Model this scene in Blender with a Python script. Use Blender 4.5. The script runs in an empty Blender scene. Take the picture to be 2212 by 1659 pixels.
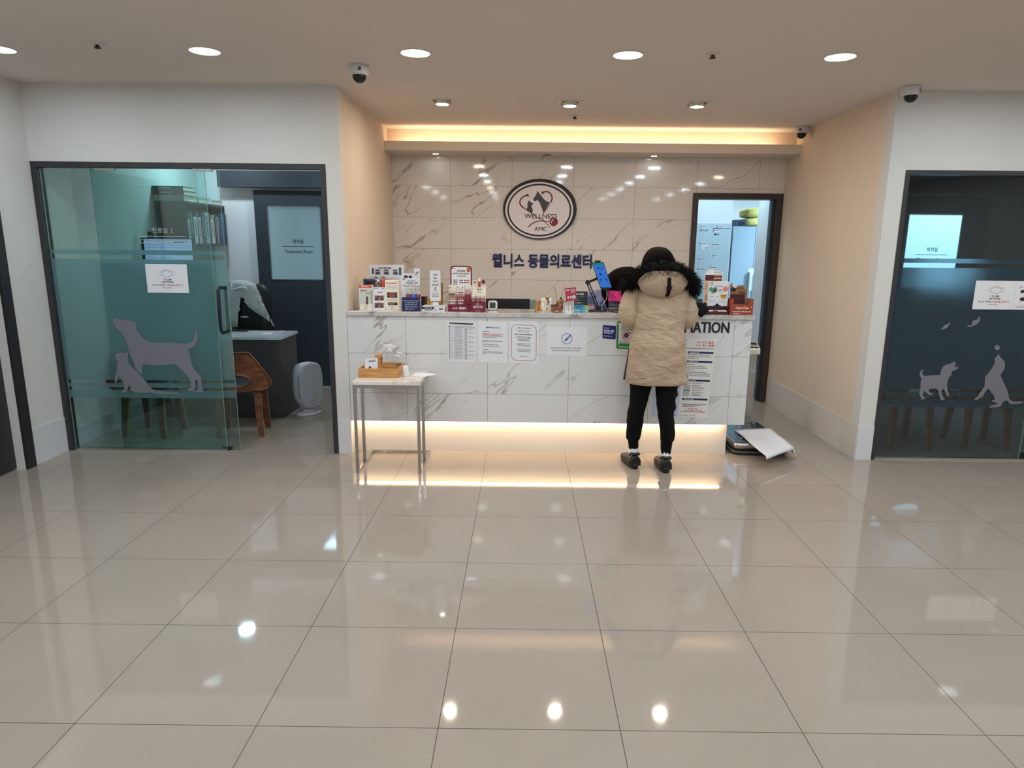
import bpy, bmesh, math, random
from mathutils import Matrix, Vector
random.seed(7)
S = bpy.context.scene
COL = S.collection
# ---------------------------------------------------------------- camera, world, exposure
F, YAW, PIT, ROL = 1470.64, 0.00358, 0.21198, 0.01042
CAM = Vector((0.26315, -1.95871, 1.5554)); DX, DY = 15.92, 18.75
_cy, _sy, _cp, _sp, _cr, _sr = math.cos(YAW), math.sin(YAW), math.cos(PIT), math.sin(PIT), math.cos(ROL), math.sin(ROL)
_fwd = Vector((-_sy*_cp, _cy*_cp, -_sp)); _rt = Vector((_cy, _sy, 0)); _up = _rt.cross(_fwd)
RT = _cr*_rt + _sr*_up; UP = -_sr*_rt + _cr*_up; FW = _fwd
cam = bpy.data.cameras.new('camera'); camo = bpy.data.objects.new('camera', cam); COL.objects.link(camo)
camo.matrix_world = Matrix(((RT.x, UP.x, -FW.x, CAM.x), (RT.y, UP.y, -FW.y, CAM.y), (RT.z, UP.z, -FW.z, CAM.z), (0, 0, 0, 1)))
cam.sensor_fit = 'HORIZONTAL'; cam.sensor_width = 36; cam.lens = 36*F/2212
cam.shift_x = -DX/2212; cam.shift_y = DY/2212; cam.clip_start = 0.02
S.camera = camo
W = bpy.data.worlds.new('world'); S.world = W; W.use_nodes = True
W.node_tree.nodes['Background'].inputs[0].default_value = (0.75, 0.85, 1, 1)
W.node_tree.nodes['Background'].inputs[1].default_value = 0.05
S.view_settings.view_transform = 'Standard'; S.view_settings.look = 'None'
S.view_settings.gamma = 1; S.view_settings.use_curve_mapping = False
S.view_settings.exposure = 0.0
COOL = (0.80, 0.92, 1.0); WARM = (1.0, 0.84, 0.66); LED = (1.0, 0.70, 0.42); TREAT = (0.58, 0.84, 1.0)
E_HALL, E_SPOT, E_COVE, E_BASE, E_TREAT, E_CONS = 106, 350, 21, 25, 17, 16

def ray(x, y): return RT*((x-1106-DX)/F) - UP*((y-829.5-DY)/F) + FW
def at(x, y, Y):
    d = ray(x, y); return CAM + d*((Y-CAM.y)/d.y)
def atz(x, y, Z):
    d = ray(x, y); return CAM + d*((Z-CAM.z)/d.z)
def atx(x, y, X):
    d = ray(x, y); return CAM + d*((X-CAM.x)/d.x)

# ---------------------------------------------------------------- materials
def lin(c):
    return tuple((v/255/12.92 if v/255 <= 0.04045 else ((v/255+0.055)/1.055)**2.4) for v in c)
MATS = {}
def mat(name, rgb, rough=0.5, metal=0.0, spec=0.5, emit=0, trans=0, alpha=1, bump=None, coat=0):
    if name in MATS: return MATS[name]
    m = bpy.data.materials.new(name); m.use_nodes = True; MATS[name] = m
    b = m.node_tree.nodes['Principled BSDF']; c = lin(rgb) + (1,)
    b.inputs['Base Color'].default_value = c; b.inputs['Roughness'].default_value = rough
    b.inputs['Metallic'].default_value = metal; b.inputs['Specular IOR Level'].default_value = spec
    b.inputs['Transmission Weight'].default_value = trans; b.inputs['Alpha'].default_value = alpha
    b.inputs['Coat Weight'].default_value = coat
    if emit: b.inputs['Emission Color'].default_value = c; b.inputs['Emission Strength'].default_value = emit
    nt = m.node_tree
    sc, st = bump or (60, 0.03)
    n = nt.nodes.new('ShaderNodeTexNoise'); n.inputs['Scale'].default_value = sc; n.inputs['Detail'].default_value = 3
    tc = nt.nodes.new('ShaderNodeTexCoord'); nt.links.new(tc.outputs['Object'], n.inputs['Vector'])
    bp = nt.nodes.new('ShaderNodeBump'); bp.inputs['Strength'].default_value = st; bp.inputs['Distance'].default_value = 0.01
    nt.links.new(n.outputs['Fac'], bp.inputs['Height']); nt.links.new(bp.outputs['Normal'], b.inputs['Normal'])
    return m
class NT:
    """small wrapper to wire node trees"""
    def __init__(s, name):
        s.m = bpy.data.materials.new(name); s.m.use_nodes = True; MATS[name] = s.m
        s.t = s.m.node_tree; s.b = s.t.nodes['Principled BSDF']; s.out = s.t.nodes['Material Output']
    def n(s, kind, ins=None, **kw):
        o = s.t.nodes.new('ShaderNode'+kind)
        for k, v in kw.items(): setattr(o, k, v)
        for k, v in (ins or {}).items():
            if isinstance(v, bpy.types.NodeSocket): s.t.links.new(v, o.inputs[k])
            else: o.inputs[k].default_value = v
        return o
    def mth(s, op, a, b=0.0, c=0.0, clamp=False):
        return s.n('Math', {0: a, 1: b, 2: c}, operation=op, use_clamp=clamp).outputs[0]
    def mix(s, f, a, b, blend='MIX'):
        o = s.n('MixRGB', {0: f}, blend_type=blend)
        for i, v in ((1, a), (2, b)):
            if isinstance(v, bpy.types.NodeSocket): s.t.links.new(v, o.inputs[i])
            else: o.inputs[i].default_value = tuple(v)+(1,)
        return o.outputs[0]
    def to(s, sock, name): s.t.links.new(sock, s.b.inputs[name])
    def ramp(s, f, a, b): return s.n('MapRange', {0: f, 1: a, 2: b, 3: 0.0, 4: 1.0}, interpolation_type='SMOOTHSTEP').outputs[0]

def marble(name, base, vein, tile=None, rough=0.05, scale=1.0, horiz=False, grout=(150, 140, 130), width=0.0065):
    N = NT(name); tc = N.n('TexCoord'); P = tc.outputs['Object']
    sx = N.n('SeparateXYZ', {0: P}); X, Y, Z = sx.outputs[0], sx.outputs[1], sx.outputs[2]
    w = 0.0; g = None
    if tile:
        x0, tx, z0, tz = tile
        u = N.mth('DIVIDE', N.mth('SUBTRACT', X, x0), tx); v = N.mth('DIVIDE', N.mth('SUBTRACT', Z, z0), tz)
        cu, cv = N.mth('FLOOR', u), N.mth('FLOOR', v)
        fu, fv = N.mth('FRACT', u), N.mth('FRACT', v)
        du = N.mth('MULTIPLY', N.mth('MINIMUM', fu, N.mth('SUBTRACT', 1.0, fu)), tx)
        dv = N.mth('MULTIPLY', N.mth('MINIMUM', fv, N.mth('SUBTRACT', 1.0, fv)), tz)
        g = N.mth('LESS_THAN', N.mth('MINIMUM', du, dv), 0.0016)
        cell = N.n('CombineXYZ', {0: cu, 1: cv, 2: 0.0})
        w = N.mth('MULTIPLY', N.n('TexWhiteNoise', {'Vector': cell.outputs[0]}, noise_dimensions='3D').outputs['Value'], 30.0)
    rt = N.n('Mapping', {0: P}); rt.inputs['Rotation'].default_value = (0, math.radians(40), 0) if not horiz else (0, 0, math.radians(35))
    mp = N.n('Mapping', {0: rt.outputs[0]}); mp.inputs['Scale'].default_value = (0.36*scale, 0.3*scale, 1.5*scale) if not horiz else (.45*scale, 2*scale, 2*scale)
    def veins(seed, sc, wd, dist):
        nz = N.n('TexNoise', {'Vector': mp.outputs[0], 'W': N.mth('ADD', w, seed) if tile else seed, 'Scale': sc, 'Detail': 5.0, 'Roughness': 0.52, 'Distortion': dist}, noise_dimensions='4D')
        d = N.mth('ABSOLUTE', N.mth('SUBTRACT', nz.outputs['Fac'], 0.5))
        return N.mth('SUBTRACT', 1.0, N.ramp(d, 0.0, wd))
    v1 = veins(1.7, 1.25, width, 0.35); v2 = veins(9.1, 2.6, width*0.8, 0.3)
    big = N.n('TexNoise', {'Vector': P, 'Scale': 2.6, 'Detail': 2.0}, noise_dimensions='3D').outputs['Fac']
    vis = N.ramp(big, 0.42, 0.66)
    vv = N.mth('ADD', N.mth('MULTIPLY', v1, N.mth('ADD', 0.26, N.mth('MULTIPLY', vis, 0.6))), N.mth('MULTIPLY', N.mth('MULTIPLY', v2, vis), 0.35), clamp=True)
    c = N.mix(vv, lin(base), lin(vein))
    cl = N.n('TexNoise', {'Vector': P, 'Scale': 1.7, 'Detail': 3.0}).outputs['Fac']
    c = N.mix(N.mth('MULTIPLY', cl, 0.12), c, lin(vein))
    if g: c = N.mix(g, c, lin(grout)); N.to(N.mth('ADD', rough, N.mth('MULTIPLY', g, 0.5)), 'Roughness')
    else: N.b.inputs['Roughness'].default_value = rough
    N.to(c, 'Base Color')
    return N.m
M_WALLTILE = marble('wall_marble_tile', (226, 220, 214), (150, 126, 112), (0.145, 0.6, 0.025, 0.3))
M_CTRTILE = marble('counter_marble_tile', (222, 222, 222), (150, 143, 138), (0.148, 0.6, 0.174, 0.3))
M_STONE = marble('counter_top_marble', (206, 200, 196), (110, 104, 104), None, 0.12, 3.2, False, width=0.05)
M_TABLETOP = marble('table_top_marble', (232, 224, 216), (170, 138, 112), None, 0.1, 3.0, True, width=0.05)
M_DESKTOP = marble('desk_top_marble', (205, 214, 222), (70, 84, 98), None, 0.15, 3.5, True, width=0.09)
def floor_mat():
    N = NT('polished_floor_tile'); P = N.n('TexCoord').outputs['Object']; s = N.n('SeparateXYZ', {0: P})
    def edge(c):
        u = N.mth('FRACT', N.mth('DIVIDE', c, 0.6)); return N.mth('MULTIPLY', N.mth('MINIMUM', u, N.mth('SUBTRACT', 1.0, u)), 0.6)
    g = N.mth('LESS_THAN', N.mth('MINIMUM', edge(s.outputs[0]), edge(s.outputs[1])), 0.0014)
    n1 = N.n('TexNoise', {'Vector': P, 'Scale': 2.2, 'Detail': 5.0}).outputs['Fac']
    n2 = N.n('TexNoise', {'Vector': P, 'Scale': 160.0, 'Detail': 2.0}).outputs['Fac']
    c = N.mix(n1, lin((150, 139, 128)), lin((162, 150, 139)))
    c = N.mix(N.mth('MULTIPLY', N.ramp(n2, 0.45, 0.7), 0.18), c, lin((180, 169, 158)))
    c = N.mix(g, c, lin((62, 52, 46)))
    N.to(c, 'Base Color'); N.to(N.mth('ADD', 0.045, N.mth('MULTIPLY', g, 0.6)), 'Roughness')
    N.b.inputs['Specular IOR Level'].default_value = 0.55
    wv = N.n('TexNoise', {'Vector': P, 'Scale': 5.0, 'Detail': 1.0}).outputs['Fac']
    bp = N.n('Bump', {'Height': wv, 'Strength': 0.012, 'Distance': 0.02}); N.to(bp.outputs[0], 'Normal')
    return N.m
M_FLOOR = floor_mat()
def glass_mat(name, tint, refl=1.0):
    N = NT(name); t = N.n('BsdfTransparent'); t.inputs[0].default_value = tuple(tint)+(1,)
    gl = N.n('BsdfGlossy'); gl.inputs['Roughness'].default_value = 0.0; gl.inputs[0].default_value = (1, 1, 1, 1)
    fc = N.n('LayerWeight', {'Blend': 0.5}).outputs['Facing']; fr = N.mth('ADD', 0.045, N.mth('MULTIPLY', N.mth('POWER', fc, 4.5), 0.85)); mx = N.n('MixShader', {0: N.mth('MULTIPLY', fr, refl), 1: t.outputs[0], 2: gl.outputs[0]})
    N.t.links.new(mx.outputs[0], N.out.inputs[0]); return N.m
M_GLASS = glass_mat('green_tinted_glass', (0.80, 0.93, 0.92)); M_GLASSD = glass_mat('shade_darkened_glass', (0.66, 0.74, 0.78)); M_ACRYL = glass_mat('clear_acrylic', (0.95, 0.96, 0.96))  # darker glass copy: gloom of the unlit right room put into its tint
M_WATERGLASS = glass_mat('clear_bottle_plastic', (0.985, 0.985, 0.99), 1.0)
def film_mat(name, clear, body, rough=0.55):
    N = NT(name)
    t = N.n('BsdfTransparent'); t.inputs[0].default_value = tuple(clear)+(1,)
    tr = N.n('BsdfTranslucent'); tr.inputs[0].default_value = tuple(v*.8 for v in body)+(1,)
    df = N.n('BsdfDiffuse'); df.inputs[0].default_value = tuple(v*0.16 for v in body)+(1,)
    a = N.n('AddShader', {0: tr.outputs[0], 1: df.outputs[0]})
    rf = N.n('BsdfRefraction', {'Roughness': rough, 'IOR': 1.12}); rf.inputs[0].default_value = tuple(clear)+(1,)
    t2 = N.n('MixShader', {0: 0.82, 1: t.outputs[0], 2: rf.outputs[0]})
    mx = N.n('MixShader', {0: 0.5, 1: t2.outputs[0], 2: a.outputs[0]})
    N.t.links.new(mx.outputs[0], N.out.inputs[0]); return N.m
M_FILM = film_mat('frosted_film', (0.58, 0.68, 0.74), (0.28, 0.38, 0.45)); M_FILML = film_mat('lit_frosted_film', (0.62, 0.74, 0.76), (0.42, 0.57, 0.59))  # second film copy brighter and greener: left room's light put into its colour
def plaster(name, rgb):
    return mat(name, rgb, 0.75, spec=0.25, bump=(350, 0.05))
M_WALL = plaster('white_wallpaper', (214, 212, 208)); M_CEIL = plaster('white_ceiling_paint', (222, 211, 201))
M_ALC = plaster('cream_wallpaper', (220, 204, 186)); M_BASEB = mat('white_skirting_stone', (214, 214, 218), 0.35)
M_COOLWALL = plaster('treatment_room_paint', (222, 226, 230))
M_FRAME = mat('dark_grey_steel_frame', (52, 50, 53), 0.45, spec=0.4); M_BROWNFRAME = mat('dark_brown_frame', (58, 48, 44), 0.45)
M_NAVYDOOR = mat('charcoal_navy_door', (48, 56, 66), 0.5); M_BLACKDOOR = mat('black_door_paint', (38, 38, 40), 0.5)
M_GEDGE = mat('green_glass_edge', (150, 178, 166), 0.2); M_CHROME = mat('chrome', (192, 192, 194), 0.09, 1.0, bump=(30, 0.06))
M_STEEL = mat('brushed_steel', (190, 188, 184), 0.28, 1.0); M_BLACK = mat('black_plastic', (20, 20, 22), 0.4)
M_WHITE = mat('white_plastic', (228, 228, 230), 0.35); M_PAPER = mat('white_paper', (226, 226, 230), 0.7)
M_INK = mat('black_ink', (26, 26, 32), 0.6); M_NAVY = mat('navy_ink', (28, 34, 92), 0.5); M_RED = mat('red_ink', (192, 44, 50), 0.5)
M_GREY = mat('grey_ink', (120, 120, 128), 0.6); M_LGREY = mat('light_grey_ink', (176, 177, 182), 0.6)
M_CREAM = mat('cream_card', (238, 230, 212), 0.6); M_BURG = mat('burgundy_card', (120, 26, 44), 0.45); M_BLUEINK = mat('blue_ink', (60, 100, 170), 0.5)
M_DECAL = mat('frosted_white_sticker', (116, 116, 125), 0.6); M_SKIN = mat('skin', (214, 168, 142), 0.5)
M_GOLD = mat('gold_tin_metal', (202, 156, 62), 0.3, 0.85); M_GREEN = mat('green_ink', (40, 140, 50), 0.5)
def emis(name, col, st):
    N = NT(name); e = N.n('Emission'); e.inputs[0].default_value = tuple(col)+(1,); e.inputs[1].default_value = st
    N.t.links.new(e.outputs[0], N.out.inputs[0]); return N.m
def wood(name, a, b, sc=10, rough=0.4, axis='X'):
    N = NT(name); P = N.n('TexCoord').outputs['Object']; mp = N.n('Mapping', {0: P})
    mp.inputs['Scale'].default_value = {'X': (0.6, 6, 6), 'Z': (6, 6, 0.6)}[axis]
    n = N.n('TexNoise', {'Vector': mp.outputs[0], 'Scale': sc, 'Detail': 6.0, 'Distortion': 0.4}).outputs['Fac']
    N.to(N.mix(N.ramp(n, 0.3, 0.7), lin(a), lin(b)), 'Base Color'); N.b.inputs['Roughness'].default_value = rough; return N.m
M_BAMBOO = wood('bamboo_wood', (176, 122, 66), (206, 154, 94)); M_WALNUT = wood('walnut_plywood', (84, 44, 24), (124, 70, 40), 6)
M_PLYEDGE = wood('plywood_edge', (176, 140, 92), (198, 166, 116), 14, 0.5, 'Z')

# ---------------------------------------------------------------- mesh builder
_TXT = {}
def text_mesh(s, bold=0.0):
    k = (s, bold)
    if k not in _TXT:
        cu = bpy.data.curves.new('lettering', 'FONT'); cu.body = s; cu.resolution_u = 3; cu.offset = bold; cu.fill_mode = 'FRONT'
        ob = bpy.data.objects.new('lettering', cu); me = ob.to_mesh()
        vs = [(v.co.x, v.co.y) for v in me.vertices]; fs = [tuple(p.vertices) for p in me.polygons]
        ob.to_mesh_clear(); bpy.data.objects.remove(ob); bpy.data.curves.remove(cu)
        x0, x1 = min(v[0] for v in vs), max(v[0] for v in vs); y0, y1 = min(v[1] for v in vs), max(v[1] for v in vs)
        _TXT[k] = ([(x-x0, y-y0) for x, y in vs], fs, x1-x0, y1-y0)
    return _TXT[k]
class MB:
    def __init__(s): s.v = []; s.f = []; s.fm = []; s.fs = []; s.ms = []; s.M = None
    def mi(s, m):
        if m not in s.ms: s.ms.append(m)
        return s.ms.index(m)
    def pts(s, ps):
        i = len(s.v)
        for p in ps:
            p = Vector(p)
            s.v.append(tuple(s.M @ p if s.M else p))
        return i
    def face(s, idx, m, smooth=False): s.f.append(tuple(idx)); s.fm.append(s.mi(m)); s.fs.append(smooth)
    def poly(s, ps, m, smooth=False):
        i = s.pts(ps); s.face(range(i, i+len(ps)), m, smooth)
    def box(s, x0, x1, y0, y1, z0, z1, m, mf=None):
        x0, x1 = sorted((x0, x1)); y0, y1 = sorted((y0, y1)); z0, z1 = sorted((z0, z1))
        i = s.pts([(x0, y0, z0), (x1, y0, z0), (x1, y1, z0), (x0, y1, z0), (x0, y0, z1), (x1, y0, z1), (x1, y1, z1), (x0, y1, z1)])
        for k, q in enumerate(((0, 3, 2, 1), (4, 5, 6, 7), (0, 1, 5, 4), (1, 2, 6, 5), (2, 3, 7, 6), (3, 0, 4, 7))):
            s.face([i+j for j in q], mf if (mf and k == 2) else m)
        return s
    def loft(s, rings, m, cap0=True, cap1=True, closed=True, smooth=True):
        n = len(rings[0]); ids = [s.pts(r) for r in rings]
        for a, b in zip(ids, ids[1:]):
            for k in range(n if closed else n-1):
                k2 = (k+1) % n; s.face((a+k, a+k2, b+k2, b+k), m, smooth)
        if cap0: s.face([ids[0]+k for k in reversed(range(n))], m)
        if cap1: s.face([ids[-1]+k for k in range(n)], m)
        return s
    def cyl(s, p0, p1, r0, r1=None, m=None, n=20, smooth=True, caps=True):
        r1 = r0 if r1 is None else r1
        return s.tube([p0, p1], [r0, r1], m, n, caps, smooth)
    def tube(s, path, rads, m, n=10, caps=True, smooth=True, flat=None):
        path = [Vector(p) for p in path]
        if not isinstance(rads, (list, tuple)): rads = [rads]*len(path)
        rings = []; ref = None
        for i, p in enumerate(path):
            d = (path[min(i+1, len(path)-1)] - path[max(i-1, 0)]).normalized()
            if ref is None: ref = Vector((0, 0, 1)) if abs(d.z) < 0.9 else Vector((1, 0, 0))
            a = d.cross(ref).normalized(); b = a.cross(d).normalized(); ref = b
            fl = flat or (1, 1)
            rings.append([p + a*(rads[i]*fl[0]*math.cos(2*math.pi*k/n)) + b*(rads[i]*fl[1]*math.sin(2*math.pi*k/n)) for k in range(n)])
        return s.loft(rings, m, caps, caps, True, smooth)
    def bar(s, path, w, m):   # square section bar along axis aligned or oblique path
        for a, b in zip(path, path[1:]):
            a, b = Vector(a), Vector(b); d = (b-a).normalized(); r = Vector((0, 0, 1)) if abs(d.z) < 0.9 else Vector((0, 1, 0))
            u = d.cross(r).normalized()*(w/2); v = u.cross(d).normalized()*(w/2)
            a = a - d*(w/2); b = b + d*(w/2)
            s.loft([[a+u+v, a-u+v, a-u-v, a+u-v], [b+u+v, b-u+v, b-u-v, b+u-v]], m, smooth=False)
        return s
    def lathe(s, c, prof, m, n=28, smooth=True, caps=True, sx=1, sy=1):
        c = Vector(c)
        return s.loft([[c + Vector((r*sx*math.cos(2*math.pi*k/n), r*sy*math.sin(2*math.pi*k/n), z)) for k in range(n)] for r, z in prof], m, caps, caps, True, smooth)
    def prism(s, ps, d, m, mside=None):
        """polygon ps (concave allowed) extruded by vector d; caps are one face each"""
        ps = [Vector(p) for p in ps]; d = Vector(d); n = len(ps)
        nrm = Vector((0, 0, 0))
        for k in range(n): nrm += ps[k].cross(ps[(k+1) % n])
        if nrm.dot(d) > 0: ps = ps[::-1]
        i = s.pts(ps); j = s.pts([p+d for p in ps])
        s.face(range(i, i+n), m); s.face([j+k for k in reversed(range(n))], m)
        for k in range(n): s.face((i+(k+1) % n, i+k, j+k, j+(k+1) % n), mside or m)
        return s
    def ball(s, c, r, m, n=16, sc=(1, 1, 1)):
        c = Vector(c); pr = []
        for k in range(n//2+1):
            t = -math.pi/2 + math.pi*k/(n//2); pr.append((max(1e-4, math.cos(t))*r, math.sin(t)*r))
        return s.loft([[c+Vector((a*sc[0]*math.cos(2*math.pi*q/n), a*sc[1]*math.sin(2*math.pi*q/n), z*sc[2])) for q in range(n)] for a, z in pr], m)
    def build(s, name, parent=None, origin=None, bevel=0, sub=0, remesh=0):
        if parent is not None and origin is None: origin = world(parent)
        o3 = Vector(origin or (0, 0, 0))
        me = bpy.data.meshes.new(name); me.from_pydata([tuple(Vector(p)-o3) for p in s.v], [], s.f)
        for m in s.ms: me.materials.append(m)
        me.polygons.foreach_set('material_index', s.fm); me.polygons.foreach_set('use_smooth', s.fs); me.update()
        ob = bpy.data.objects.new(name, me); COL.objects.link(ob)
        if parent is not None: ob.parent = parent; ob.location = o3 - world(parent)
        else: ob.location = o3
        if remesh: md = ob.modifiers.new('remesh', 'REMESH'); md.mode = 'VOXEL'; md.voxel_size = remesh; md.use_smooth_shade = True
        if bevel: md = ob.modifiers.new('bevel', 'BEVEL'); md.width = bevel; md.segments = 2; md.limit_method = 'ANGLE'; md.angle_limit = 0.7
        if sub: md = ob.modifiers.new('sub', 'SUBSURF'); md.levels = sub; md.render_levels = sub
        return ob
def world(o):
    l = Vector(o.location)
    while o.parent: o = o.parent; l = l + Vector(o.location)
    return l
class Face:
    """flat printed area: unit coordinates (0..W, 0..H; v down) between three corners, printed in thin layers"""
    def __init__(s, mb, tl, tr, bl, W_, H_):
        s.mb = mb; s.o = Vector(tl); s.u = (Vector(tr)-s.o)/W_; s.w = (Vector(bl)-s.o)/H_; s.W = W_; s.H = H_
        s.n = s.w.cross(s.u).normalized(); s.k = 1
        if s.n.dot(CAM - s.o) < 0: s.n = -s.n
    def p(s, u, v, k=None): return s.o + s.u*u + s.w*v + s.n*(0.0005*(s.k if k is None else k))
    def rect(s, u0, v0, u1, v1, m, k=None): s.mb.poly([s.p(u0, v1, k), s.p(u1, v1, k), s.p(u1, v0, k), s.p(u0, v0, k)], m); return s
    def poly(s, ps, m, k=None): s.mb.poly([s.p(a, b, k) for a, b in ps], m); return s
    def ell(s, cu, cv, ru, rv, m, k=None, n=28): return s.poly([(cu+ru*math.cos(2*math.pi*i/n), cv-rv*math.sin(2*math.pi*i/n)) for i in range(n)], m, k)
    def ring(s, cu, cv, ru, rv, t, m, k=None, n=40):
        for i in range(n):
            a, b = 2*math.pi*i/n, 2*math.pi*(i+1)/n
            s.poly([(cu+ru*math.cos(a), cv-rv*math.sin(a)), (cu+ru*math.cos(b), cv-rv*math.sin(b)), (cu+(ru-t)*math.cos(b), cv-(rv-t)*math.sin(b)), (cu+(ru-t)*math.cos(a), cv-(rv-t)*math.sin(a))], m, k)
        return s
    def line(s, pts, wd, m, k=None):
        L = []; R = []; n = len(pts)
        for i, (x, y) in enumerate(pts):
            a = pts[max(i-1, 0)]; b = pts[min(i+1, n-1)]; dx, dy = b[0]-a[0], b[1]-a[1]; l = math.hypot(dx, dy) or 1
            w = wd[i] if isinstance(wd, (list, tuple)) else wd
            L.append((x-dy/l*w/2, y+dx/l*w/2)); R.append((x+dy/l*w/2, y-dx/l*w/2))
        for i in range(n-1): s.poly([L[i], L[i+1], R[i+1], R[i]], m, k)
        return s
    def rrect(s, u0, v0, u1, v1, r, m, k=None, n=6):
        ps = []
        for cx, cy, a0 in ((u1-r, v0+r, 90), (u0+r, v0+r, 180), (u0+r, v1-r, 270), (u1-r, v1-r, 0)):
            for i in range(n+1):
                a = math.radians(a0+ (90*i/n)); ps.append((cx+r*math.cos(a), cy-r*math.sin(a)))
        return s.poly(ps, m, k)
    def text(s, t, u0, v0, u1, v1, m, bold=0.0, k=None, fit=True):
        vs, fs, w, h = text_mesh(t, bold); a = (u1-u0)/w; b = (v1-v0)/h
        if not fit:
            a = min(a*s.u.length, b*s.w.length)/s.u.length; b = a*s.u.length/s.w.length
        cu, cv = (u0+u1)/2-a*w/2, (v0+v1)/2+b*h/2
        i = s.mb.pts([s.p(cu+x*a, cv-y*b, k) for x, y in vs])
        for f in fs: s.mb.face([i+j for j in f], m)
        return s
    def greek(s, u0, v0, u1, v1, m, k=None, seed=0):
        """an unreadable line of small print, as word-length strokes"""
        r = random.Random(seed*77+int(v0*13)+int(u0*7)); h = v1-v0; x = u0
        while x < u1:
            w = h*(1.2+2.6*r.random()); e = min(u1, x+w)
            s.rect(x, v0+h*0.15*r.random(), e, v1-h*0.15*r.random(), m, k); x = e+h*0.55
        return s
def empty(name, loc):
    o = bpy.data.objects.new(name, None); COL.objects.link(o); o.location = loc; o.empty_display_size = 0.1; return o
def tag(o, label, cat, group=None):
    o['label'] = label; o['category'] = cat
    if group: o['group'] = group
    return o
def thing(name, loc, label, cat, group=None): return tag(empty(name, loc), label, cat, group)
def struct(o, label=None, cat=None):
    o['kind'] = 'structure'
    if label: o['label'] = label; o['category'] = cat
    return o
def copy_tree(o, parent=None):
    c = o.copy(); COL.objects.link(c)
    if parent is not None: c.parent = parent
    for ch in [x for x in o.children]: copy_tree(ch, c)
    return c
def one(mb, name, label, cat, group=None, **kw): return tag(mb.build(name, **kw), label, cat, group)
# ---------------------------------------------------------------- room shell
H = 2.612; XL, XR = -3.185, 6.5; YF = 3.0; AX0, AX1 = -1.02, 2.793; YB = 4.95; YC = 5.5; YT = 9.0; YR = -6.0
def sbox(name, m, b, label=None, cat='wall', parent=None):
    mb = MB()
    for q in (b if isinstance(b[0], (tuple, list)) else [b]): mb.box(*q, m)
    return struct(mb.build(name, parent), label, cat)
sbox('floor', M_FLOOR, (XL-.2, XR+.2, YR-.2, YT+.2, -0.12, 0), 'glossy beige stone floor tiles across the whole hall', 'floor')
sbox('ceiling', M_CEIL, (XL-.2, XR+.2, YR-.2, YT+.2, H, H+.12), 'flat cream painted ceiling with recessed lamps', 'ceiling')
sbox('wall_left', M_WALL, [(XL-.12, XL, 2.545, YT, 0, H), (XL-.12, XL, YR, 1.5, 0, H), (XL-.12, XL, 1.5, 2.545, 2.11, H)], 'white side wall at the left edge', 'wall')
sbox('wall_right', M_WALL, (XR, XR+.12, YR, YT, 0, H), 'white side wall of the hall far to the right', 'wall')
sbox('wall_rear', M_WALL, (XL, XR, YR-.12, YR, 0, H), 'white wall at the rear of the hall', 'wall')
sbox('wall_far', M_COOLWALL, (XL, XR, YT, YT+.12, 0, H), 'pale wall at the far end of the treatment room', 'wall')
FT = 2.10   # top of the glazed fronts
sbox('wall_front_left', M_WALL, [(XL, -1.122, YF, YF+.11, FT, H), (-1.122, AX0, YF, YF+.11, 0, H)], 'white wall over the left glass front', 'wall')
sbox('wall_front_right', M_WALL, [(2.912, XR, YF, YF+.11, FT, H), (AX1, 2.912, YF, YF+.11, 0, H)], 'white wall over the right glass front', 'wall')
sbox('wall_alcove_left', M_ALC, (-1.14, AX0, YF+.11, YC+.1, 0, H), 'cream side wall left of the reception alcove', 'wall')
sbox('wall_treatment_side', M_COOLWALL, (AX1, 2.915, YB+.12, YC+.1, 0, H), 'short pale wall just inside the doorway on the right', 'wall')
sbox('wall_alcove_right', M_ALC, (AX1, 2.915, YF+.11, YB+.12, 0, H), 'cream side wall right of the reception alcove', 'wall')
DX0, DX1, DZ = 1.912, AX1, 2.08
sbox('wall_back', M_WALLTILE, [(AX0, DX0, YB, YB+.12, 0, 2.42), (DX0, DX1, YB, YB+.12, DZ, 2.42)], 'marble tiled back wall behind the reception', 'wall')
# bulkhead with the light cove above it
mb = MB(); mb.box(AX0, AX1, 4.60, 4.62, 2.42, 2.485, M_CEIL); mb.box(AX0, AX1, 4.60, YB+.12, 2.405, 2.42, M_CEIL); mb.box(AX0, AX1, 4.735, YB+.12, 2.42, H, M_ALC)
struct(mb.build('trim_1'), 'cream bulkhead shelf hiding the warm light cove above the tiled wall', 'trim')
M_LEDS = emis('cove_led_light', (1.0, .75, .49), E_COVE); M_LEDB = emis('counter_led_light', LED, E_BASE)
mb = MB(); mb.box(AX0+.12, AX1-.22, 4.655, 4.675, 2.421, 2.436, M_LEDS)
one(mb, 'led_strip', 'warm LED strip lying in the cove on top of the bulkhead', 'light strip')
sbox('wall_back_left', M_COOLWALL, [(XL, -2.60, YC, YC+.1, 0, H), (-2.60, -1.70, YC, YC+.1, 2.10, H), (-1.70, -1.14, YC, YC+.1, 0, H)], 'pale back wall of the left consulting room', 'wall')
M_DARKROOM = plaster('shade_darkened_wall', (84, 86, 90))  # shade of the unlit room put into a darker wall colour
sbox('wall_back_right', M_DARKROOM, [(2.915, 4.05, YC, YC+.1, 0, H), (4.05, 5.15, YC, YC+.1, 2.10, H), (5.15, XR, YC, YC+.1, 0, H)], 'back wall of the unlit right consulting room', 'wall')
BB = .262
sbox('baseboard_left', M_BASEB, (XL, XL+.006, 2.632, YF-.004, 0, BB), 'tall white stone skirting on the left side wall', 'baseboard')
sbox('baseboard_consult_left', M_BASEB, (XL, XL+.008, YF+.08, YC, 0, .15), 'white skirting inside the left consulting room', 'baseboard')
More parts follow.
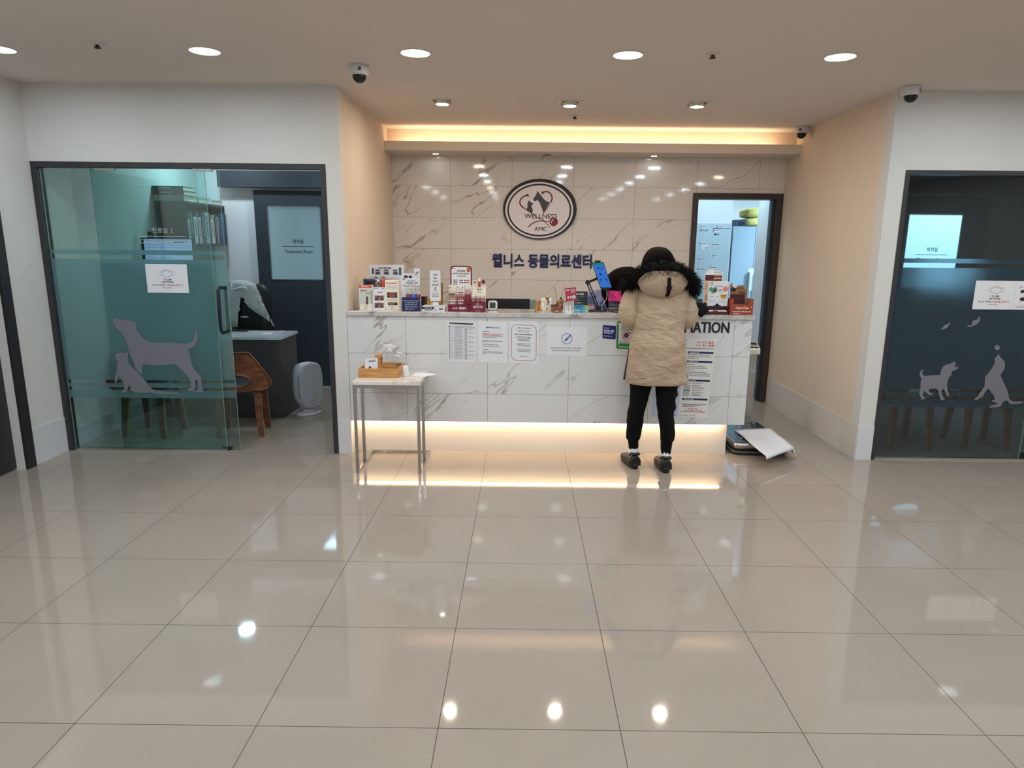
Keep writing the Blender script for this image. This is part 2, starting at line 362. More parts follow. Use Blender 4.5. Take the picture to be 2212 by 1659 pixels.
sbox('baseboard_front_left', M_BASEB, (-1.118, AX0, YF-.006, YF, 0, BB), 'tall white skirting on the narrow pier left of the counter', 'baseboard')
sbox('baseboard_front_right', M_BASEB, (AX1, 2.912, YF-.006, YF, 0, BB), 'tall white skirting on the narrow pier by the right glass front', 'baseboard')
def scuffed():
    N = NT('scuffed_skirting'); P = N.n('TexCoord').outputs['Object']; mp = N.n('Mapping', {0: P}); mp.inputs['Scale'].default_value = (1, 4, 22); mp.inputs['Rotation'].default_value = (.25, 0, 0)
    n = N.n('TexNoise', {'Vector': mp.outputs[0], 'Scale': 3.2, 'Detail': 3.0}).outputs['Fac']
    z = N.n('SeparateXYZ', {0: P}).outputs[2]; low = N.mth('SUBTRACT', 1.0, N.ramp(z, 0.02, 0.16))
    N.to(N.mix(N.mth('MULTIPLY', N.mth('MULTIPLY', N.ramp(n, 0.66, 0.72), low), 0.6), lin((214, 206, 198)), lin((96, 84, 76))), 'Base Color'); N.b.inputs['Roughness'].default_value = .4
    return N.m
sbox('baseboard_alcove_right', scuffed(), (AX1-.006, AX1, YF, YB-.02, 0, BB), 'tall scuffed white skirting along the right alcove wall', 'baseboard')

# ---- reception doorway to the treatment room
def frame3(name, x0, x1, y0, y1, z1, w, m, label, cat, sill=0):
    mb = MB(); mb.box(x0, x0+w, y0, y1, 0, z1, m); mb.box(x1-w, x1, y0, y1, 0, z1, m); mb.box(x0+w, x1-w, y0, y1, z1-w, z1, m)
    return struct(mb.build(name), label, cat)
d4 = frame3('door_4', DX0, DX1-.002, YB-.015, YB+.14, DZ, .055, M_BROWNFRAME, 'dark framed open doorway to the bright treatment room', 'doorway')
mb = MB(); mb.box(DX1-.085, DX1-.055, YB+.05, YB+.125, 0.01, DZ-.055, M_NAVYDOOR); struct(mb.build('door_leaf', d4))
mb = MB(); mb.box(DX0+.055, DX0+.075, YB+.05, YB+.06, 1.05, 1.12, M_STEEL); mb.build('latch_plate', d4)

# ---- dark door on the left wall
mb = MB(); mb.box(XL-.11, XL+.02, 2.548, 2.63, 0, 2.12, M_BLACKDOOR); mb.box(XL-.11, XL+.02, 1.45, 2.548, 2.05, 2.12, M_BLACKDOOR); mb.box(XL-.11, XL+.02, 1.40, 1.45, 0, 2.12, M_BLACKDOOR)
d5 = struct(mb.build('door_5'), 'black door and frame at the left edge of the hall', 'door')
mb = MB(); mb.box(XL-.10, XL-.06, 1.45, 2.546, .012, 2.05, M_BLACKDOOR); struct(mb.build('door_leaf', d5))

# ---------------------------------------------------------------- ceiling lamps
cool_e = emis('cool_lamp_face', COOL, E_HALL); warm_e = emis('warm_lamp_face', (1, .80, .58), E_HALL); spot_e = emis('spot_lamp_face', WARM, E_SPOT)
mini_e = emis('mini_lamp_face', (.95, 1, .92), 20)
M_TRIM = mat('white_lamp_trim', (214, 208, 200), 0.5)
COLS = [(-2.705, 'far left'), (-1.542, 'left'), (-.356, 'middle'), (.838, 'right'), (2.028, 'far right'), (3.22, 'outer right'), (4.41, 'outermost right'), (5.6, 'last right')]
ROWS = [(2.18, 'front row by the counter'), (1.02, 'second row'), (-.06, 'third row'), (-1.2, 'fourth row'), (-2.5, 'fifth row'), (-3.9, 'sixth row')]
def downlight(x, y, em, label):
    o = thing('downlight', (x, y, H), label, 'ceiling lamp', 'round recessed lamps in the hall ceiling')
    mb = MB(); mb.lathe((x, y, H), [(.096, 0), (.094, -.004), (.080, -.005), (.078, -.002)], M_TRIM, 32, caps=False); mb.build('trim_ring', o)
    mb = MB(); n = 32; mb.poly([(x+.079*math.cos(-2*math.pi*k/n), y+.079*math.sin(-2*math.pi*k/n), H-.003) for k in range(n)], em); mb.build('lamp_face', o)
for j, (y, rn) in enumerate(ROWS):
    for i, (x, cn) in enumerate(COLS):
        warm = (j == 0 and i == 2) or (j == 1 and i in (5, 6, 7)) or (j == 3 and i == 2)
        downlight(x, y, warm_e if warm else cool_e, '%s round recessed lamp, %s column of the %s' % ('warm' if warm else 'cool white', cn, rn))
for x, y, nm in ((-.357, 3.487, 'left'), (.601, 3.505, 'middle'), (1.553, 3.487, 'right')):
    o = thing('square_spotlight', (x, y, H), 'square recessed warm spotlight over the reception, %s of the three' % nm, 'spotlight', 'square spotlights over the reception')
    mb = MB(); a = .095; b = .065
    for q in ((-a, a, -a, -b), (-a, a, b, a), (-a, -b, -b, b), (b, a, -b, b)): mb.box(x+q[0], x+q[1], y+q[2], y+q[3], H-.004, H-.0005, M_TRIM)
    mb.build('frame', o)
    mb = MB(); mb.box(x-b, x+b, y-b, y+b, H-.002, H-.0005, M_BLACK); mb.build('recess_plate', o)
    mb = MB(); mb.lathe((x, y, H), [(.058, -.002), (.056, -.022), (.046, -.024)], M_STEEL, 24, caps=False); mb.build('lamp_ring', o)
    mb = MB(); n = 24; mb.poly([(x+.047*math.cos(-2*math.pi*k/n), y+.047*math.sin(-2*math.pi*k/n), H-.023) for k in range(n)], spot_e); mb.build('lamp_face', o)
for x, y, nm, on in ((-.578, 4.815, 'left', 1), (.479, 4.825, 'middle', 0), (1.491, 4.826, 'right', 1)):
    z = 2.405
    o = thing('mini_downlight', (x, y, z), ('small lit lamp under the bulkhead, %s side' % nm) if on else 'small unlit dark lamp under the middle of the bulkhead', 'small lamp', 'small lamps under the bulkhead')
    mb = MB(); mb.lathe((x, y, z), [(.042, 0), (.040, -.004), (.030, -.005), (.028, -.002)], M_TRIM if on else M_GREY, 20, caps=False); mb.build('trim_ring', o)
    mb = MB(); mb.poly([(x+.029*math.cos(-2*math.pi*k/20), y+.029*math.sin(-2*math.pi*k/20), z-.003) for k in range(20)], mini_e if on else M_GREY); mb.build('lamp_face', o)
for x, y, nm in ((-2.073, 2.057, 'left of the hall'), (1.304, 2.143, 'right of the hall lamps'), (.677, 4.016, 'over the reception near the cove')):
    o = thing('sprinkler_head', (x, y, H), 'small ceiling sprinkler %s' % nm, 'sprinkler', 'ceiling sprinklers')
    mb = MB(); mb.lathe((x, y, H), [(.040, 0), (.036, -.006), (.014, -.008)], M_TRIM, 20); mb.build('cover_plate', o)
    mb = MB(); mb.lathe((x, y, H), [(.010, -.006), (.010, -.016), (.018, -.020), (.018, -.024), (.006, -.028)], M_BROWNFRAME, 12); mb.build('nozzle', o)
M_DOME = mat('smoked_dome_plastic', (14, 12, 13), 0.05)
M_CAMW = mat('camera_housing_white', (206, 206, 210), 0.3)
def dome_cam(x, y, ang, label):
    o = thing('dome_camera', (x, y, H), label, 'security camera', 'white dome cameras'); k = .76
    mb = MB(); mb.lathe((x, y, H), [(r*k, z*k) for r, z in ((.078, 0), (.078, -.018), (.074, -.060), (.066, -.075), (.055, -.078))], M_CAMW, 32); mb.build('housing', o)
    mb = MB(); t = Vector((math.sin(ang)*.006, -math.cos(ang)*.006, 0)); mb.lathe(Vector((x, y, H))+t, [(r*k, z*k) for r, z in [(.056, -.074)]+[(.056*math.cos(a), -.078-.056*math.sin(a)) for a in [q*math.pi/16 for q in range(1, 8)]]+[(.002, -.134)]], M_DOME, 28); mb.build('smoked_dome', o)
    mb = MB(); d = Vector((math.sin(ang), -math.cos(ang), 0)); s = Vector((d.y, -d.x, 0))*k; c = Vector((x, y, H-.038*k))+d*.0785*k; zz = Vector((0, 0, k))
    mb.poly([c-s*.012-zz*.012, c+s*.012-zz*.012, c+s*.012+zz*.012, c-s*.012+zz*.012], M_NAVY); c2 = c+d*.0005
    mb.poly([c2-s*.004, c2-s*.001-zz*.006, c2+s*.006+zz*.006, c2+s*.001+zz*.002], M_LGREY); mb.build('maker_badge', o)
dome_cam(-.742, 2.47, .25, 'white dome camera on the ceiling left of the reception')
dome_cam(2.81, 2.875, 0.9, 'white dome camera on the ceiling by the right glass front')
dome_cam(2.715, 4.43, -.6, 'white dome camera in the corner beside the light cove')
# consulting and treatment room ceiling panels
M_PANEL = emis('cool_panel_face', TREAT, E_TREAT); M_PANELC = emis('consult_panel_face', (.70, .90, 1.0), E_CONS); M_PANELD = emis('dim_panel_face', TREAT, E_TREAT*1.1); M_PANELB = emis('bright_panel_face', TREAT, E_TREAT*13)
def panel(x, y, w, l, m, label):
    o = thing('ceiling_panel', (x, y, H), label, 'ceiling panel light')
    mb = MB(); mb.box(x-w/2, x+w/2, y-l/2, y+l/2, H-.012, H, M_TRIM); mb.build('frame', o)
    mb = MB(); mb.poly([(x-w/2+.02, y-l/2+.02, H-.013), (x-w/2+.02, y+l/2-.02, H-.013), (x+w/2-.02, y+l/2-.02, H-.013), (x+w/2-.02, y-l/2+.02, H-.013)], m); mb.build('diffuser', o)
downlight(-2.74, 4.82, emis('consult_lamp_face', (.72, .90, 1.0), E_CONS*11), 'cool round recessed lamp by the left wall of the left consulting room')
downlight(-1.52, 4.85, MATS['consult_lamp_face'], 'added cool fill lamp, out of view, by the right wall of the left consulting room')  # added unseen lamp, brightens the right side of the left consulting room
panel(2.4, 5.75, .6, .6, M_PANEL, 'cool panel light in the treatment room just past the doorway')
panel(3.2, 7.9, .6, .6, M_PANEL, 'cool panel light over the treatment room cabinet')
panel(-2.2, 7.2, .6, .6, M_PANELD, 'cool panel light in the treatment room behind the left door')
panel(4.75, 6.3, .6, .6, M_PANELB, 'cool panel light in the treatment room behind the right door')

# ---------------------------------------------------------------- glazed fronts
ZB = [.409, .466, .489, .520, .545, 1.434, 1.467, 1.499]   # film band heights
def bands(mb, x0, x1, y, m=M_FILM):
    for a, b in ((ZB[0], ZB[1]), (ZB[2], ZB[3]), (ZB[4], ZB[5]), (ZB[6], ZB[7])): mb.poly([(x0, y, a), (x1, y, a), (x1, y, b), (x0, y, b)], m)
def pane(name, x0, x1, y, z0, z1, parent, t=.01, gm=None):
    gm = gm or M_GLASS
    mb = MB(); i = mb.pts([(x0, y, z0), (x1, y, z0), (x1, y+t, z0), (x0, y+t, z0), (x0, y, z1), (x1, y, z1), (x1, y+t, z1), (x0, y+t, z1)])
    for q, m in (((0, 3, 2, 1), M_GEDGE), ((4, 5, 6, 7), M_GEDGE), ((0, 1, 5, 4), gm), ((1, 2, 6, 5), M_GEDGE), ((2, 3, 7, 6), gm), ((3, 0, 4, 7), M_GEDGE)): mb.face([i+j for j in q], m)
    return struct(mb.build(name, parent))
w1 = frame3('window_1', XL+.002, -1.122, YF-.004, YF+.075, FT, .036, M_FRAME, 'dark framed glass front of the left consulting room', 'glass front')
pane('glass_pane', XL+.04, -1.985, YF+.03, .012, FT-.036, w1)
mb = MB(); mb.box(XL+.038, -1.985, YF+.022, YF+.048, 0, .014, M_STEEL); mb.build('floor_channel', w1)
mb = MB(); bands(mb, XL+.04, -1.985, YF+.029, M_FILML); mb.build('frosted_film', w1)
for cx in (-2.682, -1.996):
    mb = MB(); mb.box(cx-.067, cx+.067, YF+.016, YF+.052, 2.048, 2.085, M_STEEL)
    for s in (-.03, .03): mb.cyl((cx+s, YF+.0155, 2.066), (cx+s, YF+.012, 2.066), .008, m=M_GREY, n=10)
    mb.build('glass_clip', w1)
# sliding glass door pushed open behind the fixed pane
d1 = thing('sliding_glass_door', (-2.35, YF+.06, 0), 'frameless green glass sliding door pushed open in the left glass front', 'glass door')
mb = MB(); y = YF+.06; i = mb.pts([(-2.808, y, .010), (-1.898, y, .010), (-1.898, y+.01, .010), (-2.808, y+.01, .010), (-2.808, y, 2.06), (-1.898, y, 2.06), (-1.898, y+.01, 2.06), (-2.808, y+.01, 2.06)])
for q, m in (((0, 3, 2, 1), M_GEDGE), ((4, 5, 6, 7), M_GEDGE), ((0, 1, 5, 4), M_GLASS), ((1, 2, 6, 5), M_GEDGE), ((2, 3, 7, 6), M_GLASS), ((3, 0, 4, 7), M_GEDGE)): mb.face([i+j for j in q], m)
mb.build('glass_panel', d1)
mb = MB(); bands(mb, -2.808, -1.898, y+.0112, M_FILML); mb.build('frosted_film', d1)
mb = MB(); hx = -1.935; mb.tube([(hx+.012, y, 1.235), (hx+.004, y-.052, 1.24), (hx-.008, y-.060, 1.215), (hx-.010, y-.060, 1.08), (hx-.010, y-.060, .935), (hx-.002, y-.052, .91), (hx+.010, y, .915)], .012, M_BLACK, 12)
mb.tube([(hx+.012, y+.01, 1.235), (hx+.004, y+.062, 1.24), (hx-.010, y+.07, 1.2), (hx-.010, y+.07, .95), (hx-.002, y+.062, .91), (hx+.010, y+.01, .915)], .012, M_BLACK, 12); mb.build('pull_handle', d1)
mb = MB(); mb.box(-2.03, -1.965, YF+.05, YF+.085, 0, .02, M_BLACK); mb.build('floor_guide', d1)
w2 = frame3('window_2', 2.912, XR, YF-.004, YF+.075, FT, .030, M_FRAME, 'dark framed glass front of the right consulting room', 'glass front')
pane('glass_pane', 2.942, 4.052, YF+.03, .012, FT-.03, w2, gm=M_GLASSD); pane('glass_pane', 4.06, 6.4, YF+.03, .012, FT-.03, w2, gm=M_GLASSD)
mb = MB(); mb.box(2.942, 6.4, YF+.022, YF+.048, 0, .013, M_STEEL); mb.build('floor_channel', w2)
mb = MB(); bands(mb, 2.942, 4.052, YF+.029); bands(mb, 4.06, 6.4, YF+.029); mb.build('frosted_film', w2)
mb = MB(); mb.box(4.062, 4.2, YF+.018, YF+.052, .012, .055, M_BLACK); mb.build('door_patch_hinge', w2)

# silhouettes stuck on the glass
def sticker(name, ps, z0, sc, Y, label, parent=None, cat='sticker'):
    mb = MB(); q = [at(z0[0]+a/sc, z0[1]+b/sc, Y) for a, b in ps]; mb.prism(q, (0, .0009, 0), M_DECAL)
    return tag(mb.build(name), label, cat, 'pale animal stickers on the glass')
zl, sl = (60, 660), 4.88
dog = [(893,160),(905,135),(935,135),(1000,153),(1035,148),(1085,160),(1130,183),(1150,210),(1140,240),(1165,280),(1200,330),(1245,370),(1300,392),(1400,392),(1500,390),(1600,400),(1680,405),(1725,385),(1757,340),(1765,290),(1758,245),(1775,265),(1790,310),(1785,370),(1760,415),(1720,450),(1688,465),(1710,520),(1720,590),(1740,650),(1780,705),(1825,750),(1832,790),(1833,850),(1850,890),(1840,915),(1770,915),(1762,905),(1795,885),(1798,840),(1785,790),(1768,777),(1765,800),(1765,860),(1755,890),(1735,900),(1690,897),(1682,888),(1718,870),(1722,830),(1700,770),(1660,715),(1600,665),(1550,615),(1450,628),(1350,632),(1260,625),(1212,618),(1200,670),(1204,732),(1172,700),(1133,664),(1125,610),(1095,550),(1068,490),(1055,420),(1035,360),(1000,300),(960,260),(915,220)]
cat_ = [(917,520),(930,505),(960,503),(985,492),(1020,505),(1045,490),(1065,485),(1052,520),(1055,570),(1060,610),(1085,640),(1110,668),(1150,694),(1190,738),(1240,795),(1275,848),(1310,882),(1360,899),(1450,906),(1570,915),(1585,925),(1575,935),(1450,932),(1320,928),(1297,912),(1270,922),(1130,917),(1110,915),(1100,895),(1075,890),(1085,855),(1060,842),(1055,870),(1040,915),(990,920),(985,908),(1015,890),(1018,850),(1005,795),(960,748),(945,770),(940,800),(920,805),(915,780),(925,735),(940,705),(935,660),(950,610),(945,580),(920,545)]
YS = YF+.0268
sd = sticker('dog_sticker', dog, zl, sl, YS, 'large pale standing dog sticker, nose raised, on the left glass front')
mb = MB(); e = at(60+1027/sl, 660+176/sl, YS-.0006); mb.lathe((0, 0, 0), [(.0045, 0), (.0045, .0005)], M_FRAME, 10); mb.v = [tuple(Vector((e.x+a, e.y-c, e.z+b))) for a, b, c in mb.v]; mb.build('eye_dot', sd)
sticker('cat_sticker', cat_, zl, sl, YS, 'pale sitting cat sticker below the large dog on the left glass front')
zr, sr_ = (1860, 660), 4.739
pup = [(657,656),(640,658),(625,675),(630,700),(650,722),(700,715),(808,710),(818,660),(845,620),(880,602),(920,595),(945,573),(965,580),(968,605),(955,632),(995,627),(985,650),(955,665),(930,675),(928,705),(910,725),(890,760),(880,810),(885,860),(900,905),(895,935),(880,930),(862,890),(850,860),(832,858),(822,880),(835,930),(858,955),(845,970),(815,968),(800,920),(788,870),(770,850),(720,850),(690,865),(700,885),(733,908),(725,920),(690,912),(665,890),(650,872),(633,900),(632,930),(655,945),(648,960),(620,960),(600,915),(595,880),(610,840),(608,780),(620,755),(600,715),(600,680),(620,660),(640,652)]
sit = [(1407,500),(1435,540),(1462,560),(1475,600),(1472,640),(1455,670),(1440,690),(1425,715),(1450,765),(1480,830),(1505,890),(1515,950),(1540,980),(1590,983),(1655,985),(1660,995),(1620,1005),(1530,1010),(1500,975),(1480,972),(1440,1000),(1435,1030),(1400,1040),(1320,1047),(1315,1035),(1345,1020),(1390,1010),(1390,995),(1345,985),(1340,970),(1370,965),(1362,925),(1330,885),(1305,850),(1275,880),(1255,915),(1240,940),(1215,945),(1190,970),(1160,968),(1160,955),(1190,935),(1225,880),(1265,825),(1268,770),(1270,730),(1300,700),(1340,640),(1365,600),(1368,560),(1372,535)]
sticker('puppy_sticker', pup, zr, sr_, YS, 'pale small barking dog sticker on the right glass front')
sticker('sitting_dog_sticker', sit, zr, sr_, YS, 'pale seated dog sticker with its nose up on the right glass front')
sticker('ball_sticker', [(1393+28*math.cos(-k*.2618), 430+28*math.sin(-k*.2618)) for k in range(24)], zr, sr_, YS, 'pale round ball sticker over the seated dog on the right glass front')
sticker('butterfly_sticker', [(808,243),(850,215),(845,205),(865,195),(890,190),(908,165),(912,185),(895,212),(870,235),(840,245)], zr, sr_, YS, 'smaller pale butterfly sticker on the right glass front')
sticker('butterfly_sticker', [(1083,215),(1110,195),(1140,205),(1132,178),(1145,155),(1185,145),(1210,107),(1219,140),(1205,175),(1170,200),(1135,215),(1100,220)], zr, sr_, YS, 'larger pale butterfly sticker on the right glass front')
# lettering stuck on the left pane
mb = MB(); a, b = at(296, 488, YS), at(410, 488, YS); c = at(296, 532, YS); f = Face(mb, a, (b.x, a.y, a.z), (a.x, a.y, c.z), 114, 44); M_LET = mat('pale_window_lettering', (176, 186, 184), .6)
f.text('진료실 2', 31, 3, 76, 15, M_LET); f.rect(0, 21.4, 103, 22.6, M_LET); f.text('Consulting Room 2', 2, 29, 112, 40, M_LET)
tag(mb.build('room_lettering'), 'pale consulting room 2 lettering on the left glass front', 'lettering')
def mask_notice(tl, tr, bl, Y, W_, label, second=False):
    mb = MB(); a, b, c = at(*tl, Y), at(*tr, Y), at(*bl, Y); x0, x1, z1, z0 = a.x, b.x, a.z, c.z
    mb.box(x0, x1, Y, Y+.0008, z0, z1, M_PAPER); wd = x1-x0
    f = Face(mb, (x0, Y, z1), (x1, Y, z1), (x0, Y, z0), W_, 210)
    f.line([(120, 50), (150, 40), (185, 50), (185, 82), (150, 98), (120, 82), (120, 50)], 2.4, M_GREY); f.line([(121, 54), (104, 50), (102, 80), (121, 80)], 2.2, M_GREY); f.line([(184, 54), (202, 50), (204, 80), (184, 80)], 2.2, M_GREY); f.line([(122, 56), (150, 47), (183, 56)], 2, M_GREY)
    f.text('마스크를', 126, 106, 180, 120, M_INK, .03); f.text('착용', 108, 124, 136, 138, M_RED, .03); f.text('해주세요', 138, 124, 194, 138, M_INK, .03)
    f.text('마스크 미착용 시', 36, 146, 148, 161, M_INK, .01); f.text('출입을 금합니다.', 154, 146, 264, 161, M_RED, .01); f.greek(112, 172, 184, 176, M_GREY)
    if second:
        f.rect(290, 4, 291, 206, M_LGREY); f.rrect(316, 30, 410, 52, 10, mat('lilac_ink', (160, 156, 206), .6)); f.rrect(428, 30, 530, 52, 10, MATS['lilac_ink'])
        for cx in (344, 410, 480):
            f.ell(cx, 88, 16, 20, mat('face_ink', (232, 194, 166), .6)); f.ell(cx, 76, 16, 12, M_INK, 2); f.ell(cx, 98, 14, 11, M_PAPER, 3)
        for cx, cy in ((356, 150), (450, 150)): f.ell(cx, cy, 24, 30, MATS['face_ink']); f.ell(cx, cy-18, 24, 14, M_INK, 2); f.ell(cx, cy+14, 19, 17, M_PAPER, 3)
        for v in (186, 192): f.greek(310, v, 520, v+3, M_GREY)
    return tag(mb.build('mask_notice'), label, 'notice')
mask_notice((313, 570), (403, 572), (318, 632), YF+.0262, 300, 'white face mask notice taped on the left glass front')
mask_notice((2109, 606), (2272, 606), (2102, 668), YF+.0262, 540, 'wide white face mask notice taped on the right glass front', True)

# ---------------------------------------------------------------- treatment room doors with lit windows
M_DOORGLASS = film_mat('frosted_door_glass', (.75, .88, .92), (.62, .78, .82), .3)
def sliding_door(name, x0, x1, wx0, wx1, wz0, wz1, y, label, header):
    d = struct(empty(name, (x0, y, 0)), label, 'door'); mb = MB(); z1 = 2.10
    mb.box(x0, wx0, y, y+.04, .015, z1, M_NAVYDOOR); mb.box(wx1, x1, y, y+.04, .015, z1, M_NAVYDOOR); mb.box(wx0, wx1, y, y+.04, .015, wz0, M_NAVYDOOR); mb.box(wx0, wx1, y, y+.04, wz1, z1, M_NAVYDOOR)
    struct(mb.build('door_leaf', d))
    mb = MB(); mb.poly([(wx0, y+.02, wz0), (wx1, y+.02, wz0), (wx1, y+.02, wz1), (wx0, y+.02, wz1)], M_DOORGLASS); mb.build('frosted_glass', d)
    mb = MB(); t = .012
    for q in ((wx0, wx0+t, wz0, wz1), (wx1-t, wx1, wz0, wz1), (wx0, wx1, wz0, wz0+t), (wx0, wx1, wz1-t, wz1)): mb.box(q[0], q[1], y-.004, y, q[2], q[3], M_STEEL)
    mb.build('glass_bead', d)
    mb = MB(); f = Face(mb, (wx0, y+.0192, wz1), (wx1, y+.0192, wz1), (wx0, y+.0192, wz0), 120, 163)
    f.text('처치실', 52, 72, 76, 82, M_INK, .02); f.rect(28, 87.5, 100, 88.6, M_INK); f.text('Treatment Room', 33, 95, 97, 103, M_INK, .01); mb.build('room_lettering', d)
    mb = MB(); mb.box(header[0], header[1], y-.08, y+.04, 2.125, 2.29, M_NAVYDOOR); mb.build('track_header', d)
    return d
d2 = sliding_door('door_2', -2.575, -1.72, -2.443, -1.874, 1.172, 1.945, YC-.06, 'dark sliding treatment room door with a frosted window, left consulting room', (-2.91, -1.16))
d3 = sliding_door('door_3', 4.05, 5.14, 4.30, 4.875, 1.15, 1.935, YC-.06, 'dark sliding treatment room door with a lit window, right consulting room', (3.7, 5.6))
# ---------------------------------------------------------------- reception counter
CX1 = 1.937; CT0, CT1 = 1.048, 1.080; CYB = 3.34
ct = thing('reception_counter', (.46, 3.2, 0), 'long white marble tiled reception counter with warm light glowing under it', 'reception counter')
mb = MB(); mb.box(AX0+.002, CX1, YF+.004, YF+.05, .258, CT0, M_CTRTILE); mb.box(CX1-.05, CX1, YF+.05, CYB-.02, .258, CT0, M_CTRTILE); mb.box(AX0+.002, CX1-.05, CYB-.04, CYB-.02, .72, CT0, M_WHITE); mb.box(AX0+.002, CX1-.05, YF+.05, CYB-.02, .258, .275, M_WHITE); mb.build('body', ct)
mb = MB(); mb.box(AX0+.002, CX1+.012, YF-.010, CYB, CT0, CT1, M_STONE); mb.build('countertop', ct, bevel=.003)
mb = MB(); mb.box(AX0+.002, 1.842, 3.108, 3.30, 0, .257, mat('plinth_white_paint', (222, 216, 208), .5)); mb.build('plinth', ct)
mb = MB(); mb.box(AX0+.02, 1.80, 3.060, 3.078, .246, .257, M_LEDB); mb.build('led_strip', ct)
wd_ = thing('work_desk', (.4, 3.6, 0), 'white work desk behind the reception counter', 'desk')
mb = MB(); mb.box(AX0+.004, CX1-.06, CYB+.004, 3.86, .715, .745, M_WHITE); mb.build('desk_top', wd_)
for x in (AX0+.004, CX1-.09): mb = MB(); mb.box(x, x+.03, CYB+.004, 3.84, 0, .715, M_WHITE); mb.build('side_panel', wd_)
mb = MB(); f = Face(mb, at(1288, 694, YF+.0035), at(1576, 698, YF+.0035), at(1288, 719, YF+.0035), 288, 24)
a, b = at(1497, 720, YF), at(1576, 697, YF); wd = (1.766-1.509)
# letters INFORMATION, cap height from the photo, right end at the N
th = text_mesh('INFORMATION'); full = (b.x-a.x)*th[2]/text_mesh('ATION')[2]
f = Face(mb, (b.x-full, YF+.0035, .951+.078), (b.x, YF+.0035, .951+.078), (b.x-full, YF+.0035, .951), 100, 10); f.k = 6
for k, (du, dv) in enumerate(((0, 0), (-.55, 0), (.55, 0), (0, -.25), (0, .25), (-.4, -.2), (.4, .2))): f.text('INFORMATION', du, dv, 100+du, 10+dv, M_INK, 0, 6+k*.2)
mb.build('counter_lettering', ct)

# ---- papers on the counter front
YP = YF+.0038
def sheet(name, tl, tr, bl, W_, H_, m, label, cat='notice', t=.0007):
    mb = MB(); a, b, c = at(*tl, YP), at(*tr, YP), at(*bl, YP); d = b+(c-a); off = Vector((0, t, 0))
    mb.loft([[a, b, d, c], [a-off, b-off, d-off, c-off]], m, smooth=False)
    return mb, Face(mb, a-off, b-off, c-off, W_, H_)
mb, f = sheet('n', (966, 694), (1028, 697), (967, 780), 620, 850, M_PAPER, '')
f.rect(40, 20, 560, 48, M_INK); f.greek(130, 60, 500, 68, M_GREY)
f.rect(30, 88, 62, 810, M_LGREY); f.rect(30, 88, 590, 106, M_LGREY)
for i in range(22):
    v = 112+i*31.5; f.greek(74, v, 128, v+9, M_GREY, seed=i); f.greek(150, v, 350, v+9, M_GREY, seed=i+30); f.greek(150, v+13, 310, v+21, M_LGREY, seed=i+60)
    f.rect(370, v, 432, v+24, M_LGREY)
    if i % 3 != 2: f.greek(450, v, 585, v+9, M_GREY, seed=i+90)
one(mb, 'price_table_notice', 'laminated white table notice with a black heading bar on the counter front', 'notice')
mb, f = sheet('n', (1033, 694), (1096, 697), (1033, 782), 640, 880, M_PAPER, '')
f.text('동물등록 변경 신고 안내', 170, 105, 470, 135, M_INK, .03)
for v, m, e in ((205, M_NAVY, 240), (250, M_RED, 540), (275, M_RED, 500), (300, M_GREY, 540), (325, M_GREY, 410), (405, M_NAVY, 540), (430, M_NAVY, 160), (478, M_GREY, 450), (520, M_GREY, 480), (595, M_NAVY, 240), (637, M_GREY, 540), (662, M_GREY, 540), (687, M_GREY, 180)): f.greek(95, v, e, v+14, m)
one(mb, 'registration_notice', 'laminated white text notice, second from the left on the counter front', 'notice')
mb, f = sheet('n', (1101, 695), (1163, 698), (1101, 783), 630, 880, M_PAPER, '')
M_PINKLINE = mat('dull_pink_ink', (178, 112, 122), .6)
rr = lambda i: [(u, v) for u, v in sum([[(cx+110*math.cos(math.radians(a0+90*k/6)) - i*0, cy-110*math.sin(math.radians(a0+90*k/6))) for k in range(7)] for cx, cy, a0 in ((475, 165, 0), (150, 165, 90), (150, 715, 180), (475, 715, 270))], [])]
q = rr(0); f.line(q+[q[0]], 12, M_PINKLINE)
f.text('< 면회 시간 및 이용안내 >', 150, 108, 470, 135, M_INK, .015); f.text('AM 10:00 - PM 1:00', 200, 165, 430, 182, M_NAVY, .01); f.text('PM  2:00 - PM 6:00', 200, 197, 430, 214, M_NAVY, .01); f.greek(120, 250, 500, 268, M_INK)
for v, n in ((305, 4), (450, 3), (570, 3)):
    f.rect(118, v+20, 132, v+30, M_INK)
    for k in range(n): f.greek(160+8*k, v+26*k, 470-12*k, v+26*k+14, M_GREY, seed=k)
f.greek(220, 722, 400, 736, M_GREY)
one(mb, 'visiting_hours_notice', 'white visiting hours notice with a rounded pink outline on the counter front', 'notice')
mb, f = sheet('n', (1181, 706), (1269, 707), (1180, 768), 880, 620, M_PAPER, '')
f.ring(440, 250, 118, 118, 12, M_BLUEINK)
f.line([(500, 190), (400, 290)], 40, M_LGREY); f.line([(470, 235), (405, 290)], 38, M_BLUEINK, 2); f.line([(400, 292), (378, 318)], 8, M_RED, 2); f.line([(470, 185), (505, 220)], 12, M_INK, 2); f.line([(490, 205), (515, 182)], 14, M_GREY, 2); f.line([(500, 168), (530, 200)], 12, M_INK, 2)
f.text('접종이 끝나지 않은 아이들은', 95, 440, 540, 468, M_INK, .01); f.text('전염병 질병에', 560, 440, 760, 468, M_RED, .01); f.text('안전하지 않기 때문에 안고 계셔주세요', 130, 495, 730, 523, M_INK, .01)
one(mb, 'vaccine_notice', 'white landscape notice with a blue syringe drawing on the counter front', 'notice')
